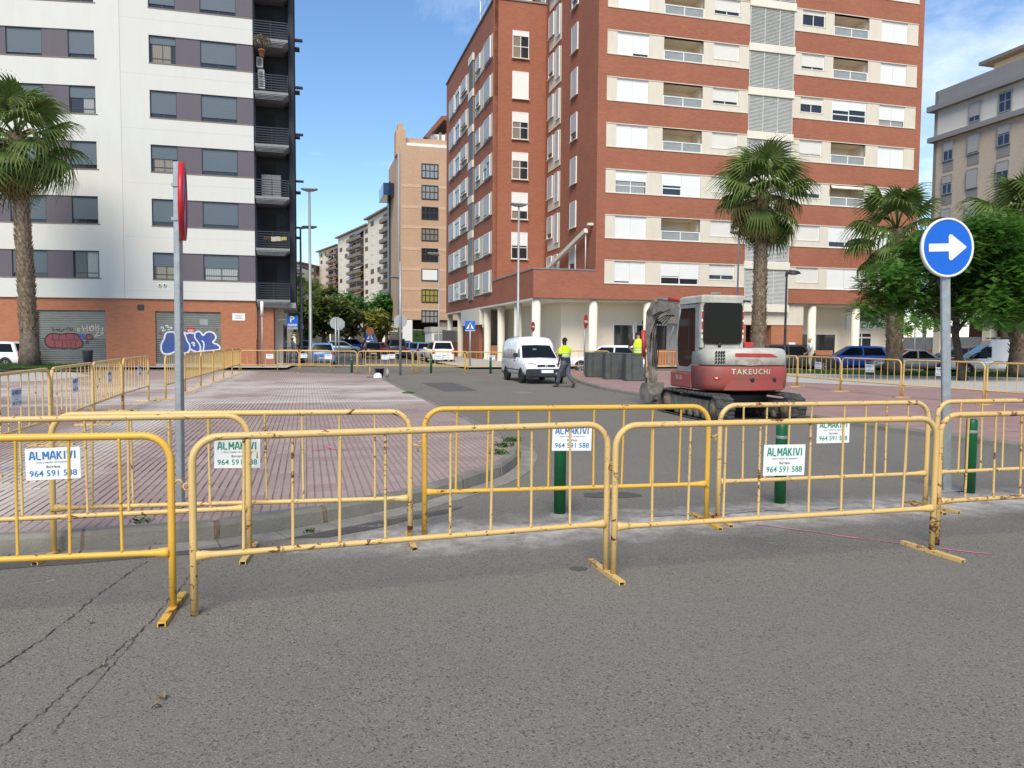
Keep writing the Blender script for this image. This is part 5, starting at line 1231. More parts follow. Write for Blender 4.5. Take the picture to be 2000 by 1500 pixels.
# ---------------------------------------------------------------- street lamps
def lamp(px, Y, py_top, label, arm=1.0, yaw=0.0, r0=.10, r1=.05, m='lamp_grey', style='flat', z0=0.0):
    g = GX(px, Y, z0); zt_ = PD(px, py_top, Y).z - z0
    o = thing('street_lamp', label, 'street lamp', g, yaw, 'street lamps')
    if style == 'flat':
        MB().tube([(0, 0, 0), (0, 0, 1.2), (0, 0, 1.25), (0, 0, zt_ - .15)], [r0, r0, r0*.8, r1], 12).build('post', MATS[m], o)
        if arm: MB().tube([(0, 0, zt_ - .2), (arm*.5, 0, zt_ - .12)], .035, 6).build('arm', MATS[m], o)
        MB().loft([[(arm*.5 - .45, -.16, zt_), (arm*.5 + .45, -.16, zt_), (arm*.5 + .45, .16, zt_), (arm*.5 - .45, .16, zt_)], [(arm*.5 - .5, -.2, zt_ - .06), (arm*.5 + .5, -.2, zt_ - .06), (arm*.5 + .5, .2, zt_ - .06), (arm*.5 - .5, .2, zt_ - .06)], [(arm*.5 - .2, -.1, zt_ - .18), (arm*.5 + .2, -.1, zt_ - .18), (arm*.5 + .2, .1, zt_ - .18), (arm*.5 - .2, .1, zt_ - .18)]], True, True, False).build('lamp_head', MATS['lamp_black' if m == 'lamp_black' else 'grey_render'], o)
    else:
        MB().tube([(0, 0, 0), (0, 0, .9), (0, 0, .95), (0, 0, zt_*.45), (0, 0, zt_*.5), (0, 0, zt_ - .35), (0, 0, zt_ - .12)], [.085, .085, .06, .055, .05, .04, .05], 12).build('post', MATS[m], o)
        MB().tube([(-.02, 0, zt_ - .2), (.02, 0, zt_ - .06), (.12, 0, zt_), (.3, 0, zt_ - .02)], [.06, .075, .08, .06], 10).build('arm', MATS[m], o)
        M = T(.30, 0, zt_ - .05)
        MB().loft([[(x*s_, y*s_ * .8, z) for x, y in [(math.cos(2*math.pi*k/16)*.3, math.sin(2*math.pi*k/16)*.24) for k in range(16)]] for s_, z in ((.15, .10), (.6, .075), (.92, .01), (1.0, -.05), (.9, -.06))], M=M).build('lamp_head', MATS[m], o)
        MB().lathe([(.2, -.065), (.12, -.10), (.001, -.11)], 14, M, cap=False).build('diffuser', MATS['lamp_clear'], o)
    return o
lamp(607, 47, 368, 'tall pale grey street lamp with T shaped head before the blue car', 0, 0, .14, .07)
lamp(589, 52, 441, 'dark slim street lamp beside the parking sign', 1.2, R(8), .13, .06, 'slab_grey')
lamp(1011, 42, 397, 'grey street lamp rising in front of the red block\'s corner', 0, R(20), .10, .05)
lamp(857, 62, 494, 'slim street lamp in front of the tan tower\'s windows', -.9, R(12), .08, .045)
lamp(781, 70, 540, 'thin lamp post along the tan tower\'s corner', -.9, R(12), .08, .05)
lamp(1531, 33, 530, 'black street lamp with hooded head behind the digger', style='hood', m='lamp_black', z0=ZR)
lamp(1437, 45, 452, 'slim grey lamp post in front of the louvred tower', 0, 0, .07, .045)
o = thing('park_lamp', 'short lamp post with pale globe hood behind the silver coupe', 'street lamp', GX(1785, 58)); MB().tube([(0, 0, 0), (0, 0, 3.2)], .06, 8).build('post', MATS['lamp_grey'], o); MB().lathe([(.12, 3.15), (.3, 3.5), (.33, 3.7), (.05, 3.85)], 12).build('shade', MATS['sign_back'], o)
o = thing('service_pole', 'plain grey pole by the right block\'s fence', 'post', GX(1803, 56)); MB().tube([(0, 0, 0), (0, 0, 5.6)], [.14, .11], 10).build('post', MATS['galvanised'], o); MB().lathe([(.2, 0), (.2, .06), (.15, .1)], 10).build('base_flange', MATS['galvanised'], o)

# ---------------------------------------------------------------- grey containers by the pavement edge
gG = 'dark grey containers on the plaza edge'
for (x0, x1, yt, yb, l) in ((1147, 1181, 688, 737, 'dark grey container nearest the no entry sign'), (1182, 1219, 689, 741, 'middle one of the three dark grey containers'), (1222, 1262, 690, 744.5, 'dark grey container the standing worker leans over')):
    g = G((x0 + x1)/2, yb, ZR); k = g.y / 1500; w = (x1 - x0) * k; h = (yb - yt) * k
    o = thing('container', l, 'container', g, R(4), gG)
    prof = lambda s_: [(-w/2*s_, 0), (w/2*s_, 0)]
    P = [(-w/2, .04), (-w/2 + .04, 0), (-w/2 + .26*w, 0), (-w/2 + .29*w, .035), (-w/2 + .33*w, .035), (-w/2 + .36*w, 0), (w/2 - .05, 0), (w/2, .05), (w/2, .75), (w/2 - .06, .8), (-w/2 + .06, .8), (-w/2, .75)]
    MB().prism(P, 0.02, h - .06, 'z').build('body', MATS['bin_grey'], o)
    MB().loft([[(x*1.02, .4 + (y - .4)*1.03, z) for x, y in P] for z in (h - .06, h - .03)] + [[(x*.96, .4 + (y - .4)*.95, h) for x, y in P]], smooth=False).build('lid', MATS['bin_grey'], o)
    MB().box(-w/2 + .05, w/2 - .05, .05, .75, 0, .02).build('base', MATS['trim_black'], o)
    MB().tube([(w/2, .2, h*.82), (w/2 + .05, .2, h*.82), (w/2 + .05, .55, h*.82), (w/2, .55, h*.82)], .015, 6).build('handle', MATS['white_frame'], o)
# litter bin
o = thing('litter_bin', 'dark grey litter bin in front of the red graffiti roller door', 'bin', PD(172, 718, 33) * 1.0); o.location.z = ZL
zb_ = PD(172, 684, 33).z - ZL
MB().tube([(-.16, 0, 0), (-.16, 0, zb_*.7)], .02, 6).tube([(.16, 0, 0), (.16, 0, zb_*.7)], .02, 6).build('stand', MATS['lamp_black'], o)
MB().lathe([(.17, zb_ - .72), (.2, zb_ - .1), (.2, zb_ - .06)], 20).build('basket', MATS['dark_cladding'], o); MB().lathe([(.215, zb_ - .07), (.22, zb_ - .03), (.2, zb_)], 20).build('rim', MATS['trim_black'], o)
# kit left on the plaza corner: white helmet, bucket, surveying stake
g = G(738, 738, ZL); o = thing('safety_helmet', 'white hard hat lying on the plaza corner', 'helmet', g)
MB().lathe([(.17, .02), (.165, .08), (.14, .15), (.08, .195), (.001, .205)], 20, cap=False).build('shell', MATS['white_frame'], o); MB().loft([[(x*1.0, y, z) for x, y in [(math.cos(2*math.pi*k/20)*.19, math.sin(2*math.pi*k/20)*.23) for k in range(20)]] for z in (.0, .03)]).build('brim', MATS['white_frame'], o)
o = thing('bucket', 'dark bucket behind the white hard hat', 'bucket', g + Vector((-.02, .5, 0))); MB().lathe([(.14, 0), (.19, .34), (.2, .34), (.2, .36), (.18, .36), (.14, .03)], 18).build('body', MATS['trim_black'], o); MB().tube([(-.19, 0, .34), (-.12, 0, .48), (0, 0, .53), (.12, 0, .48), (.19, 0, .34)], .01, 6).build('handle', MATS['galvanised'], o)
o = thing('bottle', 'pale plastic bottle standing by the bucket', 'bottle', g + Vector((.32, .45, 0))); MB().lathe([(.06, 0), (.065, .25), (.02, .34), (.02, .38)], 14).build('body', MATS['lamp_clear'], o); MB().lathe([(.024, .37), (.024, .41)], 10).build('cap', MATS['sign_red'], o)
o = thing('survey_stake', 'rusty stake on a small base beside the hard hat', 'stake', g + Vector((-.38, .3, 0))); MB().tube([(0, 0, 0), (0, 0, .42)], .015, 6).build('rod', MATS['yellow_rusty'], o); MB().box(-.12, .12, -.1, .1, 0, .02).build('foot_plate', MATS['boot_brown'], o)
# dry leaves and litter on the road
for px, py, s_, l in ((315, 1366, .03, 'dry curled leaf on the near asphalt'), (306, 1385, .02, 'smaller dry leaf just below the curled one'), (200, 1303, .02, 'pale scrap on the road crack'), (175, 1219, .02, 'dry leaf beside the left road crack')):
    a = random.uniform(0, 6); mb = MB(); vs = []
    for t in range(7):
        u_ = t/6; w = math.sin(math.pi*u_)*.35*s_*2; z = .004 + .018*math.sin(u_*3.1); vs += [((u_-.5)*s_*2, -w, z + .008), ((u_-.5)*s_*2, 0, z), ((u_-.5)*s_*2, w, z + .01)]
    mb.add(vs, [(3*i+j, 3*i+j+1, 3*i+j+4, 3*i+j+3) for i in range(6) for j in (0, 1)], True)
    tag(mb.build('fallen_leaf', MATS['palm_dead'], None, G(px, py), a), l, 'leaf')

# weeds in the kerb joint
def weed(px, py, z, n, s_, label):
    mb = MB(); rr = random.Random(px)
    for j in range(n):
        a = rr.uniform(0, 6.28); r = s_*rr.uniform(0, 1.6); c = Vector((math.cos(a)*r, math.sin(a)*r*.8, 0)); h = s_*rr.uniform(.4, 1); d = Vector((rr.uniform(-1, 1), rr.uniform(-1, 1), 0)).normalized()
        n_ = Vector((-d.y, d.x, 0)) * s_ * .09
        mb.add([c - n_, c + n_, c + d*h*.6 + n_*.8 + Vector((0, 0, h*.7)), c + d*h*1.1 + Vector((0, 0, h*.75))], [(0, 1, 2, 3)])
    tag(mb.build('weed', MATS['grass_green'], None, G(px, py, z), fix=False), label, 'weed')
for i, (x, y, n) in enumerate(((985, 872, 70), (1000, 862, 60), (975, 886, 60))): weed(x, y, .15, n, .09, ['green weeds on the kerb corner, middle tuft', 'green weeds on the kerb corner, far tuft', 'green weeds on the kerb corner, near tuft'][i])
weed(275, 1021, .14, 26, .06, 'small weed on the kerb joint below the lettered plate'); weed(605, 1040, .0, 26, .05, 'thin weed in the gutter before the long kerb stone'); weed(320, 1062, .0, 18, .04, 'thin weed in the gutter near the left barrier post'); weed(800, 770, .12, 50, .12, 'weeds along the far street kerb'); weed(870, 800, .12, 40, .10, 'weeds along the street kerb before the asphalt patch')

# ---------------------------------------------------------------- graffiti and shop lettering
def gpt(F, O, rot, px, py, sign=1):
    t, z = facade(px, py, O, rot); return (sign*t, z)
def decal(name, pts, m, F, y, parent):
    bm = bmesh.new(); vs = [bm.verts.new(tuple(F.M @ Vector((t, y, z)))) for t, z in pts]; f = bm.faces.new(vs); bmesh.ops.triangulate(bm, faces=[f]); me = bpy.data.meshes.new(name); bm.to_mesh(me); bm.free(); me.materials.append(m)
    return obj(name, me, parent)
def curve_pts(pts, closed=True, n=2):
    for _ in range(n):
        o = []; m_ = len(pts)
        rng = range(m_) if closed else range(m_ - 1)
        if not closed: o.append(pts[0])
        for i in rng:
            a, b = pts[i], pts[(i+1) % m_]; o += [(a[0]*.75 + b[0]*.25, a[1]*.75 + b[1]*.25), (a[0]*.25 + b[0]*.75, a[1]*.25 + b[1]*.75)]
        if not closed: o.append(pts[-1])
        pts = o
    return pts
def stroke(name, pts, w, m, F, y, parent, closed=False):
    pts = curve_pts(pts, closed, 2); n = len(pts); vs = []
    for i, p in enumerate(pts):
        a, b = pts[(i-1) % n if closed else max(i-1, 0)], pts[(i+1) % n if closed else min(i+1, n-1)]
        d = Vector((b[0]-a[0], b[1]-a[1])); d = d.normalized() if d.length else Vector((1, 0)); nx, nz = -d.y*w/2, d.x*w/2
        vs += [tuple(F.M @ Vector((p[0]+nx, y, p[1]+nz))), tuple(F.M @ Vector((p[0]-nx, y, p[1]-nz)))]
    k = n if closed else n - 1
    me = bpy.data.meshes.new(name); me.from_pydata(vs, [], [(2*i, 2*i+1, (2*i+3) % (2*n), (2*i+2) % (2*n)) for i in range(k)]); me.materials.append(m)
    return obj(name, me, parent)
mat('spray_blue', (0.035, 0.085, 0.33), 0.6, col2=(0.06, 0.09, 0.25), scale=5, bump=.1); mat('spray_white', (0.66, 0.70, 0.74), 0.6, var=.15, scale=8); mat('spray_red', (0.26, 0.055, 0.055), 0.6, col2=(0.20, 0.06, 0.065), scale=6); mat('spray_black', (0.025, 0.022, 0.03), 0.6); mat('spray_cream', (0.55, 0.47, 0.38), 0.6)
zx = lambda x, y: (290 + x/10.526, 590 + y/10.526)        # measured on a tenfold enlargement
B_ = lambda x, y: gpt(WB, FO, SA, *zx(x, y))
big_ = [(430, 610), (350, 625), (320, 690), (310, 760), (250, 850), (240, 960), (280, 1060), (370, 1075), (480, 1050), (540, 1000), (700, 1060), (800, 1040), (850, 960), (900, 1000), (1000, 1035), (1060, 1000), (1110, 1010), (1280, 1000), (1480, 975), (1440, 880), (1290, 830), (1370, 770), (1380, 700), (1330, 630), (1230, 600), (1150, 640), (1110, 700), (1070, 620), (1000, 595), (940, 640), (900, 640), (830, 625), (770, 650), (700, 615), (560, 620)]
bp_ = curve_pts([B_(*p) for p in big_], True, 1)
gd = decal('graffiti_fill', bp_, MATS['spray_blue'], WB, .2195, white); gd['label'] = 'blue bubble letter graffiti outlined in white'
stroke('graffiti_outline', [B_(*p) for p in big_], .09, MATS['spray_white'], WB, .2170, gd, True)
for pts in ([(540, 1000), (560, 850), (540, 700), (520, 630)], [(700, 615), (755, 700), (770, 780), (840, 880), (840, 980), (800, 1050)], [(940, 640), (935, 730), (1000, 810), (1060, 900), (1050, 1010)], [(1085, 790), (1130, 830), (1130, 920), (1110, 1010)], [(870, 850), (910, 820), (940, 860), (900, 870), (940, 905)]):
    stroke('graffiti_stroke', [B_(*p) for p in pts], .075, MATS['spray_white'], WB, .2165, gd)
for x, y in ((430, 705), (865, 720), (1255, 690), (1345, 900), (1395, 570), (230, 645), (235, 1090)): decal('graffiti_dot', [(B_(x, y)[0] + .07*math.cos(a*.7), B_(x, y)[1] + .07*math.sin(a*.7)) for a in range(9)], MATS['spray_red'], WB, .2162, gd)
for pts in ([(235, 540), (270, 500), (300, 525), (265, 600), (320, 575), (340, 570)], [(330, 490), (380, 470), (390, 500), (360, 520), (440, 510), (480, 525), (440, 555), (385, 570)]): stroke('graffiti_tag', [B_(*p) for p in pts], .05, MATS['spray_white'], WB, .2165, gd)
st = decal('sticker', [B_(760, 610), B_(770, 525), (B_(940, 525)), B_(935, 612)], MATS['sign_red'], WB, .2160, white)
for y in (575, 595): stroke('sticker_line', [B_(790, y), B_(850, y - 3), B_(915, y)], .025, MATS['white_sign'], WB, .2155, st)
decal('painted_over_patch', [B_(1040, 350), B_(1215, 350), B_(1215, 470), B_(1045, 470)], MATS['grey_render'], WB, .2168, white)
zx2 = lambda x, y: (x/7.692, 580 + y/7.692)
A_ = lambda x, y: (ta(*zx2(x, y)), facade(*zx2(x, y), FO, AA)[1])
red_ = [(720, 545), (830, 550), (900, 560), (960, 548), (1060, 545), (1140, 560), (1170, 620), (1225, 680), (1215, 740), (1150, 770), (1080, 780), (990, 765), (930, 780), (860, 765), (780, 770), (700, 755), (650, 700), (645, 610)]
gd = decal('graffiti_fill', curve_pts([A_(*p) for p in red_], True, 1), MATS['spray_red'], WA, .2195, white); gd['label'] = 'dark red bubble graffiti outlined in black'
stroke('graffiti_outline', [A_(*p) for p in red_], .07, MATS['spray_black'], WA, .2170, gd, True)
r2_ = [(1260, 580), (1310, 555), (1370, 590), (1365, 640), (1310, 645), (1265, 640)]
decal('graffiti_fill', [A_(*p) for p in r2_], MATS['spray_red'], WA, .2190, gd); stroke('graffiti_outline', [A_(*p) for p in r2_], .05, MATS['spray_black'], WA, .2170, gd, True)
r3_ = [(1260, 665), (1300, 665), (1315, 690), (1295, 710), (1265, 695)]
decal('graffiti_fill', [A_(*p) for p in r3_], MATS['spray_red'], WA, .2190, gd); stroke('graffiti_outline', [A_(*p) for p in r3_], .04, MATS['spray_black'], WA, .2170, gd, True)
decal('graffiti_fill', [A_(1150, 560), A_(1250, 555), A_(1250, 640), A_(1225, 640), A_(1175, 600)], MATS['spray_blue'], WA, .2192, gd)
for pts in ([(720, 640), (800, 650), (880, 645), (980, 650), (1080, 640), (1150, 655)], [(760, 560), (755, 620), (790, 660), (800, 760)], [(870, 560), (850, 620), (870, 650)], [(960, 560), (975, 620)], [(910, 660), (915, 760)], [(1085, 560), (1090, 640)], [(1040, 670), (1040, 760)], [(1105, 680), (1110, 760)], [(960, 680), (990, 700), (975, 750)]): stroke('graffiti_stroke', [A_(*p) for p in pts], .035, MATS['spray_black'], WA, .2160, gd)
for pts in ([(770, 460), (755, 490), (775, 515), (790, 470), (780, 510)], [(800, 490), (840, 470), (830, 515), (850, 480)], [(870, 465), (850, 510), (910, 515), (900, 490), (860, 490)], [(920, 515), (930, 460), (955, 500), (985, 455), (1000, 510)], [(1010, 460), (1040, 510), (1075, 490), (1050, 450), (1020, 500)]): stroke('graffiti_tag', [A_(*p) for p in pts], .03, MATS['spray_black'], WA, .2160, gd)
for pts in ([(1135, 460), (1145, 520)], [(1160, 460), (1165, 520)], [(1205, 420), (1240, 520)], [(1280, 415), (1290, 520)], [(1230, 475), (1290, 465)], [(1330, 490), (1350, 440), (1385, 450), (1380, 500), (1330, 515), (1310, 460), (1350, 425), (1390, 440)], [(1410, 410), (1420, 515)], [(1465, 420), (1415, 460), (1480, 465), (1400, 600)], [(1530, 455), (1500, 470), (1530, 490), (1500, 500)], [(1420, 585), (1500, 570), (1535, 525), (1490, 530)]): stroke('graffiti_tag', [A_(*p) for p in pts], .04, MATS['spray_cream'], WA, .2160, gd)
# lettering on the shop walls
def lettering(body, px, py, size, m, yoff, bold=0.0, shear=0.0):
    o_ = RED + U*yoff; t, z = facade(px, py, o_, SA)
    return obj('lettering', text_mesh(body, size, MATS[m], bold, shear=shear), red, (t, yoff - .012, z))
lettering('P', 1258, 635, .72, 'black_paint', 2.4, .03); lettering('E', 1279, 635, .72, 'black_paint', 2.4, .03); lettering('R', 1288, 635, .72, 'black_paint', 2.4, .03)
lettering('FOR', 1258, 645.5, .36, 'sign_blue', 2.4, .008); lettering('N Y D', 1283, 645.5, .36, 'sign_blue', 2.4, .008)
mat('print_lime', (0.10, 0.34, 0.08), .6)
lettering('EloVet', 1708, 634, .95, 'print_lime', 2.29, .006, .25)
# ---------------------------------------------------------------- tracked excavator
mat('digger_red', (0.35, 0.062, 0.052), 0.55, col2=(0.25, 0.085, 0.068), scale=2.2, bump=0.06)
mat('digger_cream', (0.50, 0.50, 0.44), 0.5, col2=(0.36, 0.34, 0.275), scale=2.6, bump=0.05)
mat('digger_grey', (0.28, 0.295, 0.295), 0.5, col2=(0.20, 0.205, 0.195), scale=3)
mat('digger_boom', (0.28, 0.265, 0.235), 0.7, col2=(0.15, 0.11, 0.075), scale=4)
mat('dusty_steel', (0.22, 0.20, 0.17), 0.75, col2=(0.11, 0.095, 0.08), scale=5, bump=0.2)
mat('dusty_rubber', (0.075, 0.072, 0.066), 0.85, col2=(0.035, 0.035, 0.035), scale=6, bump=0.4, bscale=25)
mat('rust_dust', (0.26, 0.19, 0.13), 0.85, col2=(0.14, 0.10, 0.07), scale=7)
mat('red_gloss', (0.50, 0.05, 0.045), 0.4, var=.2, scale=5)
mat('mud', (0.24, 0.18, 0.11), 0.9, col2=(0.40, 0.39, 0.34), scale=4, lo=.4, hi=.6)
mat('hydraulic_hose', (0.025, 0.025, 0.025), 0.5)
ex = thing('excavator', 'tracked mini excavator, red and cream body with dark glazed cab, on the road', 'excavator', (4.90, 17.35, 0), R(12))
def track(x0, x1):
    L0, L1, r = -1.22, 1.22, .29; P = []
    for k in range(13): a = math.pi/2 + math.pi*k/12; P.append((L0 + .02 + r*math.cos(a), r + r*math.sin(a)))
    for k in range(13): a = -math.pi/2 + math.pi*k/12; P.append((L1 - .02 + r*math.cos(a), r + r*math.sin(a)))
    P = [(p[0], p[1] + .005) for p in P]; n = len(P)
    t = MB()
    def inn(p, s): cx = max(L0 + .02, min(L1 - .02, p[0])); return (cx + (p[0] - cx)*s, r + .005 + (p[1] - r - .005)*s)
    rings = [[(x, *inn(p, s)) for p in P] for x, s in ((x0 + .01, .86), (x0, .9), (x0, .97), (x0 + .03, 1.0), (x1 - .03, 1.0), (x1, .97), (x1, .9), (x1 - .01, .86))]
    t.loft(rings, True, False, False)
    t.build('track_belt', MATS['dusty_rubber'], ex)
    per = []; Pc = P + [P[0]]; tot = sum((Vector(a) - Vector(b)).length for a, b in zip(Pc, Pc[1:])); m = 34
    lug = MB()
    for j in range(m):
        s = tot*j/m; acc = 0
        for a, b in zip(Pc, Pc[1:]):
            l = (Vector(b) - Vector(a)).length
            if acc + l >= s and l > 0:
                c = Vector(a).lerp(Vector(b), (s - acc)/l); d = (Vector(b) - Vector(a)).normalized(); break
            acc += l
        nrm = Vector((d.y, -d.x)); mid = (x0 + x1)/2
        for xa, xb, sh in ((x0 + .01, mid + .03, 0), (mid - .03, x1 - .01, .075)):
            c2 = c + d*(sh*.5)
            pts = [c2 - d*.035 - nrm*.005, c2 + d*.035 - nrm*.005, c2 + d*.022 + nrm*.026, c2 - d*.022 + nrm*.026]
            lug.loft([[(xa, *p) for p in pts], [(xb, *p) for p in pts]], True, True, False)
    lo = lug.build('track_lugs', MATS['dusty_rubber'], ex); lo['kind'] = 'stuff'
    MB().box(x0 + .06, x1 - .06, L0 + .15, L1 - .15, .16, .46).build('track_frame', MATS['dusty_steel'], ex)
    for y, rr, nm in ((L0 + .02, .23, 'drive_sprocket'), (L1 - .02, .22, 'idler_wheel')):
        MB().lathe([(.05, -.01), (rr*.5, -.01), (rr*.55, .03), (rr, .03), (rr, (x1-x0) - .07), (rr*.55, (x1-x0) - .07), (rr*.5, x1-x0 - .03), (.05, x1-x0-.03)], 20, T(x0 + .02, y, r + .005) @ RY(R(90))).build(nm, MATS['rust_dust'], ex)
    for y in (-.75, -.4, -.05, .3, .65): MB().lathe([(.05, 0), (.09, .02), (.09, x1-x0-.08), (.05, x1-x0-.06)], 14, T(x0 + .03, y, .13) @ RY(R(90))).build('track_roller', MATS['dusty_steel'], ex)
track(-1.02, -.62); track(.62, 1.02)
MB().bbox(-.62, .62, -.62, .75, .28, .58, .04).build('undercarriage', MATS['black_paint'], ex)
MB().lathe([(.5, .58), (.5, .68)], 24).build('slew_ring', MATS['black_paint'], ex)
bl = MB().loft([[(-1.0, 1.62 + y, z) for y, z in P_] for P_ in ([(0, .06), (.05, .04), (.10, .22), (.04, .44), (-.02, .44), (.02, .24)],)] + [[(1.0, 1.62 + y, z) for y, z in [(0, .06), (.05, .04), (.10, .22), (.04, .44), (-.02, .44), (.02, .24)]]], True, True, False).build('dozer_blade', MATS['dusty_steel'], ex)
for x in (-.45, .45): MB().box(x - .05, x + .05, .7, 1.64, .22, .36).build('blade_arm', MATS['dusty_steel'], ex)
# superstructure outline (plan): rounded tail
def tail(w, yr, yf, rc, n=8, bow=.10):
    P = [(-w, yf)]
    for k in range(n + 1): a = math.pi + math.pi/2*k/n; P.append((-w + rc + rc*math.cos(a), yr + rc + rc*math.sin(a)))
    for k in range(1, 6): x = -w + rc + (2*w - 2*rc)*k/6; P.append((x, yr - bow*math.sin(math.pi*k/6)))
    for k in range(n + 1): a = -math.pi/2 + math.pi/2*k/n; P.append((w - rc + rc*math.cos(a), yr + rc + rc*math.sin(a)))
    P.append((w, yf)); return P
def stack(prof, w=.97, yr=-1.02, yf=-.1, rc=.34):
    rings = []
    for z, s in prof: rings.append([(x*s, y*s if y < 0 else y, z) for x, y in tail(w, yr, yf, rc)])
    return rings
MB().loft(stack([(.66, .93), (.70, .97), (.80, .99), (1.0, 1.0), (1.16, .995), (1.185, .98)])).build('counterweight', MATS['digger_red'], ex)
MB().loft(stack([(1.20, .965), (1.22, .985), (1.40, .985), (1.52, .96), (1.565, .90), (1.575, .8)])).build('engine_hood', MATS['digger_cream'], ex)
MB().bbox(-.97, -.02, -.1, 1.02, .66, 1.02, .03).build('side_skirt', MATS['digger_red'], ex)
MB().bbox(.02, .97, -.1, .95, .66, 1.45, .05).build('tank_cover', MATS['digger_red'], ex)
MB().bbox(.1, .9, -.1, .7, 1.45, 1.56, .04).build('tank_lid', MATS['digger_cream'], ex)
ins = MB()
for k, P_ in enumerate(([(-.55, .03), (.42, .02), (.55, -.045), (-.55, -.05)],)):
    for a, b in zip(P_, P_[1:]): pass
def rear_y(x, s=.985): 
    w, rc = .97*s, .34; xx = abs(x)
    if xx < w - rc: return -1.02*s - .10*s*math.sin(math.pi*(x + w - rc)/(2*(w - rc))) if w > rc else -1.02
    d = min(rc, xx - (w - rc)); return (-1.02*s + rc) - math.sqrt(max(0, rc*rc - d*d))
def on_rear(pts, z_off, m, name, s=.985, d=.008, parent=ex):
    xs = [p[0] for p in pts]; n = 12; x0, x1 = min(xs), max(xs); top, bot = [], []
    def zat(x, up):
        zs = []
        for a, b in zip(pts, pts[1:] + pts[:1]):
            if min(a[0], b[0]) - 1e-9 <= x <= max(a[0], b[0]) + 1e-9 and abs(a[0] - b[0]) > 1e-9: zs.append(a[1] + (b[1]-a[1])*(x-a[0])/(b[0]-a[0]))
        return (max(zs) if up else min(zs)) if zs else pts[0][1]
    vs = []
    for k in range(n + 1):
        x = x0 + (x1 - x0)*k/n; y = rear_y(x, s) - d; vs += [(x, y, z_off + zat(x, False)), (x, y, z_off + zat(x, True))]
    return MB().add(vs, [(2*i, 2*i+2, 2*i+3, 2*i+1) for i in range(n)], True).build(name, MATS[m], parent)
on_rear([(-.42, .035), (.42, .03), (.62, -.05), (-.42, -.04)], 1.43, 'red_gloss', 'red_stripe')
on_rear([(-.42, .03), (.1, .06), (.25, -.06), (-.1, -.09), (-.42, -.05)], 1.29, 'mud', 'mud_stain')
for z in (1.48, 1.41, 1.34, 1.27):
    for j in range(4):
        x = -.80 + j*.05; MB().box(-.016, .016, -.012, .012, -.028, .028, T(x, rear_y(x) - .0, z) @ RY(R(28))).build('vent_slot', MATS['black_paint'], ex)
on_rear([(-.62, .05), (-.5, .10), (.62, .10), (.78, .05), (.80, -.12), (-.66, -.12)], .80, 'digger_red', 'lower_panel', .998, .012)
for x in (-.05, .5): MB().lathe([(.03, 0), (.045, .0), (.045, .03), (.03, .03)], 12, T(x, rear_y(x) - .01, .90) @ RX(R(90))).build('panel_latch', MATS['black_paint'], ex)
on_rear([(-.86, .02), (-.80, .035), (-.72, .0), (-.80, -.03)], .93, 'sign_red', 'side_reflector', 1.0, .01); on_rear([(-.84, .012), (-.78, .018), (-.78, -.012)], .93, 'white_sign', 'side_reflector', 1.0, .016)
mat('faded_letters', (0.62, 0.55, 0.42), .7, var=.3, scale=20)
tm = text_mesh('TAKEUCHI', .155, MATS['faded_letters'], .004, space=1.25)
for v in tm.vertices: v.co.y += rear_y(v.co.x - .06, 1.0) - .012
obj('lettering', tm, ex, (-.06, 0, 1.07))
obj('lettering', text_mesh('TB 153', .12, MATS['faded_letters'], .002), ex, M=T(-.975, .52, .88) @ RZ(R(-90)))
for z in (1.02, .96, .88, .80, .74): MB().box(.93, .99, -.62, -.2, z, z + .02).build('grille_slat', MATS['digger_red'], ex)
for k in range(3): MB().box(.955, .965, -.55 + k*.12, -.48 + k*.12, 1.25, 1.5).build('vent_slot', MATS['black_paint'], ex)
# cab
cb = MB(); CX0, CX1, CY0, CY1, CZ0, CZ1 = -.95, .06, -.52, .80, 1.03, 2.74
def cabring(z, i, fr): return [(CX0 + i, CY0 + i, z), (CX1 - i, CY0 + i, z), (CX1 - i, CY1 - fr, z), (CX0 + i, CY1 - fr, z)]
roof = MB().loft([cabring(2.55, -.01, .20), cabring(2.68, -.005, .22), cabring(2.715, .03, .27), cabring(2.725, .10, .36)], smooth=False).build('cab_roof', MATS['digger_cream'], ex)
cf = MB()
cf.bbox(CX0, CX0 + .085, CY0, CY0 + .12, 1.56, 2.56, .02).bbox(CX1 - .085, CX1, CY0, CY0 + .12, 1.56, 2.56, .02)
cf.box(CX0 + .1, CX1 - .1, CY0 + .01, CY0 + .07, 1.56, 1.70).box(CX0 + .1, CX1 - .1, CY0 + .01, CY0 + .07, 2.51, 2.55)
cf.build('cab_frame', MATS['digger_cream'], ex)
sd = MB(); x = CX0
sd.prism([(CY0 + .12, 1.02), (CY0 + .12, 2.53), (CY0 + .30, 2.53), (CY0 + .28, 1.5), (CY0 + .42, 1.22), (CY0 + .62, 1.14), (CY1 - .2, 1.14), (CY1 - .12, 1.03)], x, x + .05, 'x')
sd.prism([(CY0 + .30, 2.53), (CY1 - .22, 2.53), (CY1 - .27, 2.45), (CY0 + .30, 2.45)], x, x + .05, 'x')
sd.tube([(x + .03, CY1 - .24, 2.5), (x + .03, CY1 - .13, 2.2), (x + .03, CY1 - .05, 1.8), (x + .03, CY1 - .06, 1.4), (x + .03, CY1 - .14, 1.05)], .04, 8)
sd.tube([(CX1 - .03, CY1 - .24, 2.5), (CX1 - .03, CY1 - .13, 2.2), (CX1 - .03, CY1 - .05, 1.8), (CX1 - .03, CY1 - .06, 1.4), (CX1 - .03, CY1 - .14, 1.05)], .04, 8)
sd.build('door_frame', MATS['digger_grey'], ex)
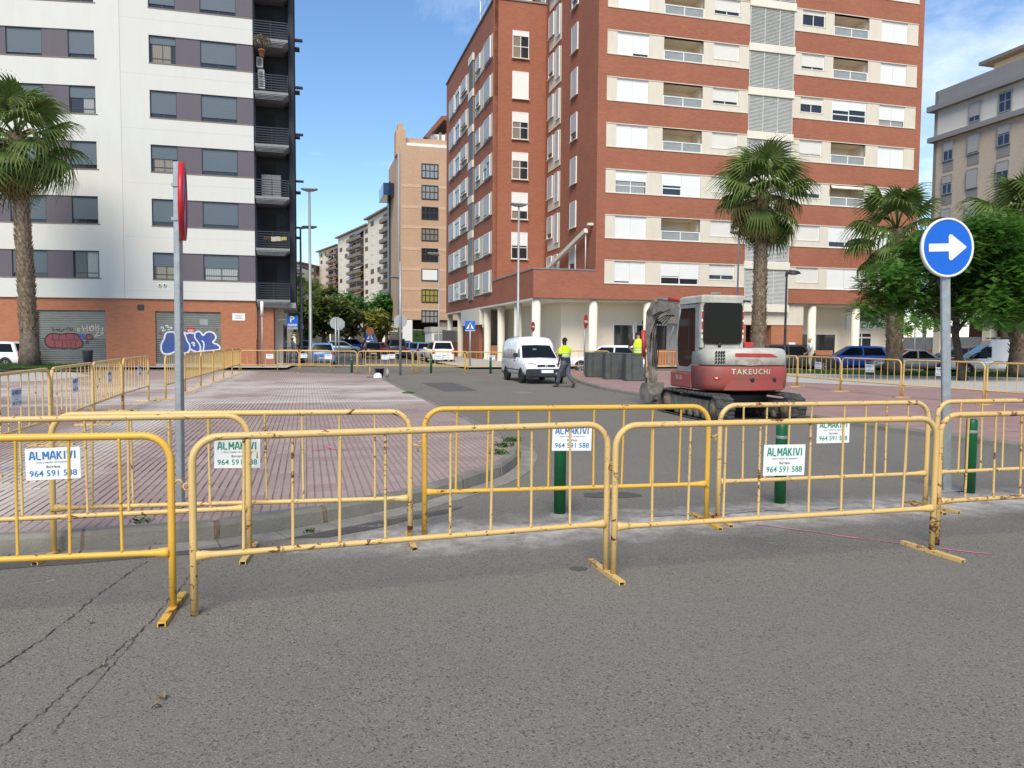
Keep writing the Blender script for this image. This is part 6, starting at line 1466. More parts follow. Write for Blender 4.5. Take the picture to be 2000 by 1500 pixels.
gl = nodes_of('cab_glass'); gl.b.inputs['Base Color'].default_value = (.012, .013, .013, 1); gl.b.inputs['Roughness'].default_value = .05; gl.b.inputs['Specular IOR Level'].default_value = .12; gl.b.inputs['Alpha'].default_value = .95
rw = []
for k in range(24):
    a = 2*math.pi*k/24; c, s = math.cos(a), math.sin(a); f = lambda v: math.copysign(abs(v)**.2, v); rw.append(((CX0 + CX1)/2 + f(c)*.445, 2.10 + f(s)*.44))
MB().prism(rw, CY0 - .004, CY0 + .012).build('rear_window', gl.m, ex)
mg = MB(); o_ = [((p[0] - (CX0+CX1)/2)*1.05 + (CX0+CX1)/2, (p[1] - 2.10)*1.03 + 2.10) for p in rw]
mg.loft([[(p[0], CY0 + .004, p[1]) for p in o_], [(p[0], CY0 - .012, p[1]) for p in o_], [(p[0], CY0 - .012, p[1]) for p in rw], [(p[0], CY0 + .004, p[1]) for p in rw]], cap=False).build('window_seal', MATS['trim_black'], ex)
MB().prism([(CY0 + .30, 2.44), (CY1 - .27, 2.44), (CY1 - .13, 2.1), (CY1 - .08, 1.7), (CY1 - .12, 1.3), (CY1 - .2, 1.15), (CY0 + .62, 1.15), (CY0 + .42, 1.23), (CY0 + .29, 1.5)], CX0 + .012, CX0 + .022, 'x').build('door_window', gl.m, ex)
MB().box(CX0 + .01, CX0 + .04, CY0 + .62, CY0 + .65, 1.2, 2.4).build('door_post', MATS['trim_black'], ex)
MB().prism([(CY0 + .12, 2.45), (CY1 - .27, 2.45), (CY1 - .08, 1.7), (CY1 - .2, 1.1), (CY0 + .12, 1.1)], CX1 - .02, CX1 - .01, 'x').build('side_window', gl.m, ex)
MB().loft([[(CX0 + .05, CY1 - .25, 2.48), (CX1 - .05, CY1 - .25, 2.48)], [(CX0 + .05, CY1 - .07, 1.8), (CX1 - .05, CY1 - .07, 1.8)], [(CX0 + .05, CY1 - .14, 1.05), (CX1 - .05, CY1 - .14, 1.05)]], closed=False, cap=False).build('windscreen', gl.m, ex)
MB().bbox(-.68, -.2, -.35, .15, 1.1, 1.3, .04).bbox(-.66, -.22, -.40, -.28, 1.3, 1.95, .05).build('seat', MATS['trim_black'], ex)
MB().box(CX0 + .06, CX1 - .06, CY0 + .1, CY1 - .2, 1.03, 1.08).build('cab_floor', MATS['trim_black'], ex)
for x in (CX0 + .008, CX1 - .058):
    for j, z in enumerate((2.26, 2.04, 1.85)): 
        h = (.17, .17, .05)[j]; MB().box(x, x + .05, CY0 - .006, CY0 - .001, z - h*(1 if j < 2 else 1) + (.06 if j == 2 else .1), z + (.06 if j == 2 else .1)).build('red_stripe', MATS['red_gloss'], ex)
    MB().box(x, x + .05, CY0 - .003, CY0 - .0005, 1.78, 2.38).build('white_stripe', MATS['white_sign'], ex)
MB().lathe([(.02, 0), (.035, .02), (.035, .09), (.015, .12)], 12, T(-.55, -.6, 1.57)).build('fuel_cap', MATS['black_paint'], ex)
MB().bbox(.14, .36, -.42, -.15, 1.57, 1.70, .02).build('toolbox', MATS['red_gloss'], ex)
MB().tube([(.2, CY0 - .0, 2.58), (.02, CY0 - .04, 2.60)], .02, 6).build('work_lamp', MATS['trim_black'], ex)
MB().tube([(-.42, .1, 2.74), (-.42, .1, 2.79), (-.2, .1, 2.80), (-.2, .1, 2.74)], .02, 6).build('roof_handle', MATS['digger_grey'], ex)
# boom, stick, rams
def beam(pts, w, hs, m, name, x0=0.0):
    P = [Vector(p) for p in pts]; rings = []
    for i, p in enumerate(P):
        t = (P[min(i+1, len(P)-1)] - P[max(i-1, 0)]).normalized(); n = Vector((0, -t.z, t.y)); h = hs[i]/2
        rings.append([tuple(p + n*h + Vector((-w/2, 0, 0))), tuple(p + n*h + Vector((w/2, 0, 0))), tuple(p - n*h + Vector((w/2, 0, 0))), tuple(p - n*h + Vector((-w/2, 0, 0)))])
    return MB().loft(rings, smooth=False).build(name, MATS[m], ex)
bx = -.05; n_before = set(ex.children)
beam([(bx, 1.05, .95), (bx, 1.3, 1.35), (bx, 1.75, 2.1), (bx, 2.2, 2.5), (bx, 2.9, 2.62), (bx, 3.5, 2.42)], .17, [.2, .26, .30, .30, .26, .18], 'digger_boom', 'boom')
beam([(bx, 3.15, 2.78), (bx, 3.42, 2.45), (bx, 3.45, 1.9), (bx, 3.35, 1.2), (bx, 3.28, .62)], .17, [.14, .26, .26, .22, .16], 'digger_boom', 'stick')
MB().bbox(bx - .16, bx + .16, .95, 1.2, .70, 1.15, .03).build('swing_bracket', MATS['dusty_steel'], ex)
def ram(a, b, nm='ram'):
    a, b = Vector(a), Vector(b); c = a.lerp(b, .55)
    o = MB().tube([a, c], .055, 10).build(nm, MATS['red_gloss'], ex); MB().tube([c, b], .03, 8).build('piston_rod', MATS['chrome'], o)
ram((bx, 2.0, 2.74), (bx, 3.12, 2.82)); ram((bx, 1.25, .95), (bx, 2.2, 2.15)); ram((bx - .12, 3.62, 2.0), (bx - .12, 3.55, .75))
bk = [(3.18, .62), (3.42, .60), (3.55, .42), (3.50, .18), (3.30, .08), (2.98, .12), (2.86, .30), (3.0, .32), (3.12, .40)]
MB().prism(bk, bx - .26, bx + .26, 'x').build('bucket', MATS['dusty_steel'], ex)
for j in range(4): MB().box(bx - .24 + j*.15, bx - .18 + j*.15, 2.76, 2.92, .20, .28).build('bucket_tooth', MATS['dusty_steel'], ex)
MB().tube([(bx - .1, 3.30, .72), (bx - .1, 3.5, .75), (bx - .1, 3.44, .52)], .035, 8).build('bucket_link', MATS['dusty_steel'], ex)
for j in range(4):
    s = -.07 + .045*j
    MB().tube([(bx + s, 2.15, 2.32), (bx + s*1.2, 2.6, 2.38), (bx + s*1.5, 2.98, 2.26 - .04*j), (bx + s*1.6, 3.14, 1.9 - .06*j), (bx + s*1.2, 3.18, 1.5), (bx + s, 3.24, 1.0 - .06*j)], .013, 6).build('hose', MATS['hydraulic_hose'], ex)
for j in range(2): MB().tube([(bx - .11, 2.4, 2.52), (bx - .16 - .05*j, 2.8, 2.40), (bx - .19 - .05*j, 3.08, 2.0 - .15*j), (bx - .12, 3.28, 1.62 - .2*j)], .012, 6).build('hose', MATS['hydraulic_hose'], ex)
SW = T(bx, 1.05, 0) @ RZ(R(11)) @ T(-bx, -1.05, 0)                      # boom swung to the left
for c_ in ex.children:
    if c_ not in n_before: c_.matrix_local = SW
MB().tube([(-.9, 1.0, 1.1), (-.9, 1.25, 1.2), (-.9, 1.28, 1.7), (-.9, 1.02, 2.05)], .022, 8).build('grab_rail', MATS['digger_grey'], ex)

# ---------------------------------------------------------------- cars and vans
def wheel(o, x, y, r, w, side, hub='alloy'):
    M = T(x, y, r) @ RY(R(90)*side)
    t = MB().lathe([(r*.62, 0), (r*.9, 0), (r, .03), (r, w - .03), (r*.93, w), (r*.66, w), (r*.62, w - .03)], 22, M).build('wheel', MATS['rubber'], o)
    h = MB().lathe([(r*.64, w - .05), (r*.64, w - .015), (r*.60, w - .01), (r*.55, w - .05), (r*.1, w - .03), (.001, w - .02)], 18, M, cap=False)
    for k in range(5):
        a = 2*math.pi*k/5; h.box(-.03, .03, .04, r*.6, w - .045, w - .012, M @ RZ(a))
    h.build('rim', MATS[hub], t)
def car(label, loc, heading, paintm, L=4.1, W=1.74, H=1.48, kind='hatch', group=None, tails='tail_red', hub='alloy', lowtrim=True, name='parked_car', cat='car', plate=True):
    """heading = direction the nose points, degrees clockwise from away; local +Y is the nose"""
    o = thing(name, label, cat, loc, -R(heading), group); M = MATS[paintm]; w = W/2; h2 = L/2
    belt = H*.60; nose_z = H*.47 if kind != 'suv' else H*.56
    if kind == 'hatch': top = [(-h2, .62), (-h2 + .04, belt), (-h2 + .12, belt + .05), (h2*.36, belt + .02), (h2*.52, belt), (h2 - .25, nose_z + .1), (h2 - .04, nose_z), (h2, nose_z - .15)]
    elif kind == 'coupe': top = [(-h2, .62), (-h2 + .08, belt + .02), (-h2*.55, belt + .08), (h2*.2, belt + .04), (h2*.42, belt), (h2 - .3, nose_z + .05), (h2 - .04, nose_z - .05), (h2, nose_z - .2)]
    elif kind == 'suv': top = [(-h2, .7), (-h2 + .05, belt), (-h2 + .1, belt + .06), (h2*.3, belt + .04), (h2*.48, belt + .03), (h2 - .22, nose_z + .08), (h2 - .03, nose_z), (h2, nose_z - .2)]
    else: top = [(-h2, .62), (-h2 + .03, belt), (-h2 + .1, belt + .05), (h2*.45, belt), (h2*.6, belt - .04), (h2 - .2, nose_z + .06), (h2 - .03, nose_z - .02), (h2, nose_z - .2)]
    low = .30; rings = []
    for y, z in top:
        e = 1 - .10*(abs(y)/h2)**6 - (.05 if abs(y) > h2 - .03 else 0)
        rings.append([(-w*.93*e, y, low), (-w*e, y, low + .14), (-w*1.0*e, y, low + (z-low)*.62), (-w*.955*e, y, z - .035), (-w*.86*e, y, z), (0, y, z + .02), (w*.86*e, y, z), (w*.955*e, y, z - .035), (w*e, y, low + (z-low)*.62), (w*e, y, low + .14), (w*.93*e, y, low)])
    MB().loft(rings).build('body', M, o)
    if kind == 'hatch': g = [(-h2 + .14, belt), (-h2 + .42, H - .06), (-h2 + .75, H), (h2*.02, H), (h2*.12, H - .03), (h2*.56, belt)]
    elif kind == 'coupe': g = [(-h2*.62, belt + .02), (-h2*.34, H - .10), (-h2*.2, H - .01), (h2*.02, H), (h2*.10, H - .03), (h2*.50, belt)]
    elif kind == 'suv': g = [(-h2 + .10, belt), (-h2 + .32, H - .07), (-h2 + .6, H), (h2*.05, H), (h2*.14, H - .03), (h2*.48, belt)]
    else: g = [(-h2 + .1, belt), (-h2 + .34, H - .06), (-h2 + .62, H), (h2*.12, H), (h2*.22, H - .03), (h2*.66, belt)]
    def gw(z): return w*(.90 - .20*((z - belt)/(H - belt))**1.3)
    n = len(g); ring = [[(s*gw(max(z, belt)), y, z) for y, z in g] for s in (-1, 1)]
    top_ = MB(); top_.loft(ring, True, True, False)
    cr = [[(s*gw(z)*k, y, z + .0) for s, k in ((-1, 1), (1, 1))] for y, z in g]
    top_.build('cabin', M, o)
    # glazing set a few millimetres proud of the pillars
    def lerp_side(y, z, s, d=.006): return (s*(gw(z) + d), y, z)
    ym = (g[1][0] + g[4][0])/2; zt_, zb_ = H - .11, belt + .05
    def y_at(z, i, j): 
        (ya, za), (yb, zb) = g[i], g[j]; return ya + (yb - ya)*(z - za)/(zb - za)
    for s in (-1, 1):
        yr_t, yr_b = y_at(zt_, 0, 1) + .16, y_at(zb_, 0, 1) + .16; yf_t, yf_b = y_at(zt_, 4, 5) - .13, y_at(zb_, 4, 5) - .16; mid = (yr_b + yf_b)/2 - .05
        for a, b, c_, d_ in ((yr_b, mid - .04, mid - .04, yr_t), (mid + .04, yf_b, yf_t, mid + .04)):
            MB().quad(lerp_side(a, zb_, s), lerp_side(b, zb_, s), lerp_side(c_, zt_, s), lerp_side(d_, zt_, s)).build('side_window', MATS['glass_car'], o)
        MB().loft([[(s*w*.93, yf_b + .02, belt + .02), (s*w*.93, yf_b + .1, belt + .03), (s*w*.93, yf_b + .1, belt + .13), (s*w*.93, yf_b + .02, belt + .15)], [(s*(w + .16), yf_b + .0, belt + .03), (s*(w + .16), yf_b + .08, belt + .04), (s*(w + .16), yf_b + .08, belt + .14), (s*(w + .16), yf_b, belt + .16)]], smooth=False).build('mirror', M if kind != 'van' else MATS['trim_black'], o)
        MB().box(s*w - .006, s*w + .012, mid + .06, mid + .2, belt - .12, belt - .09).build('door_handle', M, o)
    def wind(i, j, nm, ins=.10):
        (ya, za), (yb, zb) = g[i], g[j]; d = Vector((0, yb - ya, zb - za)).normalized(); nr = Vector((0, d.z, -d.y)) * (.008 if i >= 3 else -.008)
        if nr.y * (1 if i >= 3 else -1) < 0: nr = -nr
        P0 = Vector((0, ya, za)).lerp(Vector((0, yb, zb)), .08) + nr; P1 = Vector((0, ya, za)).lerp(Vector((0, yb, zb)), .92) + nr
        a, b = gw(P0.z) - ins, gw(P1.z) - ins
        MB().quad((-a, P0.y, P0.z), (a, P0.y, P0.z), (b, P1.y, P1.z), (-b, P1.y, P1.z)).build(nm, MATS['glass_car'], o)
    wind(4, 5, 'windscreen'); wind(0, 1, 'rear_window')
    r = .31 if kind != 'suv' else .35
    for y in (-h2 + .72, h2 - .78):
        for s in (-1, 1):
            MB().lathe([(r*1.17, 0), (r*1.17, .012)], 22, T(s*(w - .006), y, r) @ RY(R(90)*s)).build('wheel_arch', MATS['trim_black'], o)
            wheel(o, s*(w - .19), y, r, .21, s, hub)
    MB().bbox(-w*.9, w*.9, -h2 - .02, -h2 + .1, .26, .55, .03).build('rear_bumper', MATS['trim_black'] if lowtrim else M, o)
    MB().bbox(-w*.88, w*.88, h2 - .1, h2 + .02, .24, .50, .03).build('front_bumper', MATS['trim_black'] if lowtrim else M, o)
    for s in (-1, 1):
        MB().bbox(s*w*.72 - .16, s*w*.72 + .16, h2 - .16, h2 - .0, nose_z - .20, nose_z - .06, .03).build('headlight', MATS['lamp_clear'], o)
        MB().bbox(s*w*.80 - .11, s*w*.80 + .11, -h2 - .012, -h2 + .1, .68, .68 + .28, .03).build('tail_light', MATS[tails], o)
    MB().bbox(-.45, .45, h2 - .05, h2 + .008, nose_z - .20, nose_z - .10, .01).build('grille', MATS['trim_black'], o)
    if plate: MB().box(-.26, .26, -h2 - .028, -h2 - .02, .42, .53).build('number_plate', MATS['plate_white'], o); MB().box(-.26, .26, h2 + .02, h2 + .028, .32, .43).build('number_plate', MATS['plate_white'], o)
    return o
# the white delivery van parked in the side street
vb = G(1029, 749); vr = G(993, 742)
van = thing('delivery_van', 'white high-roofed delivery van parked facing the viewer beside the walking worker', 'van', (0.85, 32.05, 0), R(180 + 14))
w = .84; h2 = 2.05; PW = MATS['paint_white']
rings = []
for y, z in ((-h2, .75), (-h2 + .03, 1.0), (h2*.34, 1.02), (h2*.50, 1.0), (h2*.56, .98), (h2 - .30, .86), (h2 - .06, .74), (h2, .60)):
    e = 1 - .10*max(0, (y - 1.2)/.85)**2
    rings.append([(-w*.95*e, y, .34), (-w*e, y, .48), (-w*e, y, z*.8), (-w*.97*e, y, z - .03), (-w*.88*e, y, z), (0, y, z + .03), (w*.88*e, y, z), (w*.97*e, y, z - .03), (w*e, y, z*.8), (w*e, y, .48), (w*.95*e, y, .34)])
MB().loft(rings).build('body', PW, van)
rings = []
for y, z, ww in ((-h2 + .02, 1.0, .80), (-h2 + .04, 1.66, .74), (-h2 + .25, 1.80, .70), (-.3, 1.86, .70), (.30, 1.82, .68), (.42, 1.70, .70), (.47, 1.45, .74)):
    rings.append([(-w*.985, y, .95), (-w*.965, y, .95 + (z-.95)*.5), (-ww*1.04, y, z - .12), (-ww*.88, y, z - .02), (0, y, z + .02), (ww*.88, y, z - .02), (ww*1.04, y, z - .12), (w*.965, y, .95 + (z-.95)*.5), (w*.985, y, .95)])
MB().loft(rings).build('load_box', PW, van)
rings = []
for y, z, ww in ((.25, 1.53, .68), (.42, 1.52, .68), (1.05, .99, .77), (1.12, .95, .78)):
    rings.append([(-w*.955, y, .93), (-(w*.955 + ww)/2, y, (.93 + z)/2), (-ww, y, z - .03), (-ww*.8, y, z), (0, y, z + .02), (ww*.8, y, z), (ww, y, z - .03), ((w*.955 + ww)/2, y, (.93 + z)/2), (w*.955, y, .93)])
MB().loft(rings, smooth=False).build('cab', PW, van)
MB().add([(-.60, .46, 1.505), (0, .46, 1.525), (.60, .46, 1.505), (.72, 1.06, 1.00), (0, 1.08, 1.02), (-.72, 1.06, 1.00)], [(0, 1, 4, 5), (1, 2, 3, 4)]).build('windscreen', MATS['glass_car'], van)
MB().box(-.08, .08, -.004, .0, -.07, .07, T(.12, .70, 1.325) @ RX(R(-48))).build('permit_card', MATS['white_sign'], van)
for s in (-1, 1):
    MB().quad((s*(w*.945), .12, 1.04), (s*(w*.94), .95, 1.02), (s*(w*.845), .46, 1.45), (s*(w*.85), .14, 1.46)).build('side_window', MATS['glass_car'], van)
    MB().bbox(s*(w + .11) - .09, s*(w + .11) + .09, .80, .88, 1.02, 1.20, .03).build('mirror', MATS['trim_black'], van)
    MB().box(s*w - .01, s*w + .012, -1.2, 1.0, .50, .54).build('side_trim', MATS['trim_black'], van)
    MB().box(s*w - .004, s*w + .015, .16, .30, .88, .91).build('door_handle', MATS['trim_black'], van)
    MB().loft([[(s*.42, h2 - .03, .66), (s*.42, h2 - .06, .80), (s*.40, h2 - .1, .80)], [(s*.68, h2 - .13, .66), (s*.70, h2 - .18, .82), (s*.69, h2 - .25, .84)], [(s*.79, h2 - .24, .67), (s*.80, h2 - .34, .80), (s*.80, h2 - .40, .82)]], smooth=False).build('headlight', MATS['lamp_clear'], van)
    for y in (-h2 + .78, h2 - .82):
        MB().lathe([(.33, 0), (.33, .012)], 22, T(s*(w - .004), y, .29) @ RY(R(90)*s)).build('wheel_arch', MATS['trim_black'], van)
        wheel(van, s*(w - .17), y, .29, .19, s, 'trim_black')
    MB().bbox(s*.06 + (0 if s > 0 else -.3), s*.06 + (.3 if s > 0 else 0), h2 - .05, h2 + .01, .68, .76, .01).build('grille', MATS['trim_black'], van)
    MB().tube([(s*.66, -h2 + .3, 1.83), (s*.66, .2, 1.87)], .012, 6).build('roof_seam', MATS['slab_grey'], van)
MB().bbox(-.80, .80, h2 - .16, h2 + .09, .26, .60, .05).build('front_bumper', MATS['trim_black'], van)
MB().bbox(-.82, .82, -h2 - .06, -h2 + .1, .28, .55, .04).build('rear_bumper', MATS['trim_black'], van)
pl = MB().box(-.26, .26, h2 + .092, h2 + .10, .44, .56).build('number_plate', MATS['plate_white'], van)
MB().box(.225, .26, h2 + .1005, h2 + .102, .44, .56).build('blue_strip', MATS['sign_blue'], pl)
MB().lathe([(.04, 0), (.04, .01)], 14, T(-.38, h2 + .098, .42) @ RX(R(-90))).build('fog_lamp', MATS['lamp_clear'], van)
MB().box(-.05, .05, h2 + .0, h2 + .014, .685, .755).build('badge', MATS['chrome'], van)
# blue figure and lines of faint print on the load side
dc = MB(); 
for y, z, a, b in ((-.30, 1.33, .05, .03), (-.34, 1.22, .035, .09), (-.38, 1.08, .05, .08)): dc.box(w*.955 - .004 + (0), w*.97 + .004, y - a, y + a, z - b, z + b)
dc.build('blue_emblem', MATS['sign_blue'], van)
for j, z in enumerate((1.33, 1.26, 1.12)): MB().box(w*.955 - .004, w*.97 + .003, -1.15, -.7, z, z + .02).build('print_line', MATS['sign_back'], van)
# parked cars
gP = 'cars parked beyond the right plaza'; gS = 'cars parked along the far street'
car('dark grey car mostly behind the black lamp post and the digger', GX(1548, 44.5), 86, 'paint_dark', 4.3, 1.76, 1.58, 'suv', gP)
car('bright blue hatchback parked nose to the left', GX(1664, 46.5), -78, 'paint_blue', 4.05, 1.74, 1.52, 'hatch', gP)
car('silver coupe parked behind the shorter palm', GX(1776, 43.0), -80, 'paint_silver', 4.25, 1.76, 1.38, 'coupe', gP, lowtrim=False)
car('black car parked behind the slanting tree trunk', GX(1868, 50), -76, 'paint_black', 4.2, 1.76, 1.5, 'hatch', gP)
car('white car partly behind the grey containers', GX(1190, 41.5), -66, 'paint_white', 4.2, 1.76, 1.48, 'hatch', gP)
car('white hatchback cut by the left edge, tail beside the palm', GX(-12, 40.5), -84, 'paint_white', 4.2, 1.76, 1.46, 'hatch', lowtrim=False)
# white van at the right edge
vn = car('white van with sloping nose parked at the right, roof rack on top', GX(1938, 41.5), -74, 'paint_white', 4.5, 1.82, 1.42, 'van', None, name='delivery_van', cat='van')
MB().loft([[(-.86, y, .8), (-.80, y, z - .1), (-.70, y, z), (.70, y, z), (.80, y, z - .1), (.86, y, .8)] for y, z in ((-2.22, 1.80), (-2.1, 1.92), (-.2, 1.94), (.35, 1.86), (.5, 1.55))], smooth=False).build('load_box', MATS['paint_white'], vn)
MB().loft([[(-.78, .46, 1.62), (.78, .46, 1.62)], [(-.84, 1.42, .93), (.84, 1.42, .93)]], closed=False, cap=False, smooth=False).build('windscreen', MATS['glass_car'], vn)
for s in (-1, 1): MB().add([(s*.875, .30, .98), (s*.89, 1.22, .95), (s*.81, .55, 1.52), (s*.82, .30, 1.56)], [(0, 1, 2, 3)]).build('side_window', MATS['glass_car'], vn); MB().box(s*.88 - .03, s*.88 + .03, -2.0, .2, .70, .78).build('side_trim', MATS['trim_black'], vn)
for y in (-1.6, -.6, .1): MB().box(-.75, .75, y, y + .08, 1.97, 2.03).build('roof_rack', MATS['trim_black'], vn)
# cars down the street on the left
car('blue estate car behind the tall lamp, seen from the rear', GX(630, 52), -14, 'paint_sky', 4.1, 1.72, 1.46, 'hatch', gS, lowtrim=False)
car('white people carrier beyond the far barriers, seen from the rear', GX(857, 58), -15, 'paint_white', 4.2, 1.75, 1.62, 'suv', gS, lowtrim=False)
car('light blue hatchback left of the white people carrier', GX(822, 66), -20, 'paint_sky', 3.9, 1.7, 1.5, 'hatch', gS)
car('second light blue car, further back by the hedge', GX(802, 74), -25, 'paint_sky', 3.9, 1.7, 1.5, 'hatch', gS)
car('dark grey off-roader beside the grey sign post', GX(773, 72), -14, 'paint_dark', 4.4, 1.8, 1.8, 'suv', gS)
car('small dark red car beyond the dark off-roader', GX(738, 80), -14, 'paint_red', 3.8, 1.68, 1.45, 'hatch', gS)
car('blue van-like car standing far down the street', GX(690, 100), 60, 'paint_blue', 4.2, 1.74, 1.75, 'suv', gS)
car('silver car far down the street beside the sign backs', GX(668, 92), 70, 'paint_silver', 4.1, 1.74, 1.5, 'hatch', gS)
car('black car at the street\'s end beside the dark lamp', GX(600, 74), -14, 'paint_black', 4.2, 1.74, 1.6, 'suv', gS)
car('black car in the row before the dark off-roader', GX(727, 70), -14, 'paint_black', 4.0, 1.7, 1.48, 'hatch', gS)

# ---------------------------------------------------------------- people
def skin_body(name, joints, edges, m, parent, sub=2):
    me = bpy.data.meshes.new(name); bm = bmesh.new(); ly = bm.verts.layers.skin.verify(); vs = {}
    for k, (p, r) in joints.items():
        v = bm.verts.new(p); vs[k] = v; d = v[ly]; rr = r if isinstance(r, tuple) else (r, r); d.radius = rr; d.use_root = (k == 'pelvis')
    for a, b in edges: bm.edges.new((vs[a], vs[b]))
    bm.to_mesh(me); bm.free(); me.materials.append(m)
    o = obj(name, me, parent); s = o.modifiers.new('skin', 'SKIN'); s.use_smooth_shade = True
    u = o.modifiers.new('subdivision', 'SUBSURF'); u.levels = sub; u.render_levels = sub
    return o
def limb(pts, rs, m, name, parent, n=12): return MB().tube(pts, rs, n).build(name, MATS[m], parent)
def person(label, loc, rz, J, skinm, build, hair, H=1.0):
    o = thing('person', label, 'person', loc, rz)
    e = [('pelvis', 'waist'), ('waist', 'chest'), ('chest', 'neck'), ('neck', 'headb'), ('headb', 'heada'), ('heada', 'crown'),
         ('pelvis', 'hipL'), ('hipL', 'kneeL'), ('kneeL', 'ankL'), ('ankL', 'toeL'), ('pelvis', 'hipR'), ('hipR', 'kneeR'), ('kneeR', 'ankR'), ('ankR', 'toeR'),
         ('chest', 'shL'), ('shL', 'elL'), ('elL', 'wrL'), ('wrL', 'paL'), ('chest', 'shR'), ('shR', 'elR'), ('elR', 'wrR'), ('wrR', 'paR'), ('heada', 'nose')]
    rad = dict(pelvis=(.14, .11), waist=(.14, .10), chest=(.16, .11), neck=.055, headb=.07, heada=.092, crown=.075, nose=.02, hipL=.09, hipR=.09, kneeL=.06, kneeR=.06, ankL=.042, ankR=.042, toeL=.035, toeR=.035, shL=.062, shR=.062, elL=.042, elR=.042, wrL=.03, wrR=.03, paL=.035, paR=.035)
    jj = {k: (v, rad[k]) for k, v in J.items()}
    for s in 'LR':                                   # five fingers a hand
        w_, p_ = Vector(J['wr' + s]), Vector(J['pa' + s]); d = (p_ - w_).normalized(); sd = d.cross(Vector((1, 0, 0))).normalized()
        for f in range(4):
            k = f'f{s}{f}'; q_ = p_ + d*(.07 + .02*(f in (1, 2))) + sd*(.024*(f - 1.5)); jj[k] = (tuple(q_), .009); e.append(('pa' + s, k))
        jj['t' + s] = (tuple(w_ + d*.06 + sd*.055), .010); e.append(('wr' + s, 't' + s))
    skin_body('body', jj, e, MATS[skinm], o)
    build(o, J)
    hv = Vector(J['heada']); 
    return o
def cap_hair(o, J, m, r=.108, back=.02):
    c = Vector(J['heada']).lerp(Vector(J['crown']), .55); f = Vector(J['nose']) - Vector(J['heada']); f.z = 0; f.normalize()
    mb = MB(); rings = []
    for k in range(7):
        a = R(-8 + 98*k/6); rr = r*math.cos(a)*.95; z = r*math.sin(a)*1.12; rings.append([tuple(c - f*back + Vector((math.cos(t)*rr*.92, math.sin(t)*rr*1.08, z))) for t in [2*math.pi*i/14 for i in range(14)]])
    mb.loft(rings).build('hair', MATS[m], o)
# walking worker, seen from behind: local -Y toward viewer; faces +Y and strides to the right
wk = G(1104, 757); wk.z = 0
JA = dict(pelvis=(0, 0, .96), waist=(0, .01, 1.12), chest=(.0, .03, 1.36), neck=(.01, .05, 1.52), headb=(.01, .07, 1.58), heada=(.01, .075, 1.67), crown=(.01, .07, 1.74), nose=(.015, .185, 1.65),
          hipL=(-.10, 0, .92), kneeL=(-.10, .20, .52), ankL=(-.11, .30, .09), toeL=(-.12, .46, .045), hipR=(.10, 0, .92), kneeR=(.11, -.02, .50), ankR=(.12, -.34, .19), toeR=(.13, -.27, .045),
          shL=(-.20, .03, 1.42), elL=(-.27, .0, 1.14), wrL=(-.28, .06, .90), paL=(-.28, .08, .83), shR=(.20, .03, 1.42), elR=(.26, .10, 1.15), wrR=(.20, .28, 1.02), paR=(.18, .34, 1.0))
def cloth_A(o, J):
    j = {k: Vector(v) for k, v in J.items()}
    rg = lambda z, a, b, cx=0, cy=0: [(cx + a*math.cos(t), cy + b*math.sin(t), z) for t in [2*math.pi*i/18 for i in range(18)]]
    v = MB().loft([rg(1.10, .185, .145, 0, .01), rg(1.2, .19, .145, 0, .015), rg(1.35, .215, .15, 0, .025), rg(1.44, .20, .13, 0, .035), rg(1.50, .12, .10, .005, .045), rg(1.53, .075, .075, .01, .05)], cap=False).build('shirt', MATS['hi_vis'], o)
    MB().loft([rg(.90, .185, .15, 0, 0), rg(1.0, .19, .152, 0, .0), rg(1.11, .187, .148, 0, .01)], cap=False).build('shirt_hem', MATS['navy_cloth'], o)
    for z in (1.125, 1.225): MB().loft([rg(z, .195, .152, 0, .015), rg(z + .045, .197, .152, 0, .018)], cap=False).build('reflective_band', MATS['reflective_tape'], o)
    for s in 'LR':
        a, b = j['sh' + s], j['el' + s]; sg = -1 if s == 'L' else 1
        limb([a - Vector((sg*.06, 0, -.01)), a + Vector((sg*.02, 0, -.02)), a.lerp(b, .55), a.lerp(b, .78)], [.068, .074, .066, .062], 'hi_vis', 'sleeve', o)
        limb([a.lerp(b, .77), a.lerp(b, .9)], [.064, .062], 'navy_cloth', 'cuff', o)
        limb([j['hip' + s] + Vector((0, 0, .06)), j['hip' + s] - Vector((0, 0, .1)), j['knee' + s], j['knee' + s].lerp(j['ank' + s], .55), j['ank' + s] + Vector((0, 0, .02))], [.125, .118, .088, .08, .078], 'grey_cloth', 'trouser_leg', o)
        ak, to = j['ank' + s], j['toe' + s]; d = (to - ak); d.z = 0; d.normalize()
        MB().tube([ak - d*.06 + Vector((0, 0, .05)), ak + d*.02 + Vector((0, 0, -.02)), to + Vector((0, 0, .0)), to + d*.06], [.055, .062, .05, .035], 10).build('boot', MATS['boot_brown'], o)
    MB().loft([rg(.84, .17, .14), rg(.95, .178, .145)], cap=False).build('trousers_seat', MATS['grey_cloth'], o)
    cap_hair(o, J, 'hair_black', .105, .01)
person('worker in yellow high visibility shirt and grey trousers walking past the van', wk, R(38), JA, 'skin_dark', cloth_A, 'hair_black')
